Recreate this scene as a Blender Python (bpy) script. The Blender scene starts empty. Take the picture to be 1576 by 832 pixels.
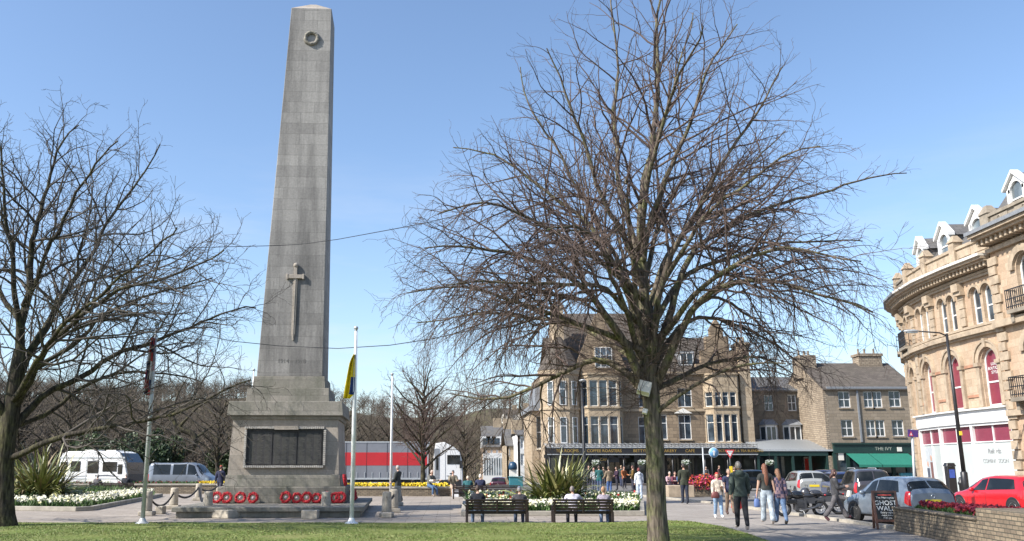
import bpy, bmesh, math, random
import numpy as np
from mathutils import Matrix, Vector

R = math.radians
scn = bpy.context.scene
col = scn.collection
rnd = random.Random(7)

# ------------------------------------------------------------------ camera, sky, sun, exposure
F, CX, CY, H0 = 1375.0, 693.0, 416.0, 1.62            # focal length and optical centre in photo pixels
PITCH = math.atan(301 / F)
cam_d = bpy.data.cameras.new('camera'); cam = bpy.data.objects.new('camera', cam_d); col.objects.link(cam)
cam_d.sensor_width = 36; cam_d.lens = F / 1576 * 36; cam_d.shift_x = (788 - CX) / 1576
cam_d.clip_start = 0.1; cam_d.clip_end = 3000
cam.location = (0, 0, H0); cam.rotation_euler = (R(90) + PITCH, 0, 0)
scn.camera = cam
SUN_EL = R(41); SX, SY = -0.905, -0.425                # towards the sun
w = bpy.data.worlds.new('World'); scn.world = w; w.use_nodes = True
nt = w.node_tree; bg = nt.nodes['Background']
sky = nt.nodes.new('ShaderNodeTexSky'); sky.sky_type = 'NISHITA'; sky.sun_disc = False
sky.sun_elevation = SUN_EL; sky.sun_rotation = math.atan2(SX, SY)
sky.air_density = 1.0; sky.dust_density = 1.0; sky.ozone_density = 3.0
wtc = nt.nodes.new('ShaderNodeTexCoord'); wsep = nt.nodes.new('ShaderNodeSeparateXYZ'); nt.links.new(wtc.outputs['Generated'], wsep.inputs[0])
wmp = nt.nodes.new('ShaderNodeMapping'); wmp.inputs['Scale'].default_value = (2.2, 2.2, 13.0); wn = nt.nodes.new('ShaderNodeTexNoise'); wn.inputs['Scale'].default_value = 1.6; wn.inputs['Detail'].default_value = 7; wn.inputs['Roughness'].default_value = 0.6
nt.links.new(wtc.outputs['Generated'], wmp.inputs['Vector']); nt.links.new(wmp.outputs['Vector'], wn.inputs['Vector'])
wr_ = nt.nodes.new('ShaderNodeMapRange'); wr_.inputs[1].default_value = 0.50; wr_.inputs[2].default_value = 0.78; wr_.inputs[3].default_value = 0.05; wr_.inputs[4].default_value = 0.75; nt.links.new(wn.outputs['Fac'], wr_.inputs[0])
we = nt.nodes.new('ShaderNodeMapRange'); we.inputs[1].default_value = 0.04; we.inputs[2].default_value = 0.36; we.inputs[3].default_value = 1.0; we.inputs[4].default_value = 0.0; nt.links.new(wsep.outputs['Z'], we.inputs[0])
wm = nt.nodes.new('ShaderNodeMath'); wm.operation = 'MULTIPLY'; nt.links.new(wr_.outputs[0], wm.inputs[0]); nt.links.new(we.outputs[0], wm.inputs[1])
wx = nt.nodes.new('ShaderNodeMix'); wx.data_type = 'RGBA'; nt.links.new(wm.outputs[0], wx.inputs['Factor']); nt.links.new(sky.outputs['Color'], wx.inputs[6]); wx.inputs[7].default_value = (3.9, 4.1, 4.5, 1)   # thin high cloud low in the sky
nt.links.new(wx.outputs[2], bg.inputs['Color']); bg.inputs['Strength'].default_value = 0.14
sun_d = bpy.data.lights.new('sun', 'SUN'); sun = bpy.data.objects.new('sun', sun_d); col.objects.link(sun)
sun_d.energy = 4.8; sun_d.angle = R(0.5); sun_d.color = (1.0, 0.95, 0.87)
sun.rotation_euler = Vector((-SX * math.cos(SUN_EL), -SY * math.cos(SUN_EL), -math.sin(SUN_EL))).to_track_quat('-Z', 'Y').to_euler()
sun.location = (-30, -10, 30)
vs = scn.view_settings; vs.view_transform = 'Standard'; vs.look = 'None'; vs.gamma = 1; vs.use_curve_mapping = False
vs.exposure = 0.75

cp, sp = math.cos(PITCH), math.sin(PITCH)
def ray(px, py):
    x, y = px - CX, py - CY
    return (x, F * cp + y * sp, F * sp - y * cp)
def W(px, py, d):
    r = ray(px, py); k = d / r[1]; return Vector((r[0] * k, d, H0 + r[2] * k))
def G(px, py, z=0.0):
    r = ray(px, py); k = (z - H0) / r[2]; return Vector((r[0] * k, r[1] * k, z))

# ------------------------------------------------------------------ materials
def _mat(name):
    m = bpy.data.materials.new(name); m.use_nodes = True
    return m, m.node_tree, m.node_tree.nodes['Principled BSDF']
def rgb(c): return (c[0], c[1], c[2], 1)
def plain(name, c, rough=0.6, metal=0.0, var=0.12, scale=6.0, spec=None, bump=0.0, c2=None, coat=0.0):
    m, t, b = _mat(name)
    b.inputs['Roughness'].default_value = rough; b.inputs['Metallic'].default_value = metal
    if spec is not None: b.inputs['Specular IOR Level'].default_value = spec
    if coat: b.inputs['Coat Weight'].default_value = coat; b.inputs['Coat Roughness'].default_value = 0.06
    tc = t.nodes.new('ShaderNodeTexCoord'); n = t.nodes.new('ShaderNodeTexNoise')
    n.inputs['Scale'].default_value = scale; n.inputs['Detail'].default_value = 5; n.inputs['Roughness'].default_value = 0.65
    t.links.new(tc.outputs['Object'], n.inputs['Vector'])
    r = t.nodes.new('ShaderNodeValToRGB')
    lo = c2 if c2 else tuple(x * (1 - var) for x in c); hi = c if c2 else tuple(min(1, x * (1 + var)) for x in c)
    r.color_ramp.elements[0].position = 0.35; r.color_ramp.elements[1].position = 0.65
    r.color_ramp.elements[0].color = rgb(lo); r.color_ramp.elements[1].color = rgb(hi)
    t.links.new(n.outputs['Fac'], r.inputs['Fac']); t.links.new(r.outputs['Color'], b.inputs['Base Color'])
    if bump:
        bp = t.nodes.new('ShaderNodeBump'); bp.inputs['Strength'].default_value = bump; bp.inputs['Distance'].default_value = 0.02
        t.links.new(n.outputs['Fac'], bp.inputs['Height']); t.links.new(bp.outputs['Normal'], b.inputs['Normal'])
    return m
def masonry(name, c1, c2, mortar, bw, bh, ms=0.012, stain=(0.35, 0.34, 0.31), stain_amt=0.35, rough=0.85, nscale=0.7, bump=0.35, streak=0.25, coord='UV'):
    m, t, b = _mat(name); N = t.nodes; L = t.links
    b.inputs['Roughness'].default_value = rough; b.inputs['Specular IOR Level'].default_value = 0.25
    tc = N.new('ShaderNodeTexCoord'); br = N.new('ShaderNodeTexBrick')
    br.inputs['Scale'].default_value = 1; br.inputs['Brick Width'].default_value = bw; br.inputs['Row Height'].default_value = bh
    br.inputs['Mortar Size'].default_value = ms; br.inputs['Mortar Smooth'].default_value = 0.4; br.inputs['Bias'].default_value = 0.0
    br.inputs['Color1'].default_value = rgb(c1); br.inputs['Color2'].default_value = rgb(c2); br.inputs['Mortar'].default_value = rgb(mortar)
    L.new(tc.outputs[coord], br.inputs['Vector'])
    n = N.new('ShaderNodeTexNoise'); n.inputs['Scale'].default_value = nscale; n.inputs['Detail'].default_value = 8; n.inputs['Roughness'].default_value = 0.7
    mp = N.new('ShaderNodeMapping'); mp.inputs['Scale'].default_value = (1, 1, streak)
    L.new(tc.outputs['Object'], mp.inputs['Vector']); L.new(mp.outputs['Vector'], n.inputs['Vector'])
    rp = N.new('ShaderNodeValToRGB'); rp.color_ramp.elements[0].position = 0.42; rp.color_ramp.elements[1].position = 0.7
    rp.color_ramp.elements[0].color = (0, 0, 0, 1); rp.color_ramp.elements[1].color = (stain_amt,) * 3 + (1,)
    L.new(n.outputs['Fac'], rp.inputs['Fac'])
    mx = N.new('ShaderNodeMix'); mx.data_type = 'RGBA'; mx.blend_type = 'MIX'
    L.new(rp.outputs['Color'], mx.inputs['Factor']); L.new(br.outputs['Color'], mx.inputs[6]); mx.inputs[7].default_value = rgb(stain)
    n2 = N.new('ShaderNodeTexNoise'); n2.inputs['Scale'].default_value = 14; n2.inputs['Detail'].default_value = 6; n2.inputs['Roughness'].default_value = 0.7
    L.new(tc.outputs['Object'], n2.inputs['Vector'])
    mr = N.new('ShaderNodeMapRange'); mr.inputs[1].default_value = 0.3; mr.inputs[2].default_value = 0.7; mr.inputs[3].default_value = 0.82; mr.inputs[4].default_value = 1.15
    L.new(n2.outputs['Fac'], mr.inputs[0])
    mu = N.new('ShaderNodeMix'); mu.data_type = 'RGBA'; mu.blend_type = 'MULTIPLY'; mu.inputs['Factor'].default_value = 1
    L.new(mx.outputs[2], mu.inputs[6]); L.new(mr.outputs[0], mu.inputs[7]); L.new(mu.outputs[2], b.inputs['Base Color'])
    bp = N.new('ShaderNodeBump'); bp.inputs['Strength'].default_value = bump; bp.inputs['Distance'].default_value = 0.02
    ad = N.new('ShaderNodeMath'); ad.operation = 'SUBTRACT'
    L.new(n2.outputs['Fac'], ad.inputs[0]); L.new(br.outputs['Fac'], ad.inputs[1]); L.new(ad.outputs[0], bp.inputs['Height'])
    L.new(bp.outputs['Normal'], b.inputs['Normal'])
    return m
def ground_mat(name, cols, scale, rough=0.9, fine=40.0, bump=0.3):
    m, t, b = _mat(name); N = t.nodes; L = t.links
    b.inputs['Roughness'].default_value = rough; b.inputs['Specular IOR Level'].default_value = 0.2
    tc = N.new('ShaderNodeTexCoord'); n = N.new('ShaderNodeTexNoise'); n.inputs['Scale'].default_value = scale; n.inputs['Detail'].default_value = 9; n.inputs['Roughness'].default_value = 0.72
    L.new(tc.outputs['Object'], n.inputs['Vector'])
    r = N.new('ShaderNodeValToRGB'); e = r.color_ramp.elements
    while len(e) < len(cols): e.new(0.5)
    for i, c in enumerate(cols): e[i].position = 0.32 + 0.36 * i / (len(cols) - 1); e[i].color = rgb(c)
    L.new(n.outputs['Fac'], r.inputs['Fac'])
    n2 = N.new('ShaderNodeTexNoise'); n2.inputs['Scale'].default_value = fine; n2.inputs['Detail'].default_value = 4
    L.new(tc.outputs['Object'], n2.inputs['Vector'])
    mr = N.new('ShaderNodeMapRange'); mr.inputs[1].default_value = 0.3; mr.inputs[2].default_value = 0.7; mr.inputs[3].default_value = 0.8; mr.inputs[4].default_value = 1.18
    L.new(n2.outputs['Fac'], mr.inputs[0])
    mu = N.new('ShaderNodeMix'); mu.data_type = 'RGBA'; mu.blend_type = 'MULTIPLY'; mu.inputs['Factor'].default_value = 1
    L.new(r.outputs['Color'], mu.inputs[6]); L.new(mr.outputs[0], mu.inputs[7]); L.new(mu.outputs[2], b.inputs['Base Color'])
    bp = N.new('ShaderNodeBump'); bp.inputs['Strength'].default_value = bump; bp.inputs['Distance'].default_value = 0.02
    L.new(n2.outputs['Fac'], bp.inputs['Height']); L.new(bp.outputs['Normal'], b.inputs['Normal'])
    return m
def glass_mat(name, c=(0.02, 0.03, 0.04), rough=0.04):
    m, t, b = _mat(name)
    b.inputs['Roughness'].default_value = rough; b.inputs['Specular IOR Level'].default_value = 0.8
    tc = t.nodes.new('ShaderNodeTexCoord'); n = t.nodes.new('ShaderNodeTexNoise'); n.inputs['Scale'].default_value = 0.9; n.inputs['Detail'].default_value = 3
    t.links.new(tc.outputs['Object'], n.inputs['Vector'])
    r = t.nodes.new('ShaderNodeValToRGB'); r.color_ramp.elements[0].position = 0.45; r.color_ramp.elements[1].position = 0.75
    r.color_ramp.elements[0].color = rgb(c); r.color_ramp.elements[1].color = rgb(tuple(x * 3 + 0.02 for x in c))
    t.links.new(n.outputs['Fac'], r.inputs['Fac']); t.links.new(r.outputs['Color'], b.inputs['Base Color'])
    bp = t.nodes.new('ShaderNodeBump'); bp.inputs['Strength'].default_value = 0.05; bp.inputs['Distance'].default_value = 0.05
    t.links.new(n.outputs['Fac'], bp.inputs['Height']); t.links.new(bp.outputs['Normal'], b.inputs['Normal'])
    return m
_pl = {}
def pm(c, rough=0.6, metal=0.0, var=0.12, scale=8.0, **k):
    key = (tuple(round(x, 3) for x in c), rough, metal, var, scale, tuple(sorted(k.items())))
    if key not in _pl: _pl[key] = plain('paint_%d' % len(_pl), c, rough, metal, var, scale, **k)
    return _pl[key]

M = {}
M['memorial'] = masonry('memorial_stone', (0.245, 0.235, 0.222), (0.33, 0.317, 0.298), (0.17, 0.163, 0.152), 1.1, 0.46, 0.006, (0.085, 0.082, 0.08), 0.9, nscale=1.0, bump=0.35, streak=0.10)
M['memorial_clean'] = masonry('memorial_stone_pale', (0.30, 0.265, 0.225), (0.385, 0.335, 0.285), (0.22, 0.2, 0.17), 0.95, 0.5, 0.006, (0.19, 0.18, 0.155), 0.6, nscale=1.2, bump=0.25)
M['memorial_dark'] = masonry('memorial_stone_weathered', (0.20, 0.188, 0.16), (0.30, 0.275, 0.24), (0.13, 0.12, 0.11), 1.3, 0.6, 0.006, (0.10, 0.105, 0.08), 0.85, nscale=1.5, bump=0.4, streak=0.3)
M['bollard'] = plain('bollard_stone', (0.36, 0.32, 0.26), 0.9, var=0.25, scale=5, bump=0.4)
M['kerbstone'] = plain('kerb_stone', (0.34, 0.31, 0.26), 0.9, var=0.2, scale=3, bump=0.3)
M['carved'] = plain('carved_stone', (0.40, 0.375, 0.34), 0.85, var=0.15, scale=4)
M['bronze'] = masonry('dark_bronze', (0.058, 0.055, 0.056), (0.066, 0.063, 0.064), (0.052, 0.05, 0.05), 0.42, 0.028, 0.005, (0.03, 0.032, 0.03), 0.6, rough=0.5, bump=0.25)
M['slate'] = masonry('slate', (0.10, 0.10, 0.105), (0.135, 0.13, 0.13), (0.06, 0.06, 0.06), 0.4, 0.25, 0.01, (0.15, 0.135, 0.10), 0.5, nscale=0.6)
M['slate_brown'] = masonry('slate_brown', (0.085, 0.072, 0.062), (0.125, 0.105, 0.09), (0.05, 0.045, 0.04), 0.45, 0.3, 0.01, (0.10, 0.09, 0.07), 0.5, nscale=0.6)
M['tea_stone'] = masonry('gritstone', (0.32, 0.25, 0.17), (0.41, 0.325, 0.225), (0.21, 0.17, 0.13), 0.7, 0.3, 0.012, (0.19, 0.155, 0.12), 0.55, nscale=0.5)
M['tea_dark'] = masonry('shaded_sooty_gritstone', (0.19, 0.143, 0.098), (0.285, 0.215, 0.145), (0.11, 0.09, 0.07), 0.7, 0.3, 0.012, (0.10, 0.08, 0.065), 0.6, nscale=0.5)  # darker copy of the gritstone: soot plus the front's shade put into the colour
M['lit_honey_grit'] = masonry('sunlit_honey_gritstone', (0.36, 0.275, 0.185), (0.43, 0.345, 0.245), (0.25, 0.2, 0.14), 0.7, 0.3, 0.012, (0.22, 0.175, 0.13), 0.5, nscale=0.5)  # golden copy of the gritstone: sunlight on turret, wing and chimneys put into colour
M['mid_stone'] = masonry('dark_gritstone', (0.15, 0.125, 0.095), (0.215, 0.175, 0.13), (0.10, 0.085, 0.07), 0.6, 0.28, 0.012, (0.12, 0.105, 0.085), 0.6, nscale=0.6)
M['buff_stone'] = masonry('buff_gritstone', (0.23, 0.185, 0.135), (0.30, 0.245, 0.185), (0.15, 0.125, 0.1), 0.6, 0.28, 0.012, (0.17, 0.15, 0.12), 0.45, nscale=0.6)
M['rubble'] = masonry('rubble_stone', (0.26, 0.205, 0.15), (0.38, 0.31, 0.23), (0.10, 0.085, 0.07), 0.35, 0.17, 0.018, (0.15, 0.12, 0.09), 0.5, bump=0.7)
M['crescent'] = masonry('honey_stone', (0.375, 0.285, 0.20), (0.47, 0.37, 0.27), (0.30, 0.225, 0.16), 0.75, 0.33, 0.008, (0.40, 0.225, 0.135), 0.55, nscale=0.45, bump=0.2)
M['crescent_trim'] = plain('honey_trim', (0.36, 0.285, 0.205), 0.85, var=0.22, scale=2.5, bump=0.2)
M['crescent_dark'] = plain('weathered_trim', (0.24, 0.205, 0.16), 0.85, var=0.25, scale=2.0, bump=0.3)
M['drywall'] = masonry('walling_stone', (0.17, 0.135, 0.10), (0.30, 0.24, 0.17), (0.075, 0.075, 0.06), 0.24, 0.08, 0.010, (0.14, 0.115, 0.085), 0.6, nscale=1.4, bump=0.9)
M['white'] = pm((0.66, 0.66, 0.65), 0.5, var=0.04)
M['offwhite'] = pm((0.66, 0.63, 0.57), 0.6, var=0.06)
M['cream'] = pm((0.62, 0.54, 0.42), 0.7, var=0.08)
M['black'] = pm((0.018, 0.018, 0.02), 0.4, var=0.2)
M['dkgreen'] = pm((0.012, 0.035, 0.03), 0.45, var=0.2)
M['green'] = pm((0.016, 0.15, 0.105), 0.7, var=0.12)
M['lead'] = pm((0.20, 0.21, 0.225), 0.55, var=0.15)
M['pane'] = glass_mat('window_glass'); M['carglass'] = glass_mat('car_glass', (0.008, 0.010, 0.011)); M['carglass'].node_tree.nodes['Principled BSDF'].inputs['Specular IOR Level'].default_value = .35
M['palepane'] = glass_mat('pale_glass', (0.10, 0.12, 0.13), 0.08)
M['gold'] = pm((0.55, 0.36, 0.10), 0.35, 0.6, var=0.1)
M['tyre'] = pm((0.015, 0.015, 0.016), 0.8, var=0.1); M['alloy'] = pm((0.62, 0.63, 0.65), 0.35, 0.4, var=0.05)
M['chrome'] = pm((0.6, 0.6, 0.62), 0.2, 0.9, var=0.03)
M['redlamp'] = pm((0.45, 0.015, 0.02), 0.2, var=0.1, coat=0.6); M['yellowplate'] = pm((0.75, 0.55, 0.03), 0.4, var=0.03)
M['galv'] = pm((0.42, 0.44, 0.45), 0.45, 0.3, var=0.1); M['whitepole'] = pm((0.72, 0.73, 0.73), 0.4, var=0.06)
M['chain'] = pm((0.03, 0.03, 0.032), 0.55, 0.5, var=0.2)
M['darkwood'] = plain('dark_bench_wood', (0.022, 0.013, 0.011), 0.5, var=0.35, scale=3)
M['petal_red'] = pm((0.40, 0.010, 0.018), 0.7, var=0.35, scale=30)
M['earth'] = ground_mat('bed_earth', [(0.03, 0.035, 0.015), (0.055, 0.05, 0.03)], 3)
M['grass'] = ground_mat('lawn_turf', [(0.085, 0.135, 0.024), (0.15, 0.185, 0.045), (0.25, 0.22, 0.10)], 0.45, fine=30)
M['paving'] = masonry('paving_slabs', (0.27, 0.23, 0.195), (0.36, 0.315, 0.27), (0.15, 0.13, 0.11), 0.9, 0.6, 0.018, (0.22, 0.195, 0.165), 0.6, nscale=0.6, bump=0.2, streak=1.0, coord='Object')
M['path'] = masonry('path_slabs', (0.265, 0.236, 0.208), (0.335, 0.303, 0.272), (0.20, 0.18, 0.16), 0.75, 0.6, 0.014, (0.205, 0.185, 0.165), 0.75, nscale=0.9, bump=0.15, streak=1.0, coord='Object')
M['asphalt'] = ground_mat('road_asphalt', [(0.13, 0.125, 0.12), (0.18, 0.172, 0.165)], 0.4, fine=50)
M['land'] = ground_mat('winter_land', [(0.055, 0.045, 0.028), (0.085, 0.07, 0.04), (0.09, 0.095, 0.04)], 0.05, fine=1.5)
def bark(name, c, moss, lo=0.45, hi=0.62, scale=2.2):
    m, t, b = _mat(name); N = t.nodes; L = t.links
    b.inputs['Roughness'].default_value = 0.9; b.inputs['Specular IOR Level'].default_value = 0.2
    tc = N.new('ShaderNodeTexCoord'); n = N.new('ShaderNodeTexNoise'); n.inputs['Scale'].default_value = scale; n.inputs['Detail'].default_value = 7; n.inputs['Roughness'].default_value = 0.7
    L.new(tc.outputs['Object'], n.inputs['Vector'])
    r = N.new('ShaderNodeValToRGB'); e = r.color_ramp.elements; e[0].position = lo; e[1].position = hi; e[0].color = rgb(c); e[1].color = rgb(moss)
    L.new(n.outputs['Fac'], r.inputs['Fac'])
    mp = N.new('ShaderNodeMapping'); mp.inputs['Scale'].default_value = (9, 9, 1.6); n2 = N.new('ShaderNodeTexNoise'); n2.inputs['Scale'].default_value = 2.2; n2.inputs['Detail'].default_value = 6
    L.new(tc.outputs['Object'], mp.inputs['Vector']); L.new(mp.outputs['Vector'], n2.inputs['Vector'])
    mr = N.new('ShaderNodeMapRange'); mr.inputs[1].default_value = 0.35; mr.inputs[2].default_value = 0.65; mr.inputs[3].default_value = 0.35; mr.inputs[4].default_value = 1.4
    L.new(n2.outputs['Fac'], mr.inputs[0])
    mu = N.new('ShaderNodeMix'); mu.data_type = 'RGBA'; mu.blend_type = 'MULTIPLY'; mu.inputs['Factor'].default_value = 1
    L.new(r.outputs['Color'], mu.inputs[6]); L.new(mr.outputs[0], mu.inputs[7]); L.new(mu.outputs[2], b.inputs['Base Color'])
    bp = N.new('ShaderNodeBump'); bp.inputs['Strength'].default_value = 0.8; bp.inputs['Distance'].default_value = 0.03
    L.new(n2.outputs['Fac'], bp.inputs['Height']); L.new(bp.outputs['Normal'], b.inputs['Normal'])
    return m
M['bark'] = bark('mossy_bark', (0.125, 0.102, 0.08), (0.14, 0.14, 0.068), 0.46, 0.62, 3.0)
M['bark_dark'] = bark('dark_bark', (0.045, 0.038, 0.03), (0.075, 0.07, 0.035))
M['twig'] = pm((0.088, 0.060, 0.050), 0.8, var=0.3, scale=1.2)
M['twig_dark'] = pm((0.06, 0.05, 0.042), 0.8, var=0.3, scale=1.2)
M['twig_far'] = pm((0.112, 0.09, 0.068), 0.9, var=0.3, scale=0.4)
M['leaf'] = pm((0.045, 0.07, 0.022), 0.55, var=0.45, scale=1.5)
M['leaf_dark'] = pm((0.036, 0.062, 0.024), 0.5, var=0.5, scale=1.5)

# ------------------------------------------------------------------ object helpers
def tag(o, label=None, cat=None, group=None, kind=None):
    if label: o['label'] = label
    if cat: o['category'] = cat
    if group: o['group'] = group
    if kind: o['kind'] = kind
    return o
def thing(name, label, cat, loc=(0, 0, 0), rz=0.0, group=None):
    o = bpy.data.objects.new(name, None); col.objects.link(o); o.empty_display_size = 0.2
    o.location = loc; o.rotation_euler = (0, 0, rz)
    return tag(o, label, cat, group)
def kids(o): return [c for c in bpy.data.objects if c.parent == o]
def copy_tree(o, parent=None):
    c = o.copy(); col.objects.link(c); c.parent = parent
    for ch in kids(o): copy_tree(ch, c)
    return c
def link_mesh(name, me, parent=None):
    o = bpy.data.objects.new(name, me); col.objects.link(o); o.parent = parent
    return o
def add_uv(me):
    nl = len(me.loops); npoly = len(me.polygons)
    if not nl: return
    co = np.empty(len(me.vertices) * 3, np.float32); me.vertices.foreach_get('co', co); co = co.reshape(-1, 3)
    nr = np.empty(npoly * 3, np.float32); me.polygons.foreach_get('normal', nr); nr = nr.reshape(-1, 3)
    lt = np.empty(npoly, np.int32); me.polygons.foreach_get('loop_total', lt)
    lv = np.empty(nl, np.int32); me.loops.foreach_get('vertex_index', lv)
    ln = np.repeat(nr, lt, axis=0); p = co[lv]
    flat = np.abs(ln[:, 2]) > 0.75
    hx, hy = -ln[:, 1], ln[:, 0]; hl = np.maximum(np.hypot(hx, hy), 1e-6)
    u = np.where(flat, p[:, 0], (p[:, 0] * hx + p[:, 1] * hy) / hl)
    sl = np.sqrt(np.maximum(1 - ln[:, 2] ** 2, 0.05))
    v = np.where(flat, p[:, 1], p[:, 2] / sl)
    uv = me.uv_layers.new(name='UVMap'); uv.data.foreach_set('uv', np.stack([u, v], 1).astype(np.float32).ravel())
class MB:
    def __init__(s): s.v = []; s.f = []; s.mi = []; s.sm = []; s.M = Matrix.Identity(4)
    def add(s, vs_, fs, m=0, smooth=False):
        o = len(s.v); s.v += [tuple(s.M @ Vector(p)) for p in vs_]
        for f in fs: s.f.append([i + o for i in f]); s.mi.append(m); s.sm.append(smooth)
        return s
    def box(s, x0, x1, y0, y1, z0, z1, m=0):
        return s.add([(x0, y0, z0), (x1, y0, z0), (x1, y1, z0), (x0, y1, z0), (x0, y0, z1), (x1, y0, z1), (x1, y1, z1), (x0, y1, z1)],
                     [(3, 2, 1, 0), (4, 5, 6, 7), (0, 1, 5, 4), (1, 2, 6, 5), (2, 3, 7, 6), (3, 0, 4, 7)], m)
    def frus(s, x0, x1, y0, y1, z0, X0, X1, Y0, Y1, z1, m=0):
        return s.add([(x0, y0, z0), (x1, y0, z0), (x1, y1, z0), (x0, y1, z0), (X0, Y0, z1), (X1, Y0, z1), (X1, Y1, z1), (X0, Y1, z1)],
                     [(3, 2, 1, 0), (4, 5, 6, 7), (0, 1, 5, 4), (1, 2, 6, 5), (2, 3, 7, 6), (3, 0, 4, 7)], m)
    def tube(s, pts, rad, n=8, m=0, smooth=True, cap=True):
        pts = [Vector(p) for p in pts]
        if not isinstance(rad, (list, tuple)): rad = [rad] * len(pts)
        vs_ = []; ref = None
        for i, p in enumerate(pts):
            t = (pts[min(i + 1, len(pts) - 1)] - pts[max(i - 1, 0)]).normalized()
            if ref is None: ref = Vector((0, 0, 1)) if abs(t.z) < 0.9 else Vector((1, 0, 0))
            a = t.cross(ref).normalized(); b = t.cross(a); ref = -b if False else ref
            for k in range(n):
                an = 2 * math.pi * k / n; vs_.append(p + (a * math.cos(an) + b * math.sin(an)) * rad[i])
        fs = []
        for i in range(len(pts) - 1):
            for k in range(n): fs.append((i * n + k, i * n + (k + 1) % n, (i + 1) * n + (k + 1) % n, (i + 1) * n + k))
        s.add(vs_, fs, m, smooth)
        if cap:
            o = len(s.v) - len(vs_)
            s.f.append([o + k for k in range(n)][::-1]); s.mi.append(m); s.sm.append(False)
            e = o + (len(pts) - 1) * n; s.f.append([e + k for k in range(n)]); s.mi.append(m); s.sm.append(False)
        return s
    def lathe(s, prof, n=16, c=(0, 0, 0), m=0, smooth=True):
        vs_ = []; fs = []
        for r, z in prof:
            for k in range(n): a = 2 * math.pi * k / n; vs_.append((c[0] + r * math.cos(a), c[1] + r * math.sin(a), c[2] + z))
        for i in range(len(prof) - 1):
            for k in range(n): fs.append((i * n + k, i * n + (k + 1) % n, (i + 1) * n + (k + 1) % n, (i + 1) * n + k))
        fs.append(tuple(range(n))[::-1]); e = (len(prof) - 1) * n; fs.append(tuple(e + k for k in range(n)))
        return s.add(vs_, fs, m, smooth)
    def prism(s, poly, y0, y1, m=0, axis='y'):
        n = len(poly)
        q = (lambda a, b, c: (a, c, b)) if axis == 'y' else ((lambda a, b, c: (a, b, c)) if axis == 'z' else (lambda a, b, c: (c, a, b)))
        vs_ = [q(a, b, y0) for a, b in poly] + [q(a, b, y1) for a, b in poly]
        fs = [tuple(range(n)), tuple(range(n, 2 * n))[::-1]] + [(i, i + n, (i + 1) % n + n, (i + 1) % n) for i in range(n)]
        return s.add(vs_, fs, m)
    def ball(s, c, r, n=10, k=7, m=0, fn=None):
        if not isinstance(r, (list, tuple)): r = (r, r, r)
        vs_ = []; fs = []
        for i in range(k + 1):
            th = math.pi * i / k
            for j in range(n):
                a = 2 * math.pi * j / n; p = (math.sin(th) * math.cos(a), math.sin(th) * math.sin(a), math.cos(th))
                if fn: p = fn(p)
                vs_.append((c[0] + p[0] * r[0], c[1] + p[1] * r[1], c[2] + p[2] * r[2]))
        for i in range(k):
            for j in range(n): fs.append((i * n + j, (i + 1) * n + j, (i + 1) * n + (j + 1) % n, i * n + (j + 1) % n))
        return s.add(vs_, fs, m, True)
    def torus(s, c, R_, r, n=20, k=8, m=0, ax=(0, 0, 1), jit=0.0):
        q = Vector((0, 0, 1)).rotation_difference(Vector(ax)); vs_ = []; fs = []
        for i in range(n):
            a = 2 * math.pi * i / n
            for j in range(k):
                b = 2 * math.pi * j / k; rr = R_ + r * math.cos(b) * (1 + rnd.uniform(-jit, jit))
                vs_.append(Vector(c) + q @ Vector((rr * math.cos(a), rr * math.sin(a), r * math.sin(b) * (1 + rnd.uniform(-jit, jit)))))
        for i in range(n):
            for j in range(k): fs.append((i * k + j, ((i + 1) % n) * k + j, ((i + 1) % n) * k + (j + 1) % k, i * k + (j + 1) % k))
        return s.add(vs_, fs, m, True)
    def build(s, name, mats, parent=None, bevel=0.0, loc=None):
        me = bpy.data.meshes.new(name); me.from_pydata(s.v, [], s.f)
        if not isinstance(mats, (list, tuple)): mats = [mats]
        for x in mats: me.materials.append(M[x] if isinstance(x, str) else x)
        bm = bmesh.new(); bm.from_mesh(me)
        for f, mi, sm in zip(bm.faces, s.mi, s.sm): f.material_index = mi; f.smooth = sm
        bmesh.ops.recalc_face_normals(bm, faces=bm.faces)
        if bevel: bmesh.ops.bevel(bm, geom=[e for e in bm.edges if len(e.link_faces) == 2 and e.calc_face_angle(0) > 0.6], offset=bevel, segments=1, affect='EDGES', clamp_overlap=True)
        bm.to_mesh(me); bm.free(); add_uv(me)
        o = link_mesh(name, me, parent)
        if loc is not None: o.location = loc
        return o
def np_mesh(name, v, f, mats, parent=None, smooth=False, mi=None):
    v = np.asarray(v, np.float32); f = np.asarray(f, np.int32); k = f.shape[1]
    me = bpy.data.meshes.new(name); me.vertices.add(len(v)); me.vertices.foreach_set('co', v.ravel())
    me.loops.add(f.size); me.loops.foreach_set('vertex_index', f.ravel())
    me.polygons.add(len(f)); me.polygons.foreach_set('loop_start', np.arange(0, f.size, k, dtype=np.int32))
    if smooth: me.polygons.foreach_set('use_smooth', np.ones(len(f), bool))
    if mi is not None: me.polygons.foreach_set('material_index', np.asarray(mi, np.int32))
    for x in (mats if isinstance(mats, (list, tuple)) else [mats]): me.materials.append(M[x] if isinstance(x, str) else x)
    me.update(calc_edges=True); me.validate()
    return link_mesh(name, me, parent)
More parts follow.
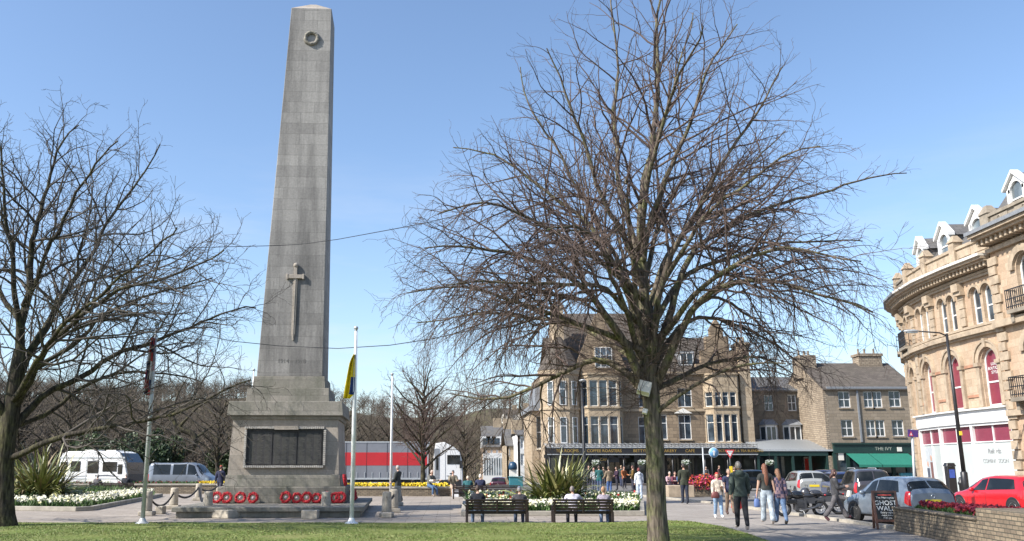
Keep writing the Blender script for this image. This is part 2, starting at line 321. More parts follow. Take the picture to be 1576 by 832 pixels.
def text(parent, s, mat, size, mtx, name='lettering', ext=0.004, align='CENTER', label=None):
    cu = bpy.data.curves.new(name, 'FONT'); cu.body = s; cu.size = size; cu.extrude = ext; cu.align_x = align; cu.align_y = 'CENTER'; cu.resolution_u = 3
    cu.materials.append(M[mat] if isinstance(mat, str) else mat)
    t_ = bpy.data.objects.new(name, cu); col.objects.link(t_)
    me = bpy.data.meshes.new_from_object(t_.evaluated_get(bpy.context.evaluated_depsgraph_get())); bpy.data.objects.remove(t_); bpy.data.curves.remove(cu)
    o = link_mesh(name, me, parent); o.matrix_local = mtx
    return o
FRONT = Matrix.Rotation(R(90), 4, 'X')                  # lettering that stands upright and faces -Y
def gz(x, y):
    s = lambda t: (lambda q: q * q * (3 - 2 * q))(min(max(t, 0), 1))
    left = s((14 - x) / 10)
    z = -2.8 * s((y - 66) / 60) * left
    z += (26 + 14 * s((-20 - x) / 60)) * s((y - 110) / 300) * (0.9 + 0.1 * math.sin(x * 0.02 + 1))
    return z

# ------------------------------------------------------------------ the setting: ground sheets
def sheet(name, poly, z, mat, kind='structure', label=None, subdiv=None):
    mb = MB(); n = len(poly); mb.add([(x, y, z) for x, y in poly], [tuple(range(n))])
    o = mb.build(name, mat); o['kind'] = kind
    if label: o['label'] = label
    return o
xs = np.concatenate([np.arange(-420, -80, 20), np.arange(-80, 80, 5), np.arange(80, 441, 20)]); ys = np.concatenate([np.arange(-40, 60, 10), np.arange(60, 200, 5), np.arange(200, 720, 15)])
gv = [(x, y, gz(x, y) - 0.012) for y in ys for x in xs]; nx_ = len(xs)
gf = [(j * nx_ + i, j * nx_ + i + 1, (j + 1) * nx_ + i + 1, (j + 1) * nx_ + i) for j in range(len(ys) - 1) for i in range(nx_ - 1)]
tag(np_mesh('ground', gv, gf, 'land', smooth=True), 'winter brown ground rising to a wooded hill', kind='structure')
sheet('paving', [(-30, 10), (11.6, 10), (11.6, 60), (-30, 58)], 0.0, 'paving', label='pale flagstone paving around the memorial')
def gp(*pp): return [tuple(G(*p)[:2]) for p in pp]
lawn_edge = [(-45, 26.6), (-8.7, 26.75), (0.0, 26.55), (4.6, 26.75), (6.5, 27.7), (7.1, 27.4), (7.35, 25.2), (7.2, 22.5), (6.95, 20.4), (6.5, 17), (5.6, 8), (-45, 8)]
sheet('lawn', lawn_edge, 0.03, 'grass', label='mown spring lawn in the foreground')
sheet('path', [(4.6, 27.3), (6.6, 27.9), (7.2, 27.5), (7.35, 25.2), (7.2, 22.5), (6.95, 20.4), (6.5, 17), (6.2, 12), (11.55, 12), (11.55, 30.3), (9.2, 58), (7.2, 58), (9.0, 40), (6.9, 30)], 0.006, 'path', label='pale walkway beside the lawn')
road = [(11.75, 5), (21.0, 5), (21.0, 46), (22.0, 52), (25, 56.5), (60, 62), (60, 82), (6, 82), (-2, 76), (-90, 76), (-90, 61), (-4, 61), (9.5, 60.6), (11.75, 40)]
sheet('road', road, 0.004, 'asphalt', label='sunlit grey road in front of the shops')
sheet('shop_pavement', [(6, 78.5), (60, 78.5), (60, 90), (6, 90)], 0.10, 'path')
mb = MB(); mb.prism([(20.6, 5), (20.6, 45), (21.4, 51), (24.6, 55.7), (40, 58), (40, 5)], 0.002, 0.12, axis='z')
tag(mb.build('pavement', 'path'), 'raised pavement along the curved stone terrace', kind='structure')
mb = MB(); mb.prism([(11.55, 22), (11.75, 22), (11.75, 40), (9.5, 60.6), (9.3, 60.6), (11.55, 40)], 0.001, 0.09, axis='z'); mb.build('kerb', 'kerbstone')['kind'] = 'structure'
mk = MB()
for i in range(14):
    y = 33 + i * 2.2; mk.add([(16.2, y, 0.009), (16.32, y, 0.009), (16.32, y + 1.2, 0.009), (16.2, y + 1.2, 0.009)], [(0, 1, 2, 3)])
mk.add([(20.3, 20, 0.009), (20.42, 20, 0.009), (20.42, 44, 0.009), (20.3, 44, 0.009)], [(0, 1, 2, 3)])
mk.build('road_markings', pm((0.7, 0.7, 0.66), 0.7))['kind'] = 'structure'
# grass blades
rg = np.random.default_rng(3)
def in_poly(x, y, poly):
    ins = np.zeros(len(x), bool); n = len(poly)
    for i in range(n):
        x1, y1 = poly[i]; x2, y2 = poly[(i + 1) % n]
        c = ((y1 > y) != (y2 > y)) & (x < (x2 - x1) * (y - y1) / (y2 - y1 + 1e-9) + x1); ins ^= c
    return ins
n = 260000; bx_ = rg.uniform(-16, 7.4, n); by_ = rg.uniform(17.5, 28, n); k = in_poly(bx_, by_, lawn_edge); bx_, by_ = bx_[k], by_[k]; n = len(bx_)
a = rg.uniform(0, 2 * np.pi, n); h = rg.uniform(0.012, 0.036, n) * (0.75 + 0.5 * np.sin(bx_ * 1.3) * np.sin(by_ * 1.7)); wd = rg.uniform(0.006, 0.014, n)
le = rg.normal(0, 0.022, (n, 2)); z0 = np.full(n, 0.028)
v = np.stack([np.stack([bx_ - np.cos(a) * wd, by_ - np.sin(a) * wd, z0], 1), np.stack([bx_ + np.cos(a) * wd, by_ + np.sin(a) * wd, z0], 1), np.stack([bx_ + le[:, 0], by_ + le[:, 1], z0 + h], 1)], 1).reshape(-1, 3)
M['blade1'] = pm((0.12, 0.205, 0.034), 0.6, scale=0.5, c2=(.20, .225, .07)); M['blade2'] = pm((0.23, 0.22, 0.085), 0.6, var=0.3, scale=0.8); M['blade3'] = pm((0.10, 0.17, 0.03), 0.6, scale=0.45, c2=(.20, .20, .06))
o = np_mesh('grass', v, np.arange(n * 3).reshape(-1, 3), ['blade1', 'blade2', 'blade3'], mi=rg.choice(3, n, p=[.5, .2, .3]))
tag(o, 'short spring grass blades of the mown lawn', 'grass', kind='stuff')

# ------------------------------------------------------------------ trees
def tubes(branches, sides):
    """branches: list of (pts (n,3), radii (n,)) -> verts, quads, batched by point count"""
    by = {}
    for p, r in branches: by.setdefault(len(p), []).append((p, r))
    V = []; Q = []; off = 0
    for n, lst in by.items():
        P_ = np.array([b[0] for b in lst], np.float32); Rr = np.array([b[1] for b in lst], np.float32); B = len(lst)
        T = np.gradient(P_, axis=1); T /= np.maximum(np.linalg.norm(T, axis=2, keepdims=True), 1e-9)
        mean = T.mean(1); ref = np.zeros((B, 3), np.float32); ref[np.arange(B), np.argmin(np.abs(mean), axis=1)] = 1
        N = np.cross(T, ref[:, None, :]); N /= np.maximum(np.linalg.norm(N, axis=2, keepdims=True), 1e-9); Bn = np.cross(T, N)
        an = np.arange(sides) * 2 * np.pi / sides
        ring = P_[:, :, None, :] + Rr[:, :, None, None] * (np.cos(an)[None, None, :, None] * N[:, :, None, :] + np.sin(an)[None, None, :, None] * Bn[:, :, None, :])
        V.append(ring.reshape(-1, 3))
        b, i, k = np.meshgrid(np.arange(B), np.arange(n - 1), np.arange(sides), indexing='ij')
        base = b * n * sides; k2 = (k + 1) % sides
        Q.append((off + np.stack([base + i * sides + k, base + i * sides + k2, base + (i + 1) * sides + k2, base + (i + 1) * sides + k], -1)).reshape(-1, 4)); off += B * n * sides
    return np.concatenate(V), np.concatenate(Q)
def unit(v): return v / max(np.linalg.norm(v), 1e-9)
class Tree:
    def __init__(s, seed, seg=(10, 8, 6, 5), wander=(0.12, 0.16, 0.2, 0.25), dens=(2.4, 3.2, 3.4), ang=(48, 46, 44), rel=(0.42, 0.5, 0.5), lmin=0.15, rmin=0.004, trop=None, start=(0.22, 0.15, 0.15), env=None, maxlev=3, tip=0.25):
        s.r = np.random.default_rng(seed); s.seg = seg; s.wander = wander; s.dens = dens; s.ang = ang; s.rel = rel; s.lmin = lmin; s.rmin = rmin
        s.trop = trop or (lambda p, lev: np.zeros(3)); s.start = start; s.env = env; s.out = [[] for _ in range(6)]; s.maxlev = maxlev; s.tip = tip; s.densf = lambda p: 1.0
    def limb(s, pts, r0, r1, lev=0, children=True, smooth=3, wob=0.05):
        p = np.array(pts, float)
        t = np.concatenate([[0], np.cumsum(np.linalg.norm(np.diff(p, axis=0), axis=1))]); L = t[-1]; n = max(8, int(L * 3))
        tt = np.linspace(0, L, n); q = np.stack([np.interp(tt, t, p[:, i]) for i in range(3)], 1)
        for _ in range(smooth): q[1:-1] = (q[:-2] + 2 * q[1:-1] + q[2:]) / 4
        if wob: nz = s.r.normal(0, wob, q.shape); nz[0] = 0; nz[1:-1] = (nz[:-2] + nz[1:-1] + nz[2:]) / 3; q += nz
        rr = r0 + (r1 - r0) * (tt / L) ** 0.8
        s.out[lev].append((q, rr))
        if children: s.spawn(q, rr, lev)
        return q, rr
    def spawn(s, q, rr, lev, t0=None):
        if lev >= s.maxlev: return
        d = np.diff(q, axis=0); L = np.linalg.norm(d, axis=1).sum(); nc = max(1, int(round(L * s.dens[lev] * s.densf(q[len(q) // 2]) * s.r.uniform(0.8, 1.2))))
        t0 = s.start[lev] if t0 is None else t0; az = s.r.uniform(0, 2 * np.pi)
        for c in range(nc):
            t = t0 + (1 - t0) * (c + s.r.uniform(0, 1)) / nc; t = min(t, 0.99); x = t * (len(q) - 1); i = int(x); f = x - i
            p = q[i] * (1 - f) + q[i + 1] * f; r = rr[i] * (1 - f) + rr[i + 1] * f; dr = unit(q[i + 1] - q[i])
            az += 2.4 + s.r.normal(0, 0.5); a = math.radians(s.ang[lev] * s.r.uniform(0.6, 1.3))
            ref = np.array([0, 0, 1.0]) if abs(dr[2]) < 0.9 else np.array([1.0, 0, 0]); n1 = unit(np.cross(dr, ref)); n2 = np.cross(dr, n1)
            cd = dr * math.cos(a) + (n1 * math.cos(az) + n2 * math.sin(az)) * math.sin(a)
            ln = L * s.rel[lev] * (1.15 - 0.75 * t) * s.r.uniform(0.6, 1.35)
            if s.env: ln = min(ln, s.env(p, cd) * s.r.uniform(0.8, 1.15))
            if ln < s.lmin: ln = s.lmin * s.r.uniform(0.7, 1.4)
            s.grow(p, cd, ln, max(s.rmin, min(r * 0.62, 0.012 * ln + 0.006)), lev + 1)
    def grow(s, p, d, L, r, lev):
        n = s.seg[lev]; st = L / (n - 1); pts = [p]; d = unit(d); w_ = s.wander[lev]
        for i in range(n - 1):
            d = unit(d + s.r.normal(0, w_, 3) + s.trop(p, lev) * st); p = p + d * st; pts.append(p)
        rr = np.maximum(r * (1 - (1 - s.tip) * np.linspace(0, 1, n)), s.rmin * 0.8)
        q = np.array(pts); s.out[lev].append((q, rr)); s.spawn(q, rr, lev)
    def mesh(s, levs, sides):
        V = []; Q = []; o = 0
        for l, k in zip(levs, sides):
            if not s.out[l]: continue
            v, q = tubes(s.out[l], k); V.append(v); Q.append(q + o); o += len(v)
        return np.concatenate(V), np.concatenate(Q)
def tree_thing(T, name, label, cat, base, mats=('bark', 'twig'), group=None, sides=(9, 5, 4, 3), trunk_levs=(0,)):
    root = thing(name, label, cat, base, 0, group); b = np.array(base, np.float32)
    v, q = T.mesh(trunk_levs, [sides[l] for l in trunk_levs]); np_mesh('trunk', v - b, q, mats[0], root, smooth=True)
    lv = [l for l in range(len(sides)) if l not in trunk_levs]
    v, q = T.mesh(lv, [sides[l] for l in lv]); np_mesh('crown', v - b, q, mats[1], root, smooth=True)
    return root

# main tree
DT = 19.5
tb = np.array([W(1012, 832, DT)[0], DT, 0.03])
def tp(px, py, dd=0.0): return np.array(W(px, py, DT + dd))
def env_main(p, d):
    rad = 6.0 - 0.50 * max(0.0, p[2] - 5.0) if p[2] > 5 else 6.0
    rr = math.hypot(p[0] - tb[0], p[1] - tb[1]); return max(0.45, min((rad - rr) * 0.95 + 0.5, 2.9 - 0.12 * max(0, p[2] - 6)))
def trop_main(p, lev):
    k = (p[2] - 7.2) / 4.0; k = max(-1, min(1, k)); rr = math.hypot(p[0] - tb[0], p[1] - tb[1])
    low = max(0, min(1, (8.6 - p[2]) / 3)) * max(0, min(1, (rr - 1.6) / 2))
    if lev == 1: return np.array([0, 0, 0.22 * max(k, -.2) + 0.04 - 0.38 * low])
    return np.array([0, 0, 0.30 * max(k, -.3) - 1.15 * low])
T = Tree(11, dens=(2.7, 3.3, 3.5), trop=trop_main, env=env_main, rel=(0.46, 0.50, 0.52), rmin=0.0038, lmin=0.28, seg=(10, 10, 8, 7), wander=(.1, .14, .16, .18), start=(.30, .15, .12), ang=(46, 42, 40))
T.densf = lambda p: max(.55, min(1.3, 1.35 - .125 * max(0, p[2] - 5.5))) * (0.65 + .5 * min(1, math.hypot(p[0] - tb[0], p[1] - tb[1]) / 2.5))
trunk_q = T.limb([tb + [0.02, 0, -0.1], tb + [0.0, 0, 0.25], tp(1011, 780), tp(1009, 720), tp(1007, 660), tp(1003, 600), tp(1000, 560)], 0.215, 0.182, children=False, wob=0.016)
T.out[0][-1][1][:3] *= [1.16, 1.07, 1.02]
LM = [  # (pixel path with depth offsets, start radius)
    ([(1001, 590, 0), (996, 520, 0), (986, 430, .1), (985, 330, .2), (1000, 230, .3), (1014, 120, .4), (1010, 20, .5), (1022, -70, .6)], .13),
    ([(998, 600, 0), (960, 540, -.4), (938, 485, -.7), (900, 440, -1.0), (850, 405, -1.3), (790, 388, -1.6), (730, 378, -1.8), (655, 372, -2)], .10),
    ([(990, 600, 0), (955, 552, .3), (922, 546, .5), (875, 570, .7), (820, 600, .9), (775, 616, 1.1), (735, 618, 1.2), (690, 604, 1.3)], .085),
    ([(1008, 595, 0), (1030, 540, -.3), (1060, 480, -.7), (1092, 442, -1), (1130, 427, -1.2), (1200, 432, -1.5), (1265, 452, -1.8), (1345, 480, -2)], .095),
    ([(1005, 560, 0), (1030, 470, .3), (1062, 400, .6), (1100, 352, .9), (1160, 325, 1.2), (1230, 306, 1.5), (1310, 285, 1.7), (1395, 262, 1.9)], .085),
    ([(1002, 560, 0), (1012, 450, -.4), (1042, 380, -.7), (1080, 300, -1), (1125, 240, -1.3), (1170, 170, -1.5), (1200, 110, -1.6)], .085),
    ([(994, 530, 0), (952, 420, .5), (900, 332, .9), (835, 285, 1.2), (770, 240, 1.5), (700, 225, 1.7)], .08),
    ([(988, 440, 0), (942, 330, -.6), (902, 240, -1), (872, 140, -1.3), (842, 70, -1.5)], .07),
    ([(986, 420, 0), (962, 320, .4), (946, 200, .7), (950, 80, .9), (938, -30, 1)], .07),
    ([(990, 400, 0), (1012, 300, -.6), (1058, 200, -1), (1088, 100, -1.3), (1138, 30, -1.6)], .07),
    ([(990, 460, 0), (922, 400, -1), (820, 335, -1.6), (740, 305, -2), (668, 330, -2.3)], .07),
    ([(1005, 600, 0), (1060, 572, .6), (1112, 546, 1), (1170, 548, 1.3), (1230, 575, 1.6)], .065),
    ([(1010, 560, 0), (1062, 480, 1.0), (1120, 490, 1.5), (1180, 520, 2), (1245, 570, 2.3)], .065),
    ([(1004, 640, 0), (1040, 610, -.4), (1075, 580, -.8), (1140, 560, -1.2), (1210, 560, -1.5)], .05),
    ([(990, 560, 0), (930, 520, .8), (860, 490, 1.5), (780, 480, 2), (700, 490, 2.4), (640, 500, 2.6)], .07),
    ([(1000, 500, 0), (1020, 400, .8), (1075, 330, 1.5), (1150, 260, 2), (1210, 200, 2.4)], .065),
    ([(990, 480, 0), (940, 380, 1.1), (880, 270, 1.8), (810, 160, 2.2), (800, 100, 2.4)], .065),
    ([(995, 545, 0), (905, 505, -.5), (805, 470, -.9), (720, 440, -1.2), (632, 448, -1.5)], .07),
    ([(985, 500, 0), (930, 440, -1.6), (850, 440, -2.4), (760, 430, -3.0), (690, 440, -3.3)], .06),
    ([(1015, 520, 0), (1080, 440, -1.4), (1160, 390, -2.2), (1250, 380, -2.8), (1330, 400, -3.2)], .07),
    ([(1006, 500, 0), (1050, 420, .5), (1120, 400, .9), (1210, 370, 1.2), (1320, 370, 1.5)], .065),
    ([(1008, 470, 0), (1060, 360, -1.2), (1130, 290, -2), (1200, 240, -2.5), (1260, 220, -2.8)], .06),
    ([(988, 370, 0), (990, 260, .9), (1035, 140, 1.4), (1065, 20, 1.7)], .06),
]
for pth, r0 in LM: T.limb([tp(*p) for p in pth], r0 * 1.15, 0.013)
for k in range(8):                                      # limbs towards and away from the viewer
    az = (math.radians(65 + rnd.uniform(-28, 28)) if k % 2 else math.radians(-90 + rnd.uniform(-45, 45))); hh = rnd.uniform(3.6, 6.5); up = rnd.uniform(1.5, 5.0); rr = rnd.uniform(3.2, 4.8)
    c = np.array([tb[0] - 0.15, DT, hh]); d = np.array([math.cos(az), math.sin(az), 0])
    T.limb([c, c + d * rr * .25 + [0, 0, up * .5], c + d * rr * .6 + [0, 0, up * .9], c + d * rr + [0, 0, up * (1.0 if hh > 5 else .75)]], 0.075, 0.014)
for k in range(190):                                     # water shoots tangled round the fork
    az = rnd.uniform(0, 6.28); z = rnd.uniform(2.9, 4.8); c = np.array([tb[0] - 0.12 + 0.16 * math.cos(az), DT + 0.16 * math.sin(az), z])
    T.grow(c, np.array([math.cos(az), math.sin(az), rnd.uniform(-.5, .8)]), rnd.uniform(0.5, 2.0), 0.009, 2)
main_tree = tree_thing(T, 'tree', 'large bare lime tree with mossy trunk and drooping twigs on the lawn', 'tree', tuple(tb))

# tree at the left edge
DL = 25.2
lb = np.array([W(3, 812, DL)[0], DL, 0.03])
def tl(px, py, dd=0.0): return np.array(W(px, py, DL + dd))
def trop_l(p, lev): return np.array([0, 0, 0.10])
def env_l(p, d):
    rr = math.hypot(p[0] - lb[0], p[1] - lb[1]); rad = 1.2 + 6.8 * max(0.0, 1 - ((p[2] - 4.4) / 7.4) ** 2) ** 0.5; return max(0.5, (rad - rr) * 1.2 + 0.4)
T = Tree(5, dens=(2.4, 3.2, 3.2), trop=trop_l, env=env_l, wander=(0.12, 0.2, 0.24, 0.28), rel=(0.45, 0.5, 0.5), rmin=0.0055, lmin=0.25, ang=(48, 48, 46))
T.limb([lb + [0, 0, -.1], tl(2, 790), tl(4, 740), tl(8, 690), tl(14, 650), tl(24, 600), tl(33, 540)], 0.34, 0.20, children=False, wob=0.02)
T.out[0][-1][1][:2] *= [1.3, 1.1]
LL = [([(30, 560, 0), (36, 480, 0), (46, 400, .2), (70, 300, .3), (92, 230, .4), (112, 185, .5)], .15),
      ([(10, 705, 0), (60, 690, -.6), (120, 664, -1.2), (200, 650, -1.6), (262, 640, -2), (325, 612, -2.4), (385, 582, -2.8)], .10),
      ([(14, 668, 0), (60, 612, .5), (110, 586, .9), (150, 556, 1.2), (205, 530, 1.6), (262, 512, 1.9), (325, 488, 2.2), (395, 470, 2.5)], .12),
      ([(20, 630, 0), (70, 540, -.8), (130, 475, -1.3), (200, 440, -1.8), (270, 420, -2.2), (350, 385, -2.6)], .11),
      ([(30, 560, 0), (80, 480, .7), (125, 415, 1.2), (170, 340, 1.7), (210, 280, 2.1), (245, 225, 2.4)], .11),
      ([(33, 520, 0), (20, 420, -.6), (10, 320, -1), (0, 200, -1.3)], .10),
      ([(12, 655, 0), (70, 640, 1.0), (120, 600, 1.8), (180, 575, 2.4), (240, 572, 2.9), (310, 590, 3.3)], .09),
      ([(8, 640, 0), (-45, 560, -.5), (-90, 470, -1), (-130, 380, -1.4)], .13),
      ([(6, 660, 0), (-60, 630, .8), (-130, 600, 1.6), (-200, 590, 2.2)], .10),
      ([(36, 470, 0), (75, 390, -1), (110, 310, -1.6), (150, 240, -2), (190, 215, -2.3)], .08),
      ([(20, 620, 0), (50, 560, -1.4), (95, 500, -2.4), (150, 460, -3.1), (215, 400, -3.7), (280, 350, -4.1)], .09),
      ([(14, 650, 0), (25, 600, 1.6), (60, 520, 2.8), (100, 430, 3.6), (140, 350, 4.1)], .09),
      ([(25, 600, 0), (110, 520, .2), (180, 470, .4), (260, 440, .6), (330, 430, .8)], .08),
      ([(34, 500, 0), (-20, 420, 1), (-60, 330, 1.6), (-80, 240, 2)], .09)]
for pth, r0 in LL: T.limb([tl(*p) for p in pth], r0, 0.018, wob=0.09)
tree_thing(T, 'tree', 'dark spreading bare tree with low limbs at the left edge of the lawn', 'tree', tuple(lb), ('bark_dark', 'twig_dark'))

# smaller bare trees: two kinds, each copied with its own size and turn
def proto_tree(seed, H, spread, dens, levels=3, up=0.16, rmin=0.008, nl=13, name='tree', mats=('bark_dark', 'twig_far'), fork=0.22):
    T = Tree(seed, seg=(9, 6, 5, 4), dens=dens, trop=lambda p, lev: np.array([0, 0, up]), rmin=rmin, lmin=0.3, rel=(0.42, 0.5, 0.5), maxlev=levels, wander=(0.1, 0.16, 0.2, 0.22))
    r_ = T.r; q, rr = T.limb([(0, 0, -.4), (0.02, 0, H * .2), (-.03, .05, H * .45), (.05, -.04, H * .75), (0, 0, H)], H * 0.02 + 0.02, 0.012, wob=0.03)
    for i in range(nl):
        t = fork + (0.75 - fork) * i / nl; az = i * 2.4 + r_.uniform(-.3, .3); z = H * t; ln = spread * (1.05 - t * 0.8) * r_.uniform(.8, 1.15)
        d = np.array([math.cos(az), math.sin(az), 0]); p = np.array([0, 0, z])
        T.limb([p, p + d * ln * .35 + [0, 0, ln * .28], p + d * ln * .75 + [0, 0, ln * .6], p + d * ln + [0, 0, ln * .95]], H * 0.009 + 0.01, 0.010, wob=0.06)
    return T
T = proto_tree(21, 8.2, 3.5, (2.8, 3.2, 2.4), fork=0.17, nl=24, rmin=.0075, up=.2)
mid_p = G(650, 757); mid_y = 54.0
young = tree_thing(T, 'tree', 'young bare tree in front of the lorry cab beyond the low wall', 'tree', (0, 0, 0), ('bark_dark', 'twig'), sides=(7, 4, 3, 3)); young.location = (W(651, 700, mid_y)[0], mid_y, 0)
T = proto_tree(33, 10.5, 4.8, (2.0, 2.3, 2.0), rmin=0.011, nl=22, up=0.12)
far = tree_thing(T, 'tree', 'tall bare tree beyond the road at the left edge', 'tree', (0, 0, 0), ('bark_dark', 'twig_far'), group='bare trees beyond the road', sides=(6, 4, 3, 3))
FT = [(525, 92, 1.05, 'bare tree peering out right behind the obelisk above the lorry'), (30, 80, 1.15, 'tall bare tree beyond the road behind the trunk at the left edge'), (105, 74, .95, 'bare tree rising behind the caravan roof'),
      (160, 90, 1.1, 'bare tree behind the evergreen bush left of the flagpole'), (228, 84, 1.05, 'bare tree straight behind the left flagpole'), (335, 78, .95, 'bare tree just left of the memorial pedestal beyond the van'),
      (385, 95, 1.1, 'bare tree hidden partly by the pedestal left edge'), (570, 105, 1.0, 'thin bare tree between the white flagpoles beyond the lorry'), (600, 88, .85, 'low bare tree above the middle of the lorry trailer'), (715, 92, .82, 'bare tree rising over the lorry cab front'),
      (-40, 78, 1.1, 'bare tree cut by the left edge of the view'), (440, 110, 1.2, 'bare tree masked by the obelisk shaft')]
for i, (px, d, s, lab) in enumerate(FT):
    o = far if i == 0 else copy_tree(far)
    p = W(px, 700, d); o.location = (p.x, d, gz(p.x, d)); o.scale = (s, s, s * (0.9 + 0.05 * (i % 4))); o.rotation_euler = (0, 0, i * 1.7); o['label'] = lab
# twisted ivy-dark tree behind the van
T = Tree(41, dens=(2.2, 2.4, 2.2), rmin=0.010, maxlev=3, lmin=.25, trop=lambda p, l: np.array([0, 0, .1]), wander=(.12, .24, .26, .28))
DI = 70.0
def ti(px, py, dd=0): return np.array(W(px, py, DI + dd))
T.limb([ti(248, 745), ti(252, 728), ti(262, 706), ti(282, 696), ti(298, 690), ti(304, 676), ti(296, 664), ti(280, 662), ti(272, 656)], .48, .2, wob=.03)
T.limb([ti(262, 708), ti(272, 690), ti(276, 672), ti(272, 655), ti(262, 630)], .3, .12)
for pth in ([(272, 656, 0), (250, 630, .5), (225, 610, 1)], [(274, 660, 0), (300, 630, -.5), (330, 610, -1), (365, 600, -1)], [(300, 675, 0), (325, 655, .5), (350, 640, 1)], [(266, 640, 0), (270, 610, .5), (290, 580, 1)], [(258, 710, 0), (235, 690, .5), (215, 660, .8)]):
    T.limb([ti(*p) for p in pth], .14, .02)
tree_thing(T, 'tree', 'twisted dark tree with a looping ivy covered bough behind the grey van', 'tree', tuple(Vector(ti(248, 745))), ('bark_dark', 'twig_far'), sides=(7, 4, 3, 3))
# far wood
def wood():
    vs_, fs_ = [], []; off = 0; lib = []
    for sd in (1, 2, 3):
        T = proto_tree(60 + sd, 9.0, 3.6, (0.9, 1.1, 0.8), levels=3, rmin=0.03, nl=15, up=0.14)
        lib.append(T.mesh((0, 1, 2, 3), (4, 3, 3, 3)))
    r = np.random.default_rng(9); n = 0
    while n < 800:
        px = r.uniform(-80, 930) if r.uniform() < .55 else r.uniform(-60, 400); d = 96 + 330 * r.uniform(0, 1) ** 1.15; x = (px - CX) * d / 1420
        v, f = lib[r.integers(3)]; s = r.uniform(.75, 1.2); a = r.uniform(0, 6.28); c, q = math.cos(a), math.sin(a)
        if 742 < px < 850 and d < 190: continue
        v2 = np.stack([(v[:, 0] * c - v[:, 1] * q) * s + x, (v[:, 0] * q + v[:, 1] * c) * s + d, v[:, 2] * s + gz(x, d) - 0.3], 1)
        vs_.append(v2); fs_.append(f + off); off += len(v); n += 1
    return np.concatenate(vs_), np.concatenate(fs_)
v, f = wood(); tag(np_mesh('wood', v, f, 'twig_far'), 'brown leafless wood covering the far hillside', 'wood', kind='stuff')
# leafy shrubs
def leaf_cloud(lumps, n, size, seed):
    r = np.random.default_rng(seed); vs_ = []
    wts = np.array([l[3] * l[4] * l[5] for l in lumps]) ** .7; wts /= wts.sum(); ch = r.choice(len(lumps), n, p=wts); L = np.array(lumps)[ch]
    u = r.normal(size=(n, 3)); u /= np.linalg.norm(u, axis=1, keepdims=True); rad = r.uniform(.55, 1.05, (n, 1)) ** .5
    c = L[:, :3] + u * rad * L[:, 3:6]
    a = r.normal(size=(n, 3)); a /= np.linalg.norm(a, axis=1, keepdims=True); b = np.cross(a, r.normal(size=(n, 3))); b /= np.linalg.norm(b, axis=1, keepdims=True)
    s = size * r.uniform(.6, 1.4, (n, 1)); v = np.stack([c - a * s, c - b * s * .5, c + a * s, c + b * s * .5], 1).reshape(-1, 3)
    return v, np.arange(4 * n).reshape(-1, 4)
def shrub(px, py, d, wpx, hpx, seed, label, mat='leaf_dark', n=4200, size=.13):
    p = W(px, py, d); sc = d / 1420; w_, h_ = wpx * sc, hpx * sc; r = random.Random(seed); zb = min(0, gz(p.x, d))
    lumps = []
    for i in range(9): lumps.append((r.uniform(-.4, .4) * w_, r.uniform(-.3, .3) * w_, h_ * r.uniform(.2, .75), w_ * r.uniform(.14, .26), w_ * r.uniform(.14, .24), h_ * r.uniform(.16, .28)))
    root = thing('shrub', label, 'shrub', (p.x, d, zb), 0, 'evergreen shrubs beyond the road')
    v, f = leaf_cloud(lumps, n, size, seed); np_mesh('foliage', v, f, [mat, 'leaf'], root, mi=np.random.default_rng(seed).choice(2, len(f), p=[.65, .35]))
    st = MB(); [st.tube([(0, 0, 0), (r.uniform(-.2, .2) * w_, r.uniform(-.2, .2), h_ * .5)], [.06, .02], 5) for _ in range(5)]; st.build('stem', 'bark_dark', root)
shrub(170, 700, 68, 110, 105, 1, 'dark evergreen bush behind the caravan roof')
shrub(243, 700, 69, 70, 95, 2, 'evergreen bush between the caravan and the grey van')
shrub(215, 690, 86, 70, 90, 3, 'evergreen bush further back above the caravan front')
shrub(130, 700, 80, 60, 70, 4, 'low evergreen bush above the middle of the caravan')
shrub(352, 690, 84, 60, 70, 5, 'olive bush left of the pedestal beyond the van', 'leaf')

# spiky flax plants
M['flax1'] = pm((0.19, 0.21, 0.06), 0.4, var=0.3, scale=1.2); M['flax2'] = pm((0.33, 0.31, 0.13), 0.4, var=0.25, scale=1.2); M['flax3'] = pm((0.06, 0.08, 0.02), 0.5, var=0.3, scale=1.2); M['flax4'] = pm((0.22, 0.17, 0.09), 0.6, var=0.3)
def flax(loc, H, spread, n, seed, label):
    r = np.random.default_rng(seed); V = []; Fq = []; mi = []; S = 7
    for i in range(n):
        az = r.uniform(0, 2 * np.pi); L = H * r.uniform(.55, 1.15); lean = r.uniform(.02, 1) ** .55; w_ = r.uniform(.03, .055); base = np.array([r.normal(0, .16), r.normal(0, .16), 0]) * spread
        o = len(V); el = math.radians(88 - 68 * lean); p = base.copy(); dr = np.array([math.cos(az), math.sin(az), 0]); side = np.array([-math.sin(az), math.cos(az), 0]); tw = r.normal(0, .3)
        droop = r.uniform(.3, 1.15) * (0.3 + lean)
        for k in range(S):
            t = k / (S - 1); ww = w_ * (1 - t ** 2.5) * (0.7 + .6 * min(t * 3, 1)); sd = side * math.cos(tw) + np.array([0, 0, 1]) * math.sin(tw) * .6
            V.append(p - sd * ww); V.append(p + sd * ww); e = el - droop * t * t * 1.5; p = p + (dr * math.cos(e) + np.array([0, 0, math.sin(e)])) * L / S
        for k in range(S - 1): Fq.append((o + 2 * k, o + 2 * k + 1, o + 2 * k + 3, o + 2 * k + 2)); 
        mi += [int(r.choice(4, p=[.42, .28, .22, .08]))] * (S - 1)
    o = np_mesh('flax_plant', V, Fq, ['flax1', 'flax2', 'flax3', 'flax4'], smooth=True, mi=mi); o.location = loc
    return tag(o, label, 'plant', 'flax plants in the flower beds')
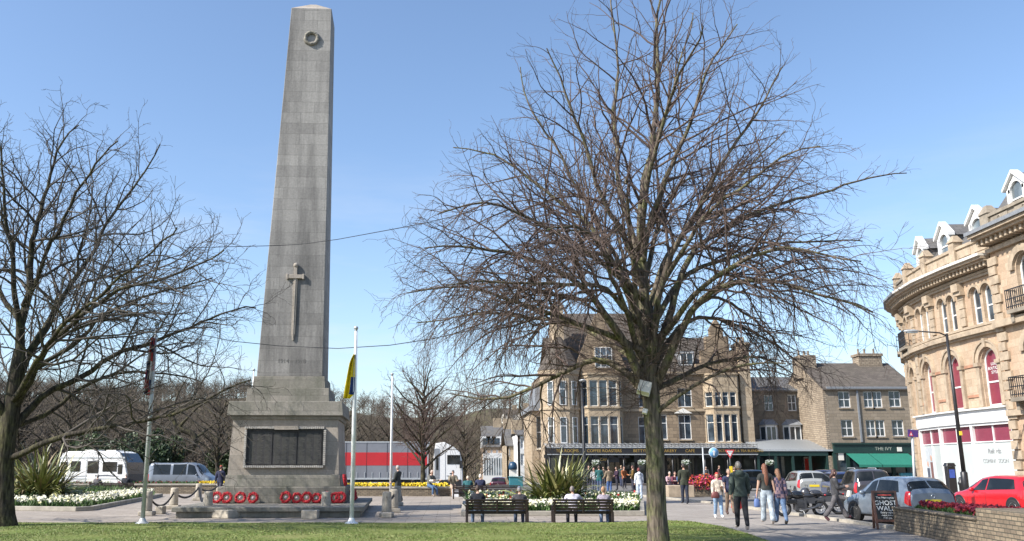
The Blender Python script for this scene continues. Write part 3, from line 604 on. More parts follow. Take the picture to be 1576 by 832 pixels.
pc = W(858, 770, 35.2); flax((pc.x, 35.2, .05), 2.55, 1.7, 560, 2, 'tall spiky green flax in the centre bed behind the benches')
pl_ = W(58, 770, 40.0); flax((pl_.x, 40.0, .05), 3.1, 2.0, 600, 4, 'tall spiky green flax in the left bed beside the dark trunk')

# flower beds
M['fl_white'] = pm((0.62, 0.60, 0.48), 0.7, var=0.1, scale=30); M['fl_cream'] = pm((0.72, 0.68, 0.36), 0.7, var=0.15, scale=30); M['fl_yellow'] = pm((0.62, 0.45, 0.015), 0.7, var=0.1, scale=30)
M['fl_red'] = pm((0.36, 0.02, 0.025), 0.7, var=0.3, scale=30); M['fl_pink'] = pm((0.55, 0.06, 0.16), 0.7, var=0.25, scale=30); M['fl_plum'] = pm((0.19, 0.01, 0.03), 0.7, var=0.3, scale=30); M['fl_orange'] = pm((0.7, 0.18, 0.02), 0.7, var=.2, scale=30)
M['fl_leaf'] = pm((0.055, 0.11, 0.022), 0.6, var=0.4, scale=4)
def flowers(name, poly, z, nf, nleaf, fh, size, fmats, probs, seed, label, leafh=.28, leafw=.02, clump=1.0):
    r = np.random.default_rng(seed); P_ = np.array(poly); lo, hi = P_.min(0), P_.max(0)
    def pts(n):
        out = np.zeros((0, 2))
        while len(out) < n:
            q = r.uniform(lo, hi, (n * 2, 2)); q = q[in_poly(q[:, 0], q[:, 1], poly)]; out = np.concatenate([out, q])
        return out[:n]
    V = []; Fq = []; mi = []; o = 0
    q = pts(nleaf); a = r.uniform(0, 2 * np.pi, nleaf); h = leafh * r.uniform(.5, 1.2, nleaf); ln = r.normal(0, .35, (nleaf, 2)) * h[:, None]; wv = np.stack([-np.sin(a), np.cos(a)], 1) * leafw
    z0 = np.full((nleaf, 1), z)
    v = np.stack([np.concatenate([q - wv, z0], 1), np.concatenate([q + wv, z0], 1), np.concatenate([q + ln * .6 + wv, z0 + h[:, None] * .7], 1), np.concatenate([q + ln, z0 + h[:, None]], 1)], 1).reshape(-1, 3)
    V.append(v); Fq.append(np.arange(4 * nleaf).reshape(-1, 4)); mi += [0] * nleaf; o += 4 * nleaf
    q = pts(nf)
    if clump: nz = np.sin(q[:, 0] * 2.1 + seed) * np.sin(q[:, 1] * 2.7 + 1) + np.sin(q[:, 0] * 5.3) * .5; keep = nz > -0.55 * clump + r.normal(0, .3, nf) - .2; q = q[keep]
    nf = len(q); c = np.concatenate([q, (z + fh * r.uniform(.6, 1.15, nf))[:, None]], 1)
    # each bloom: three crossed petals quads facing roughly up and out
    for k in range(3):
        nrm = r.normal(0, .55, (nf, 3)) + [-.2, -.4, .8]; nrm /= np.linalg.norm(nrm, axis=1, keepdims=True)
        aa = np.cross(nrm, r.normal(size=(nf, 3))); aa /= np.linalg.norm(aa, axis=1, keepdims=True); bb = np.cross(nrm, aa); s = (size * r.uniform(.7, 1.25, nf))[:, None]
        cc = c + r.normal(0, size * .35, (nf, 3)); v = np.stack([cc - aa * s, cc - bb * s, cc + aa * s, cc + bb * s], 1).reshape(-1, 3)
        V.append(v); Fq.append(np.arange(4 * nf).reshape(-1, 4) + o); o += 4 * nf
    ch = r.choice(len(fmats), nf, p=probs) + 1; mi = np.concatenate([mi, ch, ch, ch])
    ob = np_mesh(name, np.concatenate(V), np.concatenate(Fq), ['fl_leaf'] + fmats, mi=mi)
    return tag(ob, label, 'flowers', kind='stuff')
def kerb_ring(poly, h, wd, name, label, mat='kerbstone', closed=True):
    mb = MB(); n = len(poly)
    for i in range(n if closed else n - 1):
        a, b = Vector(poly[i]), Vector(poly[(i + 1) % n]); d = (b - a).normalized(); nn = Vector((-d.y, d.x)) * wd
        mb.prism([tuple(a), tuple(b), tuple(b + nn), tuple(a + nn)], 0.0, h + 0.003 * (i % 2), axis='z')
    return tag(mb.build(name, mat, bevel=.012), label, 'kerb')
bedC = [(0.35, 30.6), (6.5, 30.9), (8.4, 40.0), (8.0, 42.5), (0.6, 42.5)]
bedL = [(-30, 37.5), (-17.2, 34.6), (-13.7, 33.8), (-13.3, 34.4), (-15.6, 50), (-30, 50)]
for nm, pb, lab in (('kerb', bedC, 'low stone edging round the centre flower bed behind the benches'), ('kerb', bedL, 'low stone edging round the left flower bed by the flax')):
    kerb_ring(pb, .16, .16, nm, lab)
    x_ = sheet('bed_soil', [(x * .999, y) for x, y in pb], .10, 'earth')
def shrink(p, k=.93):
    c = np.mean(p, axis=0); return [tuple(c + (np.array(q) - c) * k) for q in p]
flowers('white_flowers', [(0.6, 30.95), (6.3, 31.2), (6.9, 34), (0.7, 33.8)], .1, 1700, 10000, .30, .045, ['fl_white', 'fl_cream'], [.8, .2], 1, 'white spring flowers massed along the front of the centre bed', clump=1.4)
flowers('mixed_flowers', [(0.7, 33.6), (6.8, 33.8), (8.1, 40.0), (7.8, 42), (0.8, 42)], .1, 900, 12000, .40, .045, ['fl_white', 'fl_cream', 'fl_red'], [.7, .2, .1], 2, 'green leaves and scattered white flowers at the back of the centre bed', leafh=.42)
flowers('white_flowers', [(-26, 36.9), (-17.2, 34.95), (-13.7, 34.15), (-13.9, 37), (-15.2, 47), (-15.9, 49.5), (-17.2, 49.5), (-16.6, 42), (-17.5, 38.2), (-26, 38.6)], .1, 2000, 11000, .30, .05, ['fl_white', 'fl_cream'], [.85, .15], 3, 'white spring flowers along the edge of the left bed', clump=1.5)
flowers('bed_leaves', [(-28, 38.8), (-17.4, 38.0), (-16.7, 42), (-17.2, 49.5), (-28, 49.5)], .1, 500, 13000, .35, .04, ['fl_white', 'fl_cream'], [.5, .5], 4, 'green leaves filling the middle of the left bed', leafh=.5)
# daffodils behind low walls
def wall_run(name, x0, x1, y, h, label, mat='drywall'):
    mb = MB(); mb.box(x0, x1, y, y + .4, 0, h); mb.box(x0 - .04, x1 + .04, y - .05, y + .46, h + .002, h + .09, 1)
    return tag(mb.build(name, [mat, 'kerbstone']), label, 'wall')
wall_run('low_wall', -6.3, 1.6, 50.6, .42, 'low stone garden wall in front of the yellow daffodils')
wall_run('low_wall', -26.0, -12.2, 55.0, .50, 'low stone garden wall behind the left flower bed')
sheet('bed_soil', [(-6.3, 51), (1.6, 51), (1.6, 53), (-6.3, 53)], .32, 'earth'); sheet('bed_soil', [(-26, 55.4), (-12.2, 55.4), (-12.2, 57), (-26, 57)], .36, 'earth')
flowers('daffodils', [(-6.2, 51.1), (-.1, 51.1), (-.1, 52.6), (-6.2, 52.6)], .30, 1500, 3000, .32, .055, ['fl_yellow'], [1], 5, 'yellow daffodils in a strip behind the low wall', clump=0.0)
flowers('daffodils', [(-15.2, 55.5), (-12.3, 55.5), (-12.3, 56.6), (-15.2, 56.6)], .36, 500, 1200, .3, .055, ['fl_yellow'], [1], 6, 'yellow daffodils below the grey van', clump=0.0)
flowers('red_shoots', [(-26, 55.5), (-15.4, 55.5), (-15.4, 56.8), (-26, 56.8)], .36, 250, 3500, .3, .05, ['fl_plum'], [1], 7, 'dark low planting behind the left wall', leafh=.35)

# ------------------------------------------------------------------ the memorial
MC = Vector((-6.12, 35.0, 0))
mem = thing('obelisk_memorial', 'tall grey stone obelisk memorial with carved sword and bronze name plaque', 'memorial', MC, R(3))
mb = MB(); mb.box(-3.05, 3.05, -5.45, 3.2, .19, .33); mb.box(-2.93, 2.93, -5.33, 3.1, 0, .19); mb.build('platform', 'memorial_dark', mem, bevel=.015)
mb = MB(); mb.box(-2.27, 2.27, -2.27, 2.27, .331, .90); mb.build('pedestal_step', 'memorial_dark', mem, bevel=.02)
mb = MB(); mb.frus(-2.08, 2.08, -2.08, 2.08, .902, -2.03, 2.03, -2.03, 2.03, 1.31); mb.build('plinth', 'memorial_dark', mem, bevel=.015)
mb = MB(); mb.frus(-1.99, 1.99, -1.99, 1.99, 1.312, -1.9, 1.9, -1.9, 1.9, 3.28); mb.build('pedestal', 'memorial_clean', mem)
mb = MB(); mb.frus(-1.95, 1.95, -1.95, 1.95, 3.282, -2.0, 2.0, -2.0, 2.0, 3.42); mb.frus(-2.10, 2.10, -2.10, 2.10, 3.422, -2.05, 2.05, -2.05, 2.05, 3.94); mb.build('cornice', 'memorial_dark', mem, bevel=.012)
mb = MB(); mb.frus(-1.54, 1.54, -1.54, 1.54, 3.942, -1.51, 1.51, -1.51, 1.51, 4.47); mb.frus(-1.36, 1.36, -1.36, 1.36, 4.472, -1.32, 1.32, -1.32, 1.32, 4.92); mb.build('upper_steps', 'memorial_dark', mem, bevel=.015)
SZ0, SZ1, SH0, SH1 = 4.922, 20.35, 1.235, .835
def sh(z): return SH0 + (SH1 - SH0) * (z - SZ0) / (SZ1 - SZ0)
LX = .27
mb = MB(); mb.frus(-SH0, SH0, -SH0, SH0, SZ0, LX - SH1, LX + SH1, -SH1, SH1, SZ1); mb.build('shaft', 'memorial', mem, bevel=.02)
mb = MB(); mb.frus(LX - SH1 * .97, LX + SH1 * .97, -SH1 * .97, SH1 * .97, SZ1 + .002, LX - .12, LX + .12, -.12, .12, SZ1 + .55); mb.build('apex', 'memorial_clean', mem)
def mloc(px, py, d): return Matrix.Rotation(-R(3), 4, 'Z') @ (W(px, py, d) - MC)
tilt = math.atan((SH0 - SH1) / (SZ1 - SZ0))
# sword
zt, zg, zb = mloc(457, 408, 34).z, mloc(456, 430, 34).z, mloc(451, 525, 34).z
mb = MB(); H_ = lambda z: -sh(z)
y0 = -.06; hb = zg - zb
mb.M = Matrix.Translation((mloc(454, 470, 34).x, H_(zb) - .0, zb)) @ Matrix.Rotation(-tilt, 4, 'X')
mb.prism([(-.02, 0), (.02, 0), (.07, .28), (.085, hb), (-.085, hb), (-.07, .28)], y0, .01); mb.prism([(-.012, .1), (.012, .1), (.03, hb), (-.03, hb)], y0 - .02, y0)
mb.box(-.30, .30, y0 - .05, .012, hb, hb + .15); mb.box(-.34, -.27, y0 - .06, .01, hb - .03, hb + .18); mb.box(.27, .34, y0 - .06, .01, hb - .03, hb + .18)
mb.box(-.06, .06, y0 - .04, .01, hb + .15, zt - zb - .1); mb.ball((0, -.06, zt - zb - .04), (.1, .09, .1)); mb.build('sword_carving', 'memorial_clean', mem, bevel=.01)
zw = mloc(480, 60, 34.2).z; mb = MB(); c = (mloc(480, 60, 34.2).x, -sh(zw) - .03, zw); mb.torus(c, .255, .075, 34, 8, ax=(0, 1, 0), jit=.3); mb.build('wreath_carving', 'memorial_dark', mem)
# plaque
xa, xb = -1.44, 1.50; za, zb2 = 1.56, 3.03; yf = -1.965
mb = MB()
for i in range(int((xb - xa) / .07)):
    x = xa + i * .07
    for z in (za, zb2 - .09): mb.box(x + .006, x + .064, yf - .165, yf + .1, z + rnd.uniform(0, .012), z + .09 - rnd.uniform(0, .012))
for i in range(int((zb2 - za - .18) / .07)):
    z = za + .09 + i * .07
    for x in (xa, xb - .09): mb.box(x + rnd.uniform(0, .012), x + .09 - rnd.uniform(0, .012), yf - .165, yf + .1, z + .006, z + .064)
mb.build('plaque_frame', 'carved', mem)
mb = MB(); mb.box(-.36, .5, yf - .19, yf + .1, zb2 - .12, zb2 + .012); mb.build('lintel', 'memorial_clean', mem)
mb = MB(); mb.box(xa + .085, xb - .085, yf - .05, yf + .09, za + .085, zb2 - .085); mb.build('plaque_backing', 'bronze', mem)
pw = (xb - xa - .40) / 3
for k in range(3):
    x = xa + .16 + k * (pw + .04); mb = MB(); mb.box(x, x + pw, yf - .075, yf - .051, za + .11, zb2 - .2); pn = mb.build('name_panel', 'bronze', mem, bevel=.006)
    mb = MB()
    for q in range(3):
        for j in range(34):
            zz = za + .15 + j * .0325; xx = x + .04 + q * (pw - .04) / 3; mb.box(xx, xx + rnd.uniform(.13, .23), yf - .079, yf - .0745, zz, zz + .013)
    o = mb.build('raised_names', pm((.12, .115, .10), .5, .3), pn); o['kind'] = 'stuff'
mb = MB(); mb.box(-.42, .55, yf - .11, yf - .052, zb2 - .19, zb2 - .15); mb.build('panel_moulding', 'bronze', mem)
text(mem, '1914 - 1918', M['memorial'], .22, Matrix.Translation((.05, -sh(5.55) - .002, 5.5)) @ Matrix.Rotation(-tilt, 4, 'X') @ FRONT, 'inscription', .006)
# poppy wreaths
def make_wreath():
    root = thing('poppy_wreath', 'x', 'wreath', (0, 0, 0), 0, 'poppy wreaths laid round the memorial')
    mb = MB(); r = random.Random(4)
    mb.torus((0, 0, 0), .165, .05, 22, 7, ax=(0, 1, 0))
    for i in range(90):
        a = r.uniform(0, 6.28); b = r.uniform(-2.4, .6) ; rr = .165 + .06 * math.cos(b); c = Vector((rr * math.cos(a), .06 * math.sin(b) - .01, rr * math.sin(a))); s = r.uniform(.022, .036)
        n_ = Vector((math.cos(a) * math.cos(b), math.sin(b) - .2, math.sin(a) * math.cos(b))).normalized(); u = n_.orthogonal().normalized(); v = n_.cross(u)
        mb.add([c + u * s, c + v * s, c - u * s, c - v * s, c + n_ * .015], [(0, 1, 4), (1, 2, 4), (2, 3, 4), (3, 0, 4)])
    mb.build('ring', 'petal_red', root)
    mb = MB(); mb.lathe([(.001, -.01), (.055, -.01), (.055, .01), (.001, .012)], 14); o = mb.build('emblem', pm((.5, .44, .46), .6), root); o.rotation_euler = (R(90), 0, 0); o.location = (0, .0, 0)
    return root
w0 = make_wreath(); first = True
WP = [(334, 768, 'leftmost poppy wreath leaning on the memorial step'), (349, 768, 'second poppy wreath from the left on the memorial step'), (370, 767, 'third poppy wreath from the left on the memorial step'), (389, 768, 'poppy wreath fourth from the left before the gap'),
      (439, 768, 'poppy wreath just right of the gap in the row'), (456, 768, 'poppy wreath second right of the gap in the row'), (471, 767, 'poppy wreath third right of the gap, below the plaque corner'), (486, 769, 'poppy wreath leaning left beside the bollard'), (501, 766, 'poppy wreath behind the front bollard'),
      (515, 767, 'upright poppy wreath between the front bollard and the white flagpole'), (523, 769, 'large bright red poppy wreath at the corner of the step')]
for i, (px, py, lab) in enumerate(WP):
    o = w0 if i == 0 else copy_tree(w0); p = W(px, py, 32.45); o['label'] = lab; s = rnd.uniform(.82, .98)
    o.location = (p.x, 32.52 + .052 * (p.x + 6.1), .33 + .225 * s); o.rotation_euler = (R(-14), rnd.uniform(-.3, .3), R(3 + rnd.uniform(-8, 8))); o.scale = (s, s, s)
for j, (ly, lab) in enumerate([(-1.7, 'shaded poppy wreath nearest the corner on the right side of the memorial'), (-.9, 'shaded poppy wreath on the right side behind the white flagpole'), (-.1, 'shaded poppy wreath midway along the right side of the step'), (.7, 'shaded poppy wreath at the back of the right side of the step')]):
    o = copy_tree(w0); q = Matrix.Rotation(R(3), 4, 'Z') @ Vector((2.45, ly, 0)) + MC; o.location = (q.x, q.y, .56); o.rotation_euler = (R(-14), 0, R(93)); o['label'] = lab
w1 = copy_tree(w0); q = Matrix.Rotation(R(3), 4, 'Z') @ Vector((2.2, -2.0, 0)) + MC; w1.location = (q.x, q.y, .93 + .2); w1.rotation_euler = (R(-10), 0, R(93)); w1['label'] = 'poppy wreath standing higher on the shaded plinth ledge'
# bollards
def make_bollard():
    root = thing('stone_bollard', 'x', 'bollard', (0, 0, 0), 0, 'stone bollards round the memorial')
    mb = MB(); mb.lathe([(.165, .12), (.162, .2), (.148, .74), (.14, .785), (.10, .80), (.001, .802)], 16); mb.build('post', 'bollard', root)
    mb = MB(); mb.box(-.24, .24, -.24, .24, 0, .14); mb.build('base', 'bollard', root, bevel=.02)
    [MB().torus((0, y, .62), .03, .009, 10, 5, ax=(1, 0, 0)).build('ring', 'chain', root) for y in (-.165, .165)]
    return root
b0 = make_bollard()
BP = {'A': (319, 794, 'stone bollard at the front left corner of the memorial platform'), 'B': (501, 795, 'stone bollard in front of the poppy wreaths'), 'C': (595, 795, 'stone bollard nearest the front, right of the white flagpole'), 'C2': (606, 788, 'stone bollard tucked behind the one right of the flagpole'),
      'D': (267, 783, 'stone bollard standing by the left flower bed'), 'E': (226, 793, 'stone bollard half hidden behind the left flagpole'), 'F': (305, 770, 'stone bollard further back left of the platform'), 'H': (337, 762, 'stone bollard beside the back left pedestal corner'), 'K': (612, 778, 'stone bollard beside the person in dark clothes')}
bl = {}
for i, (k, (px, py, lab)) in enumerate(BP.items()):
    o = b0 if i == 0 else copy_tree(b0); p = G(px, py); o.location = p; o['label'] = lab; bl[k] = p; o.rotation_euler = (0, 0, R(3))
def chain(a, b, sag, label):
    a = a + Vector((0, 0, .60)); b = b + Vector((0, 0, .60)); mb = MB(); d = (b - a); d2 = Vector((d.x, d.y, 0)).normalized(); a = a + d2 * .18; b = b - d2 * .18; n_ = max(8, int((b - a).length / .085)); pr = None
    for i in range(n_):
        t = (i + .5) / n_; p = a.lerp(b, t); p.z -= sag * 4 * t * (1 - t); p.z = max(p.z, .05); tx = (b - a).normalized(); tx.z = -sag * 4 * (1 - 2 * t) / (b - a).length; tx.normalize()
        nn = tx.cross(Vector((0, 0, 1))).normalized(); ax = nn if i % 2 else tx.cross(nn)
        q = Vector((0, 0, 1)).rotation_difference(ax); mb.torus((0, 0, 0), .04, .011, 9, 4, ax=ax)
        for k in range(9 * 4):
            vv = Vector(mb.v[-36 + k]); al = vv.dot(tx); vv = vv + tx * al * .5; mb.v[-36 + k] = tuple(vv + p)
    ob = mb.build('chain', 'chain'); tag(ob, label, 'chain', 'iron chains between the bollards')
chain(bl['E'], bl['D'], .38, 'iron chain sagging from the bollard behind the left flagpole to the flower bed bollard'); chain(bl['D'], bl['F'], .30, 'iron chain sagging between the flower bed bollard and the one further back'); chain(bl['C'], bl['C2'], .1, 'short iron chain between the paired bollards right of the flagpole')
chain(bl['F'], bl['H'], .25, 'iron chain running to the bollard at the back left pedestal corner'); chain(bl['A'], bl['F'], .4, 'iron chain running back along the left side of the platform')
def slab(p0, p1, wd, h, lab):
    a, b = G(*p0), G(*p1); d = (b - a); L = d.length; mb = MB(); mb.box(0, L, 0, wd, 0, h); o = mb.build('stone_block', 'bollard', bevel=.02); o.location = a; o.rotation_euler = (0, 0, math.atan2(d.y, d.x)); tag(o, lab, 'stone block', 'low stone blocks on the paving')
slab((325, 797), (351, 798), .55, .26, 'low stone block beside the front left bollard'); slab((463, 799), (488, 799), .5, .27, 'low stone block left of the bollard by the wreaths'); slab((238, 791), (250, 791), .4, .26, 'small low stone block right of the left flagpole'); slab((587, 797), (603, 797), .5, .16, 'low stone block under the bollard right of the white flagpole')

# ------------------------------------------------------------------ flagpoles, flags, wires
def flagpole(px, py, top_py, label, mat='whitepole', r=.055, d=None):
    p = G(px, py) if d is None else W(px, 700, d); p.z = 0
    h = W(px, top_py, p.y).z; root = thing('flagpole', label, 'flagpole', p)
    mb = MB(); mb.tube([(0, 0, .02), (0, 0, h * .6), (0, 0, h)], [r * 1.15, r, r * .6], 12); mb.build('pole', mat, root)
    mb = MB(); mb.lathe([(.22, 0), (.2, .04), (.11, .08), (.075, .16), (.07, .18)], 16); mb.build('base', mat, root)
    mb = MB(); mb.ball((0, 0, h + .05), (.07, .07, .06)); mb.lathe([(.05, 0), (.05, .03), (.03, .05)], 10, (0, 0, h - .02)); mb.build('finial', 'galv', root)
    mb = MB(); mb.tube([(r * 1.3, -.02, 1.1), (r * 1.4, -.02, h * .5), (r * .9, -.01, h - .03)], .005, 4); mb.build('halyard', 'offwhite', root)
    return p, h
p1, h1 = flagpole(541, 807, 507, 'white flagpole in front of the memorial with yellow and blue flag at half mast')
p2, h2 = flagpole(219, 807, 500, 'grey metal flagpole at the left with a furled red and blue flag', 'galv')
p3, h3 = flagpole(602, 700, 577, 'bare white flagpole right of the memorial', d=41.5, r=.05)
p4, h4 = flagpole(384.5, 700, 570, 'white flagpole partly hidden behind the memorial left edge', d=46, r=.05)
def flag(px_pts, d, mats, label, seed):
    """draped cloth: hoist edge along the pole, folds hanging; px_pts rows of (hoist px, fly px, y)"""
    r = random.Random(seed); V = []; Fq = []; mi = []; nx = 18; ny = len(px_pts)
    for (xh, xf, y) in px_pts:
        a, b = W(xh, y, d), W(xf, y, d)
        for i in range(nx):
            t = i / (nx - 1); p = a.lerp(b, t); p.y += .10 * math.sin(t * 13 + y * .02) * (0.2 + t); V.append(tuple(p))
    for j in range(ny - 1):
        for i in range(nx - 1): Fq.append((j * nx + i, j * nx + i + 1, (j + 1) * nx + i + 1, (j + 1) * nx + i)); mi.append(mats[1](i / (nx - 2), j / (ny - 2)))
    o = np_mesh('flag', V, Fq, mats[0], smooth=True, mi=mi); m = o.modifiers.new('solid', 'SOLIDIFY'); m.thickness = .006
    return tag(o, label, 'flag')
M['flag_y'] = pm((.78, .6, .01), .7, var=.12, scale=3); M['flag_b'] = pm((.012, .04, .16), .7, var=.2, scale=3); M['flag_r'] = pm((.4, .03, .035), .7, var=.2); M['flag_n'] = pm((.02, .025, .07), .7, var=.2); M['flag_w'] = pm((.6, .58, .58), .7, var=.1)
flag([(547, 545, 545), (547, 541, 552), (546.5, 538, 560), (546.5, 536, 570), (546, 534, 580), (546, 532, 590), (545.5, 530, 600), (544, 529, 607), (538, 528, 613)], p1.y - .05, (['flag_y', 'flag_b'], lambda t, s: 1 if (t < .45 and .45 < s < .92) or (t < .3 and s < .08) else 0), 'yellow and blue flag hanging limp at half mast on the white pole', 1)
flag([(239, 236, 520), (239, 233, 530), (238, 231, 542), (238, 228, 556), (237, 226, 570), (236, 224, 584), (235, 223, 598), (232, 222, 608)], p2.y - .05, (['flag_r', 'flag_n', 'flag_w'], lambda t, s: [0, 1, 0, 2, 1, 0, 1, 0][int((t * 2.2 + s * 4.5)) % 8]), 'furled dark red and blue flag hanging limp on the left pole', 2)
def wire(pts, label, r=.011):
    mb = MB(); mb.tube(pts, r, 4); tag(mb.build('wire', 'black'), label, 'wire')
wire([W(285, 381, 27), W(330, 380, 27.6), W(413, 378, 28.6), W(460, 376, 29), W(520, 368, 27.5), W(580, 357, 25), W(650, 344, 22.5), W(740, 322, 20.6)], 'thin upper cable crossing in front of the obelisk to the lime tree')
wire([W(280, 506, 27), W(310, 515, 27.8), W(360, 525, 28.8), W(430, 532, 29), W(520, 536, 27.5), W(600, 531, 25), W(660, 522, 22.5), W(740, 505, 20.5)], 'thin lower cable crossing in front of the obelisk below the sword')

# ------------------------------------------------------------------ benches
def make_bench(L, label, loc, rz, mat='darkwood', group='dark slatted garden benches', zs=.74):
    root = thing('park_bench', label, 'bench', loc, rz, group); h = L / 2
    mb = MB(); [mb.box(-h, h, -.26 + i * .095, -.26 + i * .095 + .075, .425, .455) for i in range(5)]; mb.build('seat', mat, root, bevel=.006)
    mb = MB(); mb.M = Matrix.Translation((0, .24, .44)) @ Matrix.Rotation(R(-10), 4, 'X')
    mb.box(-h, h, -.02, .025, .40, .48)
    for i in range(3): mb.box(-h, h, -.015, .015, .06 + i * .115, .06 + i * .115 + .085)
    for x in (-h + .06, 0, h - .06): mb.box(x - .03, x + .03, .026, .06, -.05, .47)
    mb.build('backrest', mat, root, bevel=.006)
    for x in (-h + .04, h - .04):
        for y in (-.24, .26): mb = MB(); mb.box(x - .035, x + .035, y - .035, y + .035, 0, .42 if y > 0 else .64); mb.build('leg', mat, root, bevel=.006)
        mb = MB(); mb.box(x - .04, x + .04, -.29, .27, .64, .68); mb.build('armrest', mat, root, bevel=.008)
    mb = MB(); mb.box(-h + .05, h - .05, -.02, .03, .33, .42); mb.build('rail', mat, root); root.scale = (1, .9, zs)
    return root
# these two face away from the viewer (towards the flower bed)
BY = 27.0
bA = Vector((W(764, 700, BY).x, BY + .1, .006)); bB = Vector((W(894, 700, BY).x, BY + .1, .006))
make_bench(1.84, 'left dark slatted bench facing the flower bed with two people on it', bA, R(180)); make_bench(1.78, 'right dark slatted bench in front of the flax plant', bB, R(180))
bD = Vector((W(178, 700, 53.2).x, 53.2, 0)); make_bench(2.6, 'dark bench behind the left flower bed below the caravan', bD, R(180))
bE = Vector((W(748, 700, 46.5).x, 46.5, 0)); make_bench(3.4, 'long dark bench behind the centre flower bed facing the road', bE, R(180))

# ------------------------------------------------------------------ people
M['skin'] = pm((.50, .31, .23), .55, var=.08, scale=12); M['eye'] = pm((.03, .025, .02), .3); M['lip'] = pm((.36, .14, .12), .5)
def rotx(p, a, c): # lean forward (+a) about the pelvis
    y, z = p[1] - c[1], p[2] - c[2]; return Vector((p[0], c[1] + y * math.cos(a) + z * math.sin(a), c[2] + z * math.cos(a) - y * math.sin(a)))
def person(label, loc, rz, H=1.72, thigh=(14, -14), knee=(6, 18), arm=(-14, 14), elbow=(16, 16), abd=(7, 7), lean=0, headturn=0, nod=0, sit=None,
           top=(.1, .1, .1), bottom=(.05, .06, .1), shoe=(.05, .05, .05), hair=(.06, .04, .03), sleeve=1.0, hem=.86, longhair=0.0, cap=None, flare=0.0, female=False, top_mat=None, group=None, hood=False, bulk=1.0, skin=None, elbow_in=(0, 0), spread=0, fingers=True):
    r = R; pelvis = Vector((0, 0, .94)); L = {}
    J = {'pelvis': pelvis, 'waist': Vector((0, 0, 1.10)), 'chest': Vector((0, .0, 1.30)), 'nb': Vector((0, -.01, 1.45)), 'nt': Vector((0, .015, 1.55)), 'head': Vector((0, .03, 1.645))}
    sw = (.165 if female else .185) * (0.5 + .5 * bulk)
    for s, k in ((-1, 0), (1, 1)):
        J['sh%d' % k] = Vector((s * sw, -.005, 1.41))
    for n_ in list(J): J[n_] = rotx(J[n_], r(lean), pelvis)
    for s, k in ((-1, 0), (1, 1)):
        hp = Vector((s * .088, 0, .885)); a = r(thigh[k]); b = r(thigh[k] - knee[k]); sp_ = s * math.sin(r(spread))
        kn = hp + Vector((sp_ * .42, math.sin(a) * .42, -math.cos(a) * .42)); an = kn + Vector((0, math.sin(b) * .40, -math.cos(b) * .40)); tl_ = r(max(-40, min(0, (b * 57.3) * 1.0)))
        J['hip%d' % k] = hp; J['kn%d' % k] = kn; J['an%d' % k] = an; J['toe%d' % k] = an + Vector((s * .015, .155 * math.cos(b), -.05 + .155 * math.sin(b)))
        a = r(arm[k]) - r(lean) * 0; d1 = Vector((s * math.sin(r(abd[k])), math.sin(a), -math.cos(a))).normalized()
        b = a + r(elbow[k]); d2 = Vector((s * math.sin(r(abd[k] - elbow_in[k])), math.sin(b), -math.cos(b))).normalized()
        el = J['sh%d' % k] + d1 * .29; wr = el + d2 * .25; J['el%d' % k] = el; J['wr%d' % k] = wr; J['hd%d' % k] = wr + d2 * .085; L['d%d' % k] = (d1, d2)
    verts = ['pelvis', 'waist', 'chest', 'nb', 'nt']; edges = [(0, 1), (1, 2), (2, 3), (3, 4)]
    fb = .93 if female else 1.0
    rad = {'pelvis': (.135, .115), 'waist': (.115 * fb * bulk, .10 * bulk), 'chest': (.14 * fb * bulk, .115 * bulk), 'nb': (.075, .075), 'nt': (.055, .058)}
    for k in (0, 1):
        i = len(verts); verts += ['sh%d' % k, 'el%d' % k, 'wr%d' % k, 'hd%d' % k]; edges += [(2, i), (i, i + 1), (i + 1, i + 2), (i + 2, i + 3)]
        rad.update({'sh%d' % k: (.075 * fb,) * 2, 'el%d' % k: (.047 * fb,) * 2, 'wr%d' % k: (.032, .026), 'hd%d' % k: (.037, .022)})
        i = len(verts); verts += ['hip%d' % k, 'kn%d' % k, 'an%d' % k, 'toe%d' % k]; edges += [(0, i), (i, i + 1), (i + 1, i + 2), (i + 2, i + 3)]
        rad.update({'hip%d' % k: (.10, .105), 'kn%d' % k: (.066, .068), 'an%d' % k: (.044, .047), 'toe%d' % k: (.042, .034)})
    me = bpy.data.meshes.new('skel'); me.from_pydata([J[n_] for n_ in verts], [(a, b) for a, b in edges], []); ob = bpy.data.objects.new('skel', me); col.objects.link(ob)
    ob.modifiers.new('s', 'SKIN').use_smooth_shade = True; m2 = ob.modifiers.new('d', 'SUBSURF'); m2.levels = 2; m2.render_levels = 2
    for n_, sv in zip(verts, me.skin_vertices[0].data): sv.radius = rad[n_]; sv.use_root = n_ == 'pelvis'
    ev = ob.evaluated_get(bpy.context.evaluated_depsgraph_get()); bm_ = bpy.data.meshes.new_from_object(ev); bpy.data.objects.remove(ob); bpy.data.meshes.remove(me)
    nv = len(bm_.vertices); co = np.empty(nv * 3, np.float32); bm_.vertices.foreach_get('co', co); co = co.reshape(-1, 3); no = np.array([v.normal[:] for v in bm_.vertices], np.float32).reshape(-1, 3)
    faces = [list(p.vertices) for p in bm_.polygons]; bpy.data.meshes.remove(bm_)
    bones = [('pelvis', 'waist', 't'), ('waist', 'chest', 't'), ('chest', 'nb', 't'), ('nb', 'nt', 'n')]
    for k in '01': bones += [('chest', 'sh' + k, 't'), ('sh' + k, 'el' + k, 'u' + k), ('el' + k, 'wr' + k, 'f' + k), ('wr' + k, 'hd' + k, 'h'), ('pelvis', 'hip' + k, 'p'), ('hip' + k, 'kn' + k, 'l' + k), ('kn' + k, 'an' + k, 'l' + k), ('an' + k, 'toe' + k, 's')]
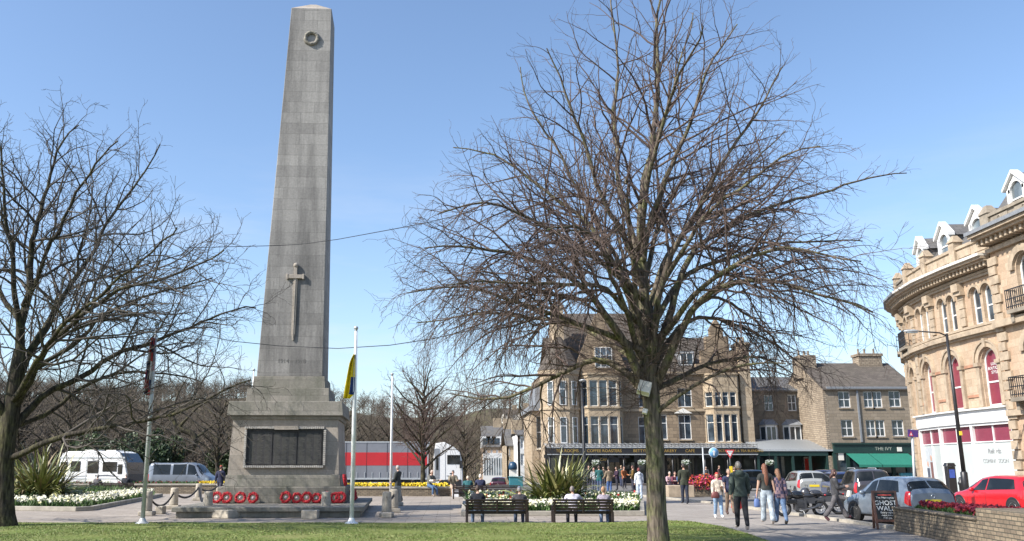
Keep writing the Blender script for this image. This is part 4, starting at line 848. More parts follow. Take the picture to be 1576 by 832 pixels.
    fc = np.array([co[f].mean(0) for f in faces]); best = np.full(len(fc), 9.0); zone = np.zeros(len(fc), int); tt_ = np.zeros(len(fc))
    for i, (a, b, z) in enumerate(bones):
        A, B = np.array(J[a]), np.array(J[b]); ab = B - A; t = np.clip(((fc - A) @ ab) / (ab @ ab), 0, 1); d = np.linalg.norm(fc - A - t[:, None] * ab, axis=1) - 0.4 * (rad[a][0] * (1 - t) + rad[b][0] * t); k_ = d < best; best[k_] = d[k_]; zone[k_] = i; tt_[k_] = t[k_]
    zn = np.array([bones[i][2][0] for i in zone])
    ztop = (zn == 't') | ((zn == 'u') & (tt_ < (1.1 if sleeve >= .5 else sleeve * 2))) | ((zn == 'f') & (tt_ < max(0, (sleeve - .5) * 2) * .96))
    if sit is None: ztop |= ((zn == 'p') | (zn == 'l')) & (fc[:, 2] > hem - .07)
    zbot = ((zn == 'p') | (zn == 'l')) | ((zn == 't') & (fc[:, 2] < 1.02) & (tt_ < .5)); zs = zn == 's'
    low = min(J['an0'].z, J['an1'].z, J['toe0'].z + .02, J['toe1'].z + .02) - .075
    dz = -low if sit is None else sit + .115 - .94
    S = H / 1.75
    root = thing('person', label, 'person', loc, rz, group); root.scale = (S,) * 3
    off = np.array([0, 0, dz], np.float32)
    mb = MB(); mb.M = Matrix.Translation(off.tolist()); mb.add(co.tolist(), faces, 0, True)
    hc = J['head']; HM = Matrix.Translation(Vector(off.tolist()) + hc) @ Matrix.Rotation(r(headturn), 4, 'Z') @ Matrix.Rotation(r(-lean * .4 - nod), 4, 'X'); mb.M = HM
    def skull(p):
        x, y, z = p
        if z < 0: x *= 1 - .28 * (-z); y = y * (1 - .18 * -z) + .10 * -z
        return (x, y, z)
    mb.ball((0, 0, 0), (.074, .094, .118), 14, 10, 0, skull)
    mb.add([(-.016, .088, -.02), (.016, .088, -.02), (0, .118, -.022), (0, .092, .028)], [(0, 1, 2), (0, 2, 3), (1, 3, 2)], 0, True)
    for s in (-1, 1):
        mb.ball((s * .03, .082, .008), (.013, .008, .007), 8, 5, 1); mb.ball((s * .074, -.005, -.01), (.012, .022, .032), 7, 5, 0)
    mb.ball((0, .086, -.056), (.024, .007, .006), 8, 4, 2)
    if fingers:
        for s, k in ((-1, '0'), (1, '1')):
            d2 = L['d' + k][1]; hd = J['hd' + k]; mb.M = Matrix.Translation(off.tolist()); fw = Vector((0, 1, 0)); fw = (fw - d2 * fw.dot(d2)).normalized(); si = d2.cross(fw)
            for q in range(4):
                o = hd + fw * (.027 - .018 * q) ; ln = (.07, .08, .074, .056)[q]; c = si * (-s) * -.012
                mb.tube([o - d2 * .02, o + d2 * ln * .5 + c * .4, o + d2 * ln * .9 + c * 1.6], [.0095, .0085, .006], 5)
            o = J['wr' + k] + d2 * .03 + fw * .02; mb.tube([o, o + fw * .028 + d2 * .03, o + fw * .03 + d2 * .06], [.012, .011, .008], 5)
    sk = skin or 'skin'
    mb.build('body', [sk, 'eye', 'lip'], root)
    def cloth(name, mask, push, mat, fl=0, cut=None):
        idx = np.nonzero(mask)[0]
        if not len(idx): return
        used = sorted({v for i in idx for v in faces[i]}); mp = {v: j for j, v in enumerate(used)}; p = co[used] + no[used] * push
        if fl:
            for k in '01':
                A, B = np.array(J['kn' + k]), np.array(J['an' + k]); ab = B - A; t = ((p - A) @ ab) / (ab @ ab); c = A + np.clip(t, 0, 1.2)[:, None] * ab; dd = p - c; near = (np.linalg.norm(dd, axis=1) < .14) & (t > .1)
                p[near] = (c + dd * (1 + fl * np.clip(t, 0, 1.1))[:, None])[near]
        b = MB(); b.M = Matrix.Translation(off.tolist()); b.add(p.tolist(), [[mp[v] for v in faces[i]] for i in idx], 0, True); o = b.build(name, mat, root)
        if cut is not None:
            m_ = bmesh.new(); m_.from_mesh(o.data); arm_ = [v for v in m_.verts]
            g_ = [f for f in m_.faces if abs(f.calc_center_median().x) < .155 or f.calc_center_median().z > cut + dz + .25]; gv_ = {v for f in g_ for v in f.verts}; ge_ = {e for f in g_ for e in f.edges}
            bmesh.ops.bisect_plane(m_, geom=list(gv_) + list(ge_) + g_, plane_co=(0, 0, cut + dz), plane_no=(0, 0, 1), clear_inner=True); m_.to_mesh(o.data); m_.free()
        return o
    cloth('trousers', zbot, .012, pm(bottom, .85, var=.35, scale=7, bump=.9), flare); cloth('shoes', zs, .014, pm(shoe, .6, var=.15))
    cloth('jacket' if sleeve >= .8 else 'shirt', ztop, .024, top_mat or pm(top, .85, var=.4, scale=7, bump=.9), cut=hem if sit is None else None)
    # hair
    mb = MB(); mb.M = HM; V = []; n, k2 = 16, 12
    def hs(p):
        x, y, z = p; back = y < .25
        if z < -.05 and longhair and y < .1: z = -.05 - (-.05 - z) * (1 + 3.6 * longhair); x *= (1 + .12 * longhair); t_ = min(1, (-.05 - p[2]) / .55); y = y * (1 - t_) + (-1.35 + .35 * p[1]) * t_
        return (x * 1.09, y * 1.08 - .03, z * 1.07 + .04)
    b = MB(); b.ball((0, 0, 0), (.074, .096, .118), n, k2, 0, hs)
    keep = []
    for f in b.f:
        c = sum((Vector(b.v[i]) for i in f), Vector()) / len(f); face_ = c.y > .022 and c.z < .058; lowb = c.z < -.055 and not longhair; front_low = c.y > -.02 and c.z < -.03
        if not (face_ or lowb or (front_low and not longhair)): keep.append(f)
    mb.add(b.v, keep, 0, True); mb.build('hair', pm(hair, .6, var=.3, scale=25), root)
    if cap:
        mb = MB(); mb.M = HM; b = MB(); b.ball((0, -.004, .02), (.083, .106, .112), 14, 8); kf = [f for f in b.f if sum(b.v[i][2] for i in f) / len(f) > .045]; mb.add(b.v, kf, 0, True); mb.box(-.06, .06, .08, .15, .05, .062) if cap[1] else None; mb.build('hat', pm(cap[0], .8), root)
    if hood:
        mb = MB(); mb.M = Matrix.Translation(off.tolist()); mb.ball(J['nb'] + Vector((0, -.085, .0)), (.125, .07, .10), 12, 8); mb.build('hood', top_mat or pm(top, .85, var=.4, scale=7, bump=.9), root)
    root['_j'] = 0; del root['_j']
    inv = {k: (Matrix.Translation(Vector(loc)) @ Matrix.Rotation(rz, 4, 'Z') @ Matrix.Scale(S, 4) @ (Vector(off.tolist()) + v)) for k, v in J.items()}
    return root, inv
def heading(dx, dy): return math.atan2(-dx, dy)
AWAY, TOWARD = 0.0, math.pi
plaid, pt, pb_ = _mat('plaid'); _tc = pt.nodes.new('ShaderNodeTexCoord'); _ck = pt.nodes.new('ShaderNodeTexChecker'); _ck.inputs['Scale'].default_value = 9
_ck.inputs['Color1'].default_value = (.05, .045, .09, 1); _ck.inputs['Color2'].default_value = (.23, .15, .17, 1); pt.links.new(_tc.outputs['Object'], _ck.inputs['Vector']); pt.links.new(_ck.outputs['Color'], pb_.inputs['Base Color']); pb_.inputs['Roughness'].default_value = .85
JEAN = (.10, .16, .27); DKJ = (.018, .022, .032); PALEJ = (.33, .38, .43)
# walkers on the path
P1, J1 = person('grey haired man in dark green hooded jacket and black jeans walking away', G(1143, 817) + Vector((0, 0, .006)), heading(.10, 1), 1.66, thigh=(12, -12), knee=(4, 10), arm=(-8, 12), elbow=(22, 18), top=(.045, .062, .055), bottom=(.012, .013, .018), shoe=(.5, .45, .42), hair=(.20, .18, .165), hood=True, hem=.84, bulk=1.08)
P2, J2 = person('woman with very long auburn hair in dark top and pale flared jeans walking away', G(1183, 808) + Vector((0, 0, .006)), heading(.05, 1), 1.61, thigh=(13, -11), knee=(4, 9), arm=(5, -5), elbow=(6, 8), abd=(11, 11), top=(.03, .032, .03), bottom=PALEJ, shoe=(.4, .36, .33), hair=(.17, .065, .035), sleeve=.22, longhair=1.0, flare=.45, female=True, hem=.98)
P3, J3 = person('brown haired woman in plaid shirt and blue jeans walking away', G(1203, 808) + Vector((0, 0, .006)), heading(.0, 1), 1.48, thigh=(12, -13), knee=(4, 12), arm=(10, -8), elbow=(20, 16), top_mat=plaid, bottom=JEAN, shoe=(.03, .03, .03), hair=(.20, .10, .055), longhair=.35, female=True, hem=.80)
P4, J4 = person('woman in cream jacket and blue jeans with red hair band walking this way', G(1107, 799) + Vector((0, 0, .006)), heading(.0, -1), 1.36, thigh=(10, -10), knee=(4, 12), arm=(20, 6), elbow=(85, 20), elbow_in=(40, 0), top=(.56, .48, .40), bottom=(.22, .32, .46), shoe=(.65, .63, .6), hair=(.30, .10, .05), female=True, hem=.88, cap=((.45, .05, .04), False))
P5, J5 = person('bald man in navy short sleeved top and brown trousers carrying a red bag', G(1125, 793) + Vector((0, 0, .006)), heading(.05, -1), 1.46, thigh=(9, -9), knee=(3, 10), arm=(-2, 8), elbow=(8, 30), top=(.02, .025, .065), bottom=(.17, .12, .085), shoe=(.06, .03, .025), hair=(.25, .2, .17), sleeve=.3, hem=.84, bulk=1.08)
P6, J6 = person('dark haired woman in grey jacket and flared grey trousers striding right past the motorbikes', G(1289, 803), heading(1, -.15), 1.50, thigh=(27, -24), knee=(3, 14), arm=(10, 14), elbow=(75, 88), elbow_in=(15, 15), top=(.045, .045, .05), bottom=(.085, .08, .085), shoe=(.10, .04, .05), hair=(.06, .025, .02), longhair=.2, flare=.6, female=True, hem=.90)
P7, J7 = person('person in white jacket and pale jeans with dark red hair standing with back turned', G(985, 770), heading(.05, 1), 1.48, thigh=(3, -3), knee=(2, 2), arm=(4, 4), elbow=(30, 30), top=(.62, .66, .72), bottom=(.45, .52, .62), shoe=(.2, .2, .22), hair=(.16, .03, .03), female=True, hem=.84, flare=.2, hood=True)
P8, J8 = person('man in olive green jacket and dark jeans standing on the path near the flower trough', G(1055, 776), heading(-.1, 1), 1.67, thigh=(6, -4), knee=(2, 3), arm=(6, 10), elbow=(40, 40), elbow_in=(15, 15), top=(.04, .045, .028), bottom=(.02, .025, .045), shoe=(.06, .07, .09), hair=(.03, .02, .018), hem=.80, bulk=1.1)
P9, J9 = person('person in navy coat and red hat by the van, half behind the pedestal', Vector((W(341, 700, 46).x, 46, 0)), heading(.3, 1), 1.60, top=(.015, .018, .05), bottom=(.03, .03, .05), hair=(.1, .05, .04), cap=((.35, .05, .03), False))
P10, J10 = person('person in dark coat standing beside the bollard in the shade of the memorial', Vector((W(613, 700, 41).x, 41, 0)), heading(-.9, .5), 1.58, thigh=(5, -5), top=(.035, .04, .04), bottom=(.02, .022, .028), hair=(.32, .30, .28), arm=(10, 20), elbow=(40, 60), hem=.75)
# seated on the benches
def seat_at(px, bench, H=1.7): return Vector((W(px, 700, bench.y).x, bench.y + .04, 0))
sit_pose = dict(thigh=(84, 86), knee=(82, 86), sit=.35)
person('man in dark navy T-shirt and jeans on the left bench', seat_at(735, bA), AWAY, 1.46, arm=(30, 25), elbow=(55, 60), lean=6, top=(.012, .014, .022), bottom=(.09, .13, .2), shoe=(.12, .12, .13), hair=(.05, .03, .022), sleeve=.35, spread=12, **sit_pose)
person('person in charcoal coat and blue grey cap on the left bench', seat_at(799, bA), AWAY, 1.42, arm=(30, 30), elbow=(60, 60), lean=10, top=(.045, .043, .05), bottom=(.05, .07, .12), hair=(.2, .19, .19), cap=((.12, .14, .2), True), nod=10, spread=6, **sit_pose)
person('person in pale lilac coat with grey hair on the right bench', seat_at(880, bB), AWAY, 1.42, arm=(35, 40), abd=(14, 40), elbow=(60, 30), lean=8, top=(.52, .50, .58), bottom=(.03, .03, .04), shoe=(.25, .1, .08), hair=(.20, .17, .16), headturn=-25, spread=8, bulk=1.12, **sit_pose)
person('fair haired person in grey lilac coat on the right bench', seat_at(927, bB), R(-10), 1.40, arm=(30, 30), elbow=(70, 70), lean=4, top=(.27, .24, .29), bottom=(.16, .22, .34), shoe=(.06, .05, .05), hair=(.36, .2, .11), headturn=-35, female=True, spread=4, **sit_pose)
person('person in grey coat sitting on the left of the bench below the caravan', seat_at(152, bD), AWAY, 1.55, arm=(35, 35), elbow=(60, 60), lean=8, top=(.10, .09, .10), bottom=(.05, .05, .06), hair=(.22, .2, .18), fingers=False, **sit_pose)
person('balding person in black coat sitting on the right of the bench below the caravan', seat_at(196, bD), AWAY, 1.66, arm=(30, 30), elbow=(60, 60), lean=4, top=(.018, .02, .028), bottom=(.03, .03, .04), hair=(.36, .33, .30), fingers=False, bulk=1.12, **sit_pose)
person('person in teal coat sitting on the long bench facing the road', seat_at(720, bE), AWAY, 1.58, arm=(35, 35), elbow=(60, 60), lean=14, top=(.02, .10, .11), bottom=(.03, .03, .04), hair=(.5, .42, .32), nod=14, fingers=False, bulk=1.15, **sit_pose)
person('white haired person in navy coat sitting on the long bench facing the road', seat_at(739, bE), AWAY, 1.66, arm=(35, 35), elbow=(60, 60), lean=4, top=(.02, .025, .06), bottom=(.03, .03, .04), hair=(.62, .58, .5), fingers=False, bulk=1.1, **sit_pose)
WS = dict(thigh=(78, 80), knee=(72, 84), sit=.51)
person('balding man in grey jacket and blue jeans sitting on the low wall reading', Vector((W(661, 700, 50.4).x, 50.35, 0)), heading(.75, -.65), 1.74, arm=(35, 35), elbow=(60, 60), lean=14, nod=12, top=(.12, .12, .105), bottom=(.06, .11, .2), shoe=(.18, .14, .12), hair=(.4, .3, .25), spread=8, **WS)
person('person in khaki jacket and dark glasses sitting on the low wall facing this way', Vector((W(697, 700, 50.4).x, 50.35, 0)), heading(.1, -1), 1.70, arm=(30, 30), elbow=(70, 70), lean=4, top=(.17, .15, .11), bottom=(.42, .30, .22), shoe=(.2, .15, .12), hair=(.06, .04, .035), cap=((.07, .065, .07), True), **WS)
# cafe crowd
crowd = [(905, 70, .4, -1, (.05, .05, .07), (.03, .03, .05), (.12, .08, .06), 'person in dark blue grey deep under the canopy behind the flax'), (928, 72, -.5, -1, (.10, .07, .05), (.03, .03, .04), (.06, .04, .03), 'person in brown coat deep under the canopy shade'), (955, 71, .6, 1, (.04, .06, .05), (.04, .05, .09), (.3, .2, .12), 'fair haired person in dark green under the canopy shade'), (1085, 70, -.3, -1, (.06, .06, .07), (.03, .03, .05), (.05, .04, .03), 'person in grey under the canopy behind the flower trough'), (1105, 72, .8, -.5, (.10, .04, .04), (.03, .03, .05), (.1, .06, .04), 'person in maroon under the canopy behind the blue disc sign'), (913, 60, -.2, -1, (.6, .6, .62), (.05, .06, .1), (.45, .2, .15), 'person in white top with a red face mask colour scarf at the left of the cafe queue'),
         (921, 57, .2, 1, (.02, .16, .17), (.05, .08, .15), (.08, .05, .04), 'person in teal coat standing before the cafe canopy'), (936, 55, -.3, 1, (.32, .25, .17), (.05, .10, .24), (.14, .1, .07), 'person in tan jacket and blue jeans standing before the cafe'),
         (948, 58, -1, -.3, (.05, .02, .05), (.02, .02, .03), (.08, .05, .04), 'person in plum coat standing before the cafe'), (959, 61, .6, -1, (.45, .14, .04), (.03, .03, .04), (.12, .06, .04), 'person in orange jacket in the cafe queue'),
         (973, 60, -1, .2, (.22, .13, .03), (.03, .03, .05), (.1, .04, .03), 'person in ochre and black jacket beside the one in white'), (1128, 56, .3, -1, (.02, .02, .022), (.02, .02, .025), (.05, .04, .03), 'person in black under the give way sign'), (1013 - 40, 64, .2, -1, (.03, .04, .035), (.02, .02, .03), (.09, .05, .04), 'person in dark green further back in the cafe queue')]
for px, d, hx, hy, tc_, bc, hc_, lab in crowd:
    lab = lab.replace(' with a red face mask colour scarf', '')
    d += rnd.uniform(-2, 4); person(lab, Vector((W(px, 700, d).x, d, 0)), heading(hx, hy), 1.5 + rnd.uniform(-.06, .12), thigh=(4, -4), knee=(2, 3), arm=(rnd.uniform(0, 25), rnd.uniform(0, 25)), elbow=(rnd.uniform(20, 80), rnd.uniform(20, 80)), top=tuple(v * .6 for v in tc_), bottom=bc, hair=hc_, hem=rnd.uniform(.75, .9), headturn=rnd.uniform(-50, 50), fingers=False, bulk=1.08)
trough_y = 52.0
for px, tc_, hc_, lab in [(1028, (.34, .22, .25), (.42, .38, .34), 'grey haired person in pink jacket seated on the bench beside the tree trunk'), (1036, (.12, .03, .05), (.12, .06, .05), 'person in dark red coat seated beyond the tree trunk'), (1044, (.03, .07, .15), (.66, .62, .56), 'white haired person in blue coat seated beyond the tree trunk')]:
    person(lab, Vector((W(px, 700, 54).x, 54, 0)), heading(.2, -1), 1.64, thigh=(82, 84), knee=(80, 84), sit=.455, arm=(30, 30), elbow=(70, 70), lean=6, top=tc_, bottom=(.03, .03, .05), hair=hc_, fingers=False)
make_bench(2.2, 'dark bench under the seated people beyond the lime tree trunk', Vector((W(1036, 700, 54.02).x, 54.02, 0)), 0)
# things they carry
def bag(name, label, c, w_, h_, d_, mat, handles=True):
    root = thing(name, label, 'bag', c); mb = MB(); rr = random.Random(int(c.x * 100))
    ring = []
    prof = [(0.0, .75), (.12, .98), (.45, 1.0), (.8, .82), (1.0, .55)]
    vs_ = []; n = 14
    for t, k in prof:
        for i in range(n): a = 2 * math.pi * i / n; q = 1 + rr.uniform(-.07, .07); vs_.append((math.cos(a) * w_ / 2 * k * q, math.sin(a) * d_ / 2 * k * q, -h_ + t * h_))
    fs = [(i * n + j, i * n + (j + 1) % n, (i + 1) * n + (j + 1) % n, (i + 1) * n + j) for i in range(len(prof) - 1) for j in range(n)] + [tuple(range(n))[::-1]]
    mb.add(vs_, fs, 0, True); mb.build('pouch', mat, root)
    if handles:
        mb = MB(); mb.tube([(-w_ * .2, 0, -.02), (-w_ * .12, 0, .10), (0, 0, .16), (w_ * .12, 0, .10), (w_ * .2, 0, -.02)], .009, 6); mb.build('handle', mat, root)
    return root
bag('carrier_bag', 'bright red carrier bag held by the man in navy', J5['hd0'] + Vector((-.02, 0, -.08)), .36, .44, .2, pm((.62, .015, .02), .5, var=.1)); 
bag('handbag', 'brown handbag carried in front by the woman in cream', J4['pelvis'] + Vector((-.13, -.18, .06)), .26, .2, .12, pm((.16, .05, .045), .5))
bag('carrier_bag', 'blue bag carried low by the woman with auburn hair', J2['hd0'] + Vector((.0, 0, -.08)), .17, .24, .1, pm((.10, .16, .36), .6))
mb = MB(); mb.box(-.04, .04, -.06, .06, -.09, .09); o = mb.build('paper', pm((.7, .68, .62), .7), bevel=.004); o.location = J6['hd1'] + Vector((.02, -.03, -.22)); o.rotation_euler = (0, .2, .2); tag(o, 'white paper carton held low by the striding woman', 'carton')
mb = MB(); mb.box(-.14, .14, -.10, 0, -.14, .10); o = mb.build('book', pm((.55, .53, .48), .7), bevel=.004); o.location = Vector((W(666, 700, 50.0).x, 49.95, .86)); o.rotation_euler = (R(60), 0, R(-45)); tag(o, 'pale open book in the lap of the reading man', 'book')
mb = MB(); mb.box(-.17, .17, -.09, .09, 0, .42); o = mb.build('shopping_bag', pm((.66, .66, .68), .6), bevel=.01); o.location = Vector((W(701, 700, 49.7).x, 49.7, 0)); tag(o, 'white paper shopping bag on the ground by the low wall', 'bag')

# ------------------------------------------------------------------ building helpers
def wall_mb(mb, u0, u1, z0, z1, ops, rev=.16, m=0, mr=None):
    """wall face at local y=0 facing -y with real openings; ops = (u0,u1,z0,z1,arched)"""
    mr = m if mr is None else mr
    us = sorted({u0, u1} | {o[0] for o in ops} | {o[1] for o in ops}); zs = sorted({z0, z1} | {o[2] for o in ops} | {o[3] for o in ops})
    for i in range(len(us) - 1):
        for j in range(len(zs) - 1):
            a, b, c, d = us[i], us[i + 1], zs[j], zs[j + 1]; mu, mz = (a + b) / 2, (c + d) / 2
            if any(o[0] < mu < o[1] and o[2] < mz < o[3] for o in ops): continue
            mb.add([(a, 0, c), (b, 0, c), (b, 0, d), (a, 0, d)], [(0, 1, 2, 3)], m)
    for o in ops:
        a, b, c, d = o[:4]
        if o[4]:
            r = (b - a) / 2; sp_ = d - r; pts = [(a + r - r * math.cos(math.pi * k / 10), sp_ + r * math.sin(math.pi * k / 10)) for k in range(11)]
            for k in range(10):
                (x0, y0), (x1, y1) = pts[k], pts[k + 1]
                mb.add([(x0, 0, y0), (x1, 0, y1), (x1, 0, d), (x0, 0, d)], [(0, 1, 2, 3)], m); mb.add([(x0, 0, y0), (x0, rev, y0), (x1, rev, y1), (x1, 0, y1)], [(0, 1, 2, 3)], mr)
            top = sp_
        else:
            top = d; mb.add([(a, 0, d), (b, 0, d), (b, rev, d), (a, rev, d)], [(0, 1, 2, 3)], mr)
        mb.add([(a, 0, c), (a, rev, c), (a, rev, top), (a, 0, top)], [(0, 1, 2, 3)], mr); mb.add([(b, 0, c), (b, 0, top), (b, rev, top), (b, rev, c)], [(0, 1, 2, 3)], mr)
        mb.add([(a, 0, c), (b, 0, c), (b, rev, c), (a, rev, c)], [(0, 1, 2, 3)], mr)
def win(parent, Mw, o, rev=.16, fm='white', gm='pane', nx=1, tr=(.5,), fw=.06, sill='crescent_trim', extra=None):
    a, b, c, d, arch = o[:5]; y0, y1 = rev - .06, rev - .002; mb = MB(); mb.M = Mw; top = d
    mb.box(a, a + fw, y0, y1, c, d - ((b - a) / 2 if arch else 0)); mb.box(b - fw, b, y0, y1, c, d - ((b - a) / 2 if arch else 0)); mb.box(a + fw, b - fw, y0, y1, c, c + fw * 1.2)
    if arch:
        r = (b - a) / 2; s = d - r; cx = a + r; n = 10
        for k in range(n):
            t0, t1 = math.pi * k / n, math.pi * (k + 1) / n; P_ = [(cx - q * math.cos(t), s + q * math.sin(t)) for t, q in ((t0, r), (t1, r), (t1, r - fw), (t0, r - fw))]
            mb.prism(P_, y0, y1)
    else: mb.box(a + fw, b - fw, y0, y1, d - fw, d)
    for k in range(1, nx): x = a + (b - a) * k / nx; mb.box(x - fw * .4, x + fw * .4, y0 + .01, y1, c + fw, d - fw * (1 if not arch else 1.2))
    for t in tr: z = c + (d - c) * t; mb.box(a + fw, b - fw, y0 + .012, y1, z - fw * .45, z + fw * .45)
    w_ = mb.build('window', fm, parent)
    g = MB(); g.M = Mw; y = rev - .02
    if arch:
        r = (b - a) / 2; s = d - r; cx = a + r; g.add([(a, y, c), (b, y, c)] + [(cx + r * math.cos(math.pi * k / 12), y, s + r * math.sin(math.pi * k / 12)) for k in range(13)], [tuple(range(15))])
    else: g.add([(a, y, c), (b, y, c), (b, y, d), (a, y, d)], [(0, 1, 2, 3)])
    g.build('pane', gm, w_)
    if sill:
        s_ = MB(); s_.M = Mw; s_.box(a - .08, b + .08, -.09, rev - .07, c - .13, c - .002); s_.build('sill', sill, w_)
    return w_
def plane_M(y): return Matrix.Translation((0, y, 0))
def op(x0, x1, yt, yb, d, arch=False):
    a, b = W(x0, yb, d), W(x1, yt, d); return (a.x, b.x, a.z, b.z, arch)
def gable_roof(mb, x0, x1, y0, y1, ze, zr, over=.25, m=0):   # ridge along x
    ym = (y0 + y1) / 2; t = .12
    for s, ya in ((1, y0 - over), (-1, y1 + over)):
        zo = ze - over * (zr - ze) / (ym - y0)
        mb.add([(x0, ya, zo), (x1, ya, zo), (x1, ym, zr), (x0, ym, zr), (x0, ya, zo - t), (x1, ya, zo - t), (x1, ym, zr - t), (x0, ym, zr - t)], [(0, 1, 2, 3), (7, 6, 5, 4), (0, 4, 5, 1), (1, 5, 6, 2), (3, 7, 4, 0)], m)
def pots(mb, xs_, y, z, h=.5, r=.12, m=0):
    for x in xs_: mb.lathe([(r, 0), (r * .85, h * .2), (r * .8, h * .9), (r, h)], 8, (x, y, z), m)

# ------------------------------------------------------------------ the tea rooms (big stone building in the middle)
DB = 84.0
def BX(px): return W(px, 700, DB).x
def BZ(py, d=DB): return W(900, py, d).z
tea = thing('tea_room_building', 'large honey stone gabled tea room building with long glass canopy behind the lime tree', 'building', (0, 0, 0))
Mm = plane_M(DB); ops = [op(984, 1001, 590, 626, DB), op(984, 1001, 641, 683, DB), op(1044, 1064, 597, 626, DB), op(1046, 1063, 638, 676, DB), op(1010, 1026, 638, 676, DB)]
mb = MB(); mb.M = Mm; wall_mb(mb, BX(838), BX(1152), 0, BZ(572), ops); mb.M = Matrix.Identity(4)
mb.box(BX(838), BX(1152), DB + .5, DB + 12, 0, BZ(572) - .02); mb.build('wall', 'tea_dark', tea)
for o in ops: win(tea, Mm, o, nx=2, tr=(.66,), sill='tea_stone')
mb = MB(); gable_roof(mb, BX(850), BX(1150), DB, DB + 12, BZ(572), BZ(506)); mb.build('roof', 'slate_brown', tea)
mb = MB(); mb.box(BX(838), BX(1152), DB - .16, DB - .003, BZ(633), BZ(629)); mb.box(BX(838), BX(1152), DB - .22, DB - .003, BZ(577), BZ(572)); mb.build('string_course', 'tea_stone', tea)
def bay_prism(x0, x1, yf, splay, z0, z1):  # canted bay plan poly
    return [(x0, DB), (x0 + splay, yf), (x1 - splay, yf), (x1, DB)]
def canted(parent, px0, px1, dep, splay, z0, z1, levels, roofz=None, gable=None, name='bay'):
    x0, x1 = BX(px0), BX(px1); yf = DB - dep; q = Vector((splay, -dep, 0)); ln = q.length; faces = [((x0, DB), (x0 + splay, yf)), ((x0 + splay, yf), (x1 - splay, yf)), ((x1 - splay, yf), (x1, DB))]
    mb = MB(); allw = []
    for i, (a, b) in enumerate(faces):
        d = Vector((b[0] - a[0], b[1] - a[1], 0)); L = d.length; an = math.atan2(d.y, d.x); Mx = Matrix.Translation((a[0], a[1], 0)) @ Matrix.Rotation(an, 4, 'Z'); ops = []
        n = 1 if i != 1 else 3; mar = .16; mul = .12
        for (lz0, lz1) in levels:
            wd_ = (L - 2 * mar - (n - 1) * mul) / n
            for k in range(n): u = mar + k * (wd_ + mul); ops.append((u, u + wd_, lz0, lz1, False))
        mb.M = Mx; wall_mb(mb, 0, L, z0, z1, ops); allw += [(Mx, o) for o in ops]
    mb.M = Matrix.Identity(4); mb.add([(a[0], a[1], z1) for a, b in faces] + [(x1, DB, z1)], [(0, 1, 2, 3)])
    for zc in [z1] + [l[0] - .18 for l in levels]:
        mb.prism([(x0 - .1, DB), (x0 + splay - .06, yf - .12), (x1 - splay + .06, yf - .12), (x1 + .1, DB)], zc, zc + .16, axis='z')
    o_ = mb.build(name, 'tea_stone', parent)
    for Mx, o in allw: win(parent, Mx, o, nx=1, tr=(.7,), sill=None, fm='offwhite')
    return x0, x1, yf
L1, L2 = (BZ(684), BZ(641)), (BZ(626), BZ(586))
x0, x1, yf = canted(tea, 896, 962, 1.1, .55, 0, BZ(578), [L1, L2])
gp_ = MB(); xg0, xg1 = BX(888), BX(968); zg = BZ(576); gp_.prism([(xg0, zg), (xg1, zg), (xg1, zg + .6), ((xg0 + xg1) / 2 + .35, BZ(486)), ((xg0 + xg1) / 2, BZ(480)), ((xg0 + xg1) / 2 - .35, BZ(486)), (xg0, zg + .6)], DB - .35, DB + .25); gp_.build('gable', 'tea_dark', tea)
oa = op(915, 940, 535, 566, DB); mg = plane_M(DB - .36 - .165); mb = MB(); mb.M = plane_M(DB - .36); mb.box(oa[0] - .12, oa[1] + .12, -.06, -.001, oa[2] - .12, oa[3] + .12); mb.build('window_surround', 'tea_stone', tea); win(tea, plane_M(DB - .36 - .063 - .16), oa, nx=3, tr=(.6,), sill=None)
gr = MB()
for sx in (1, -1):
    xm = (xg0 + xg1) / 2; gr.add([(xm, DB + .25, BZ(484)), (xm + sx * 2.7, DB + .25, zg), (xm + sx * 2.7, DB + 6, zg), (xm, DB + 6, BZ(484))], [(0, 1, 2, 3)])
gr.build('gable_roof', 'slate_brown', tea)
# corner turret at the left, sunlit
tc = (BX(876) - .6, DB + .6); mb = MB(); RT = 1.9
prof = [(RT, 0), (RT, BZ(632)), (RT + .12, BZ(631)), (RT + .12, BZ(628)), (RT, BZ(627)), (RT, BZ(579)), (RT + .2, BZ(577)), (RT + .2, BZ(570))]
mb.lathe(prof, 10, (tc[0], tc[1], 0), smooth=False); mb.build('turret', 'lit_honey_grit', tea); mb = MB(); mb.lathe([(RT + .25, BZ(570)), (RT * .5, BZ(535)), (.05, BZ(505))], 10, (tc[0], tc[1], 0), smooth=False); mb.build('turret_roof', 'slate_brown', tea)
mb = MB(); gable_roof(mb, BX(868), BX(1000), DB + .6, DB + 10, BZ(560), BZ(468)); mb.build('roof', 'slate_brown', tea)
mb = MB(); mb.box(BX(862), BX(868), DB + .6, DB + 10, BZ(600), BZ(560)); mb.prism([(DB + .6, BZ(560)), (DB + 10, BZ(560)), (DB + 5.3, BZ(464))], BX(862), BX(868), axis='x'); mb.build('end_gable', 'lit_honey_grit', tea)
mb = MB(); mb.box(BX(857), BX(873), DB + .2, DB + 2.2, BZ(585), BZ(474)); mb.box(BX(856), BX(874), DB + .1, DB + 2.3, BZ(474) + .003, BZ(469)); pots(mb, [BX(861), BX(869)], DB + 1.2, BZ(469), .5); mb.build('chimney', 'lit_honey_grit', tea)
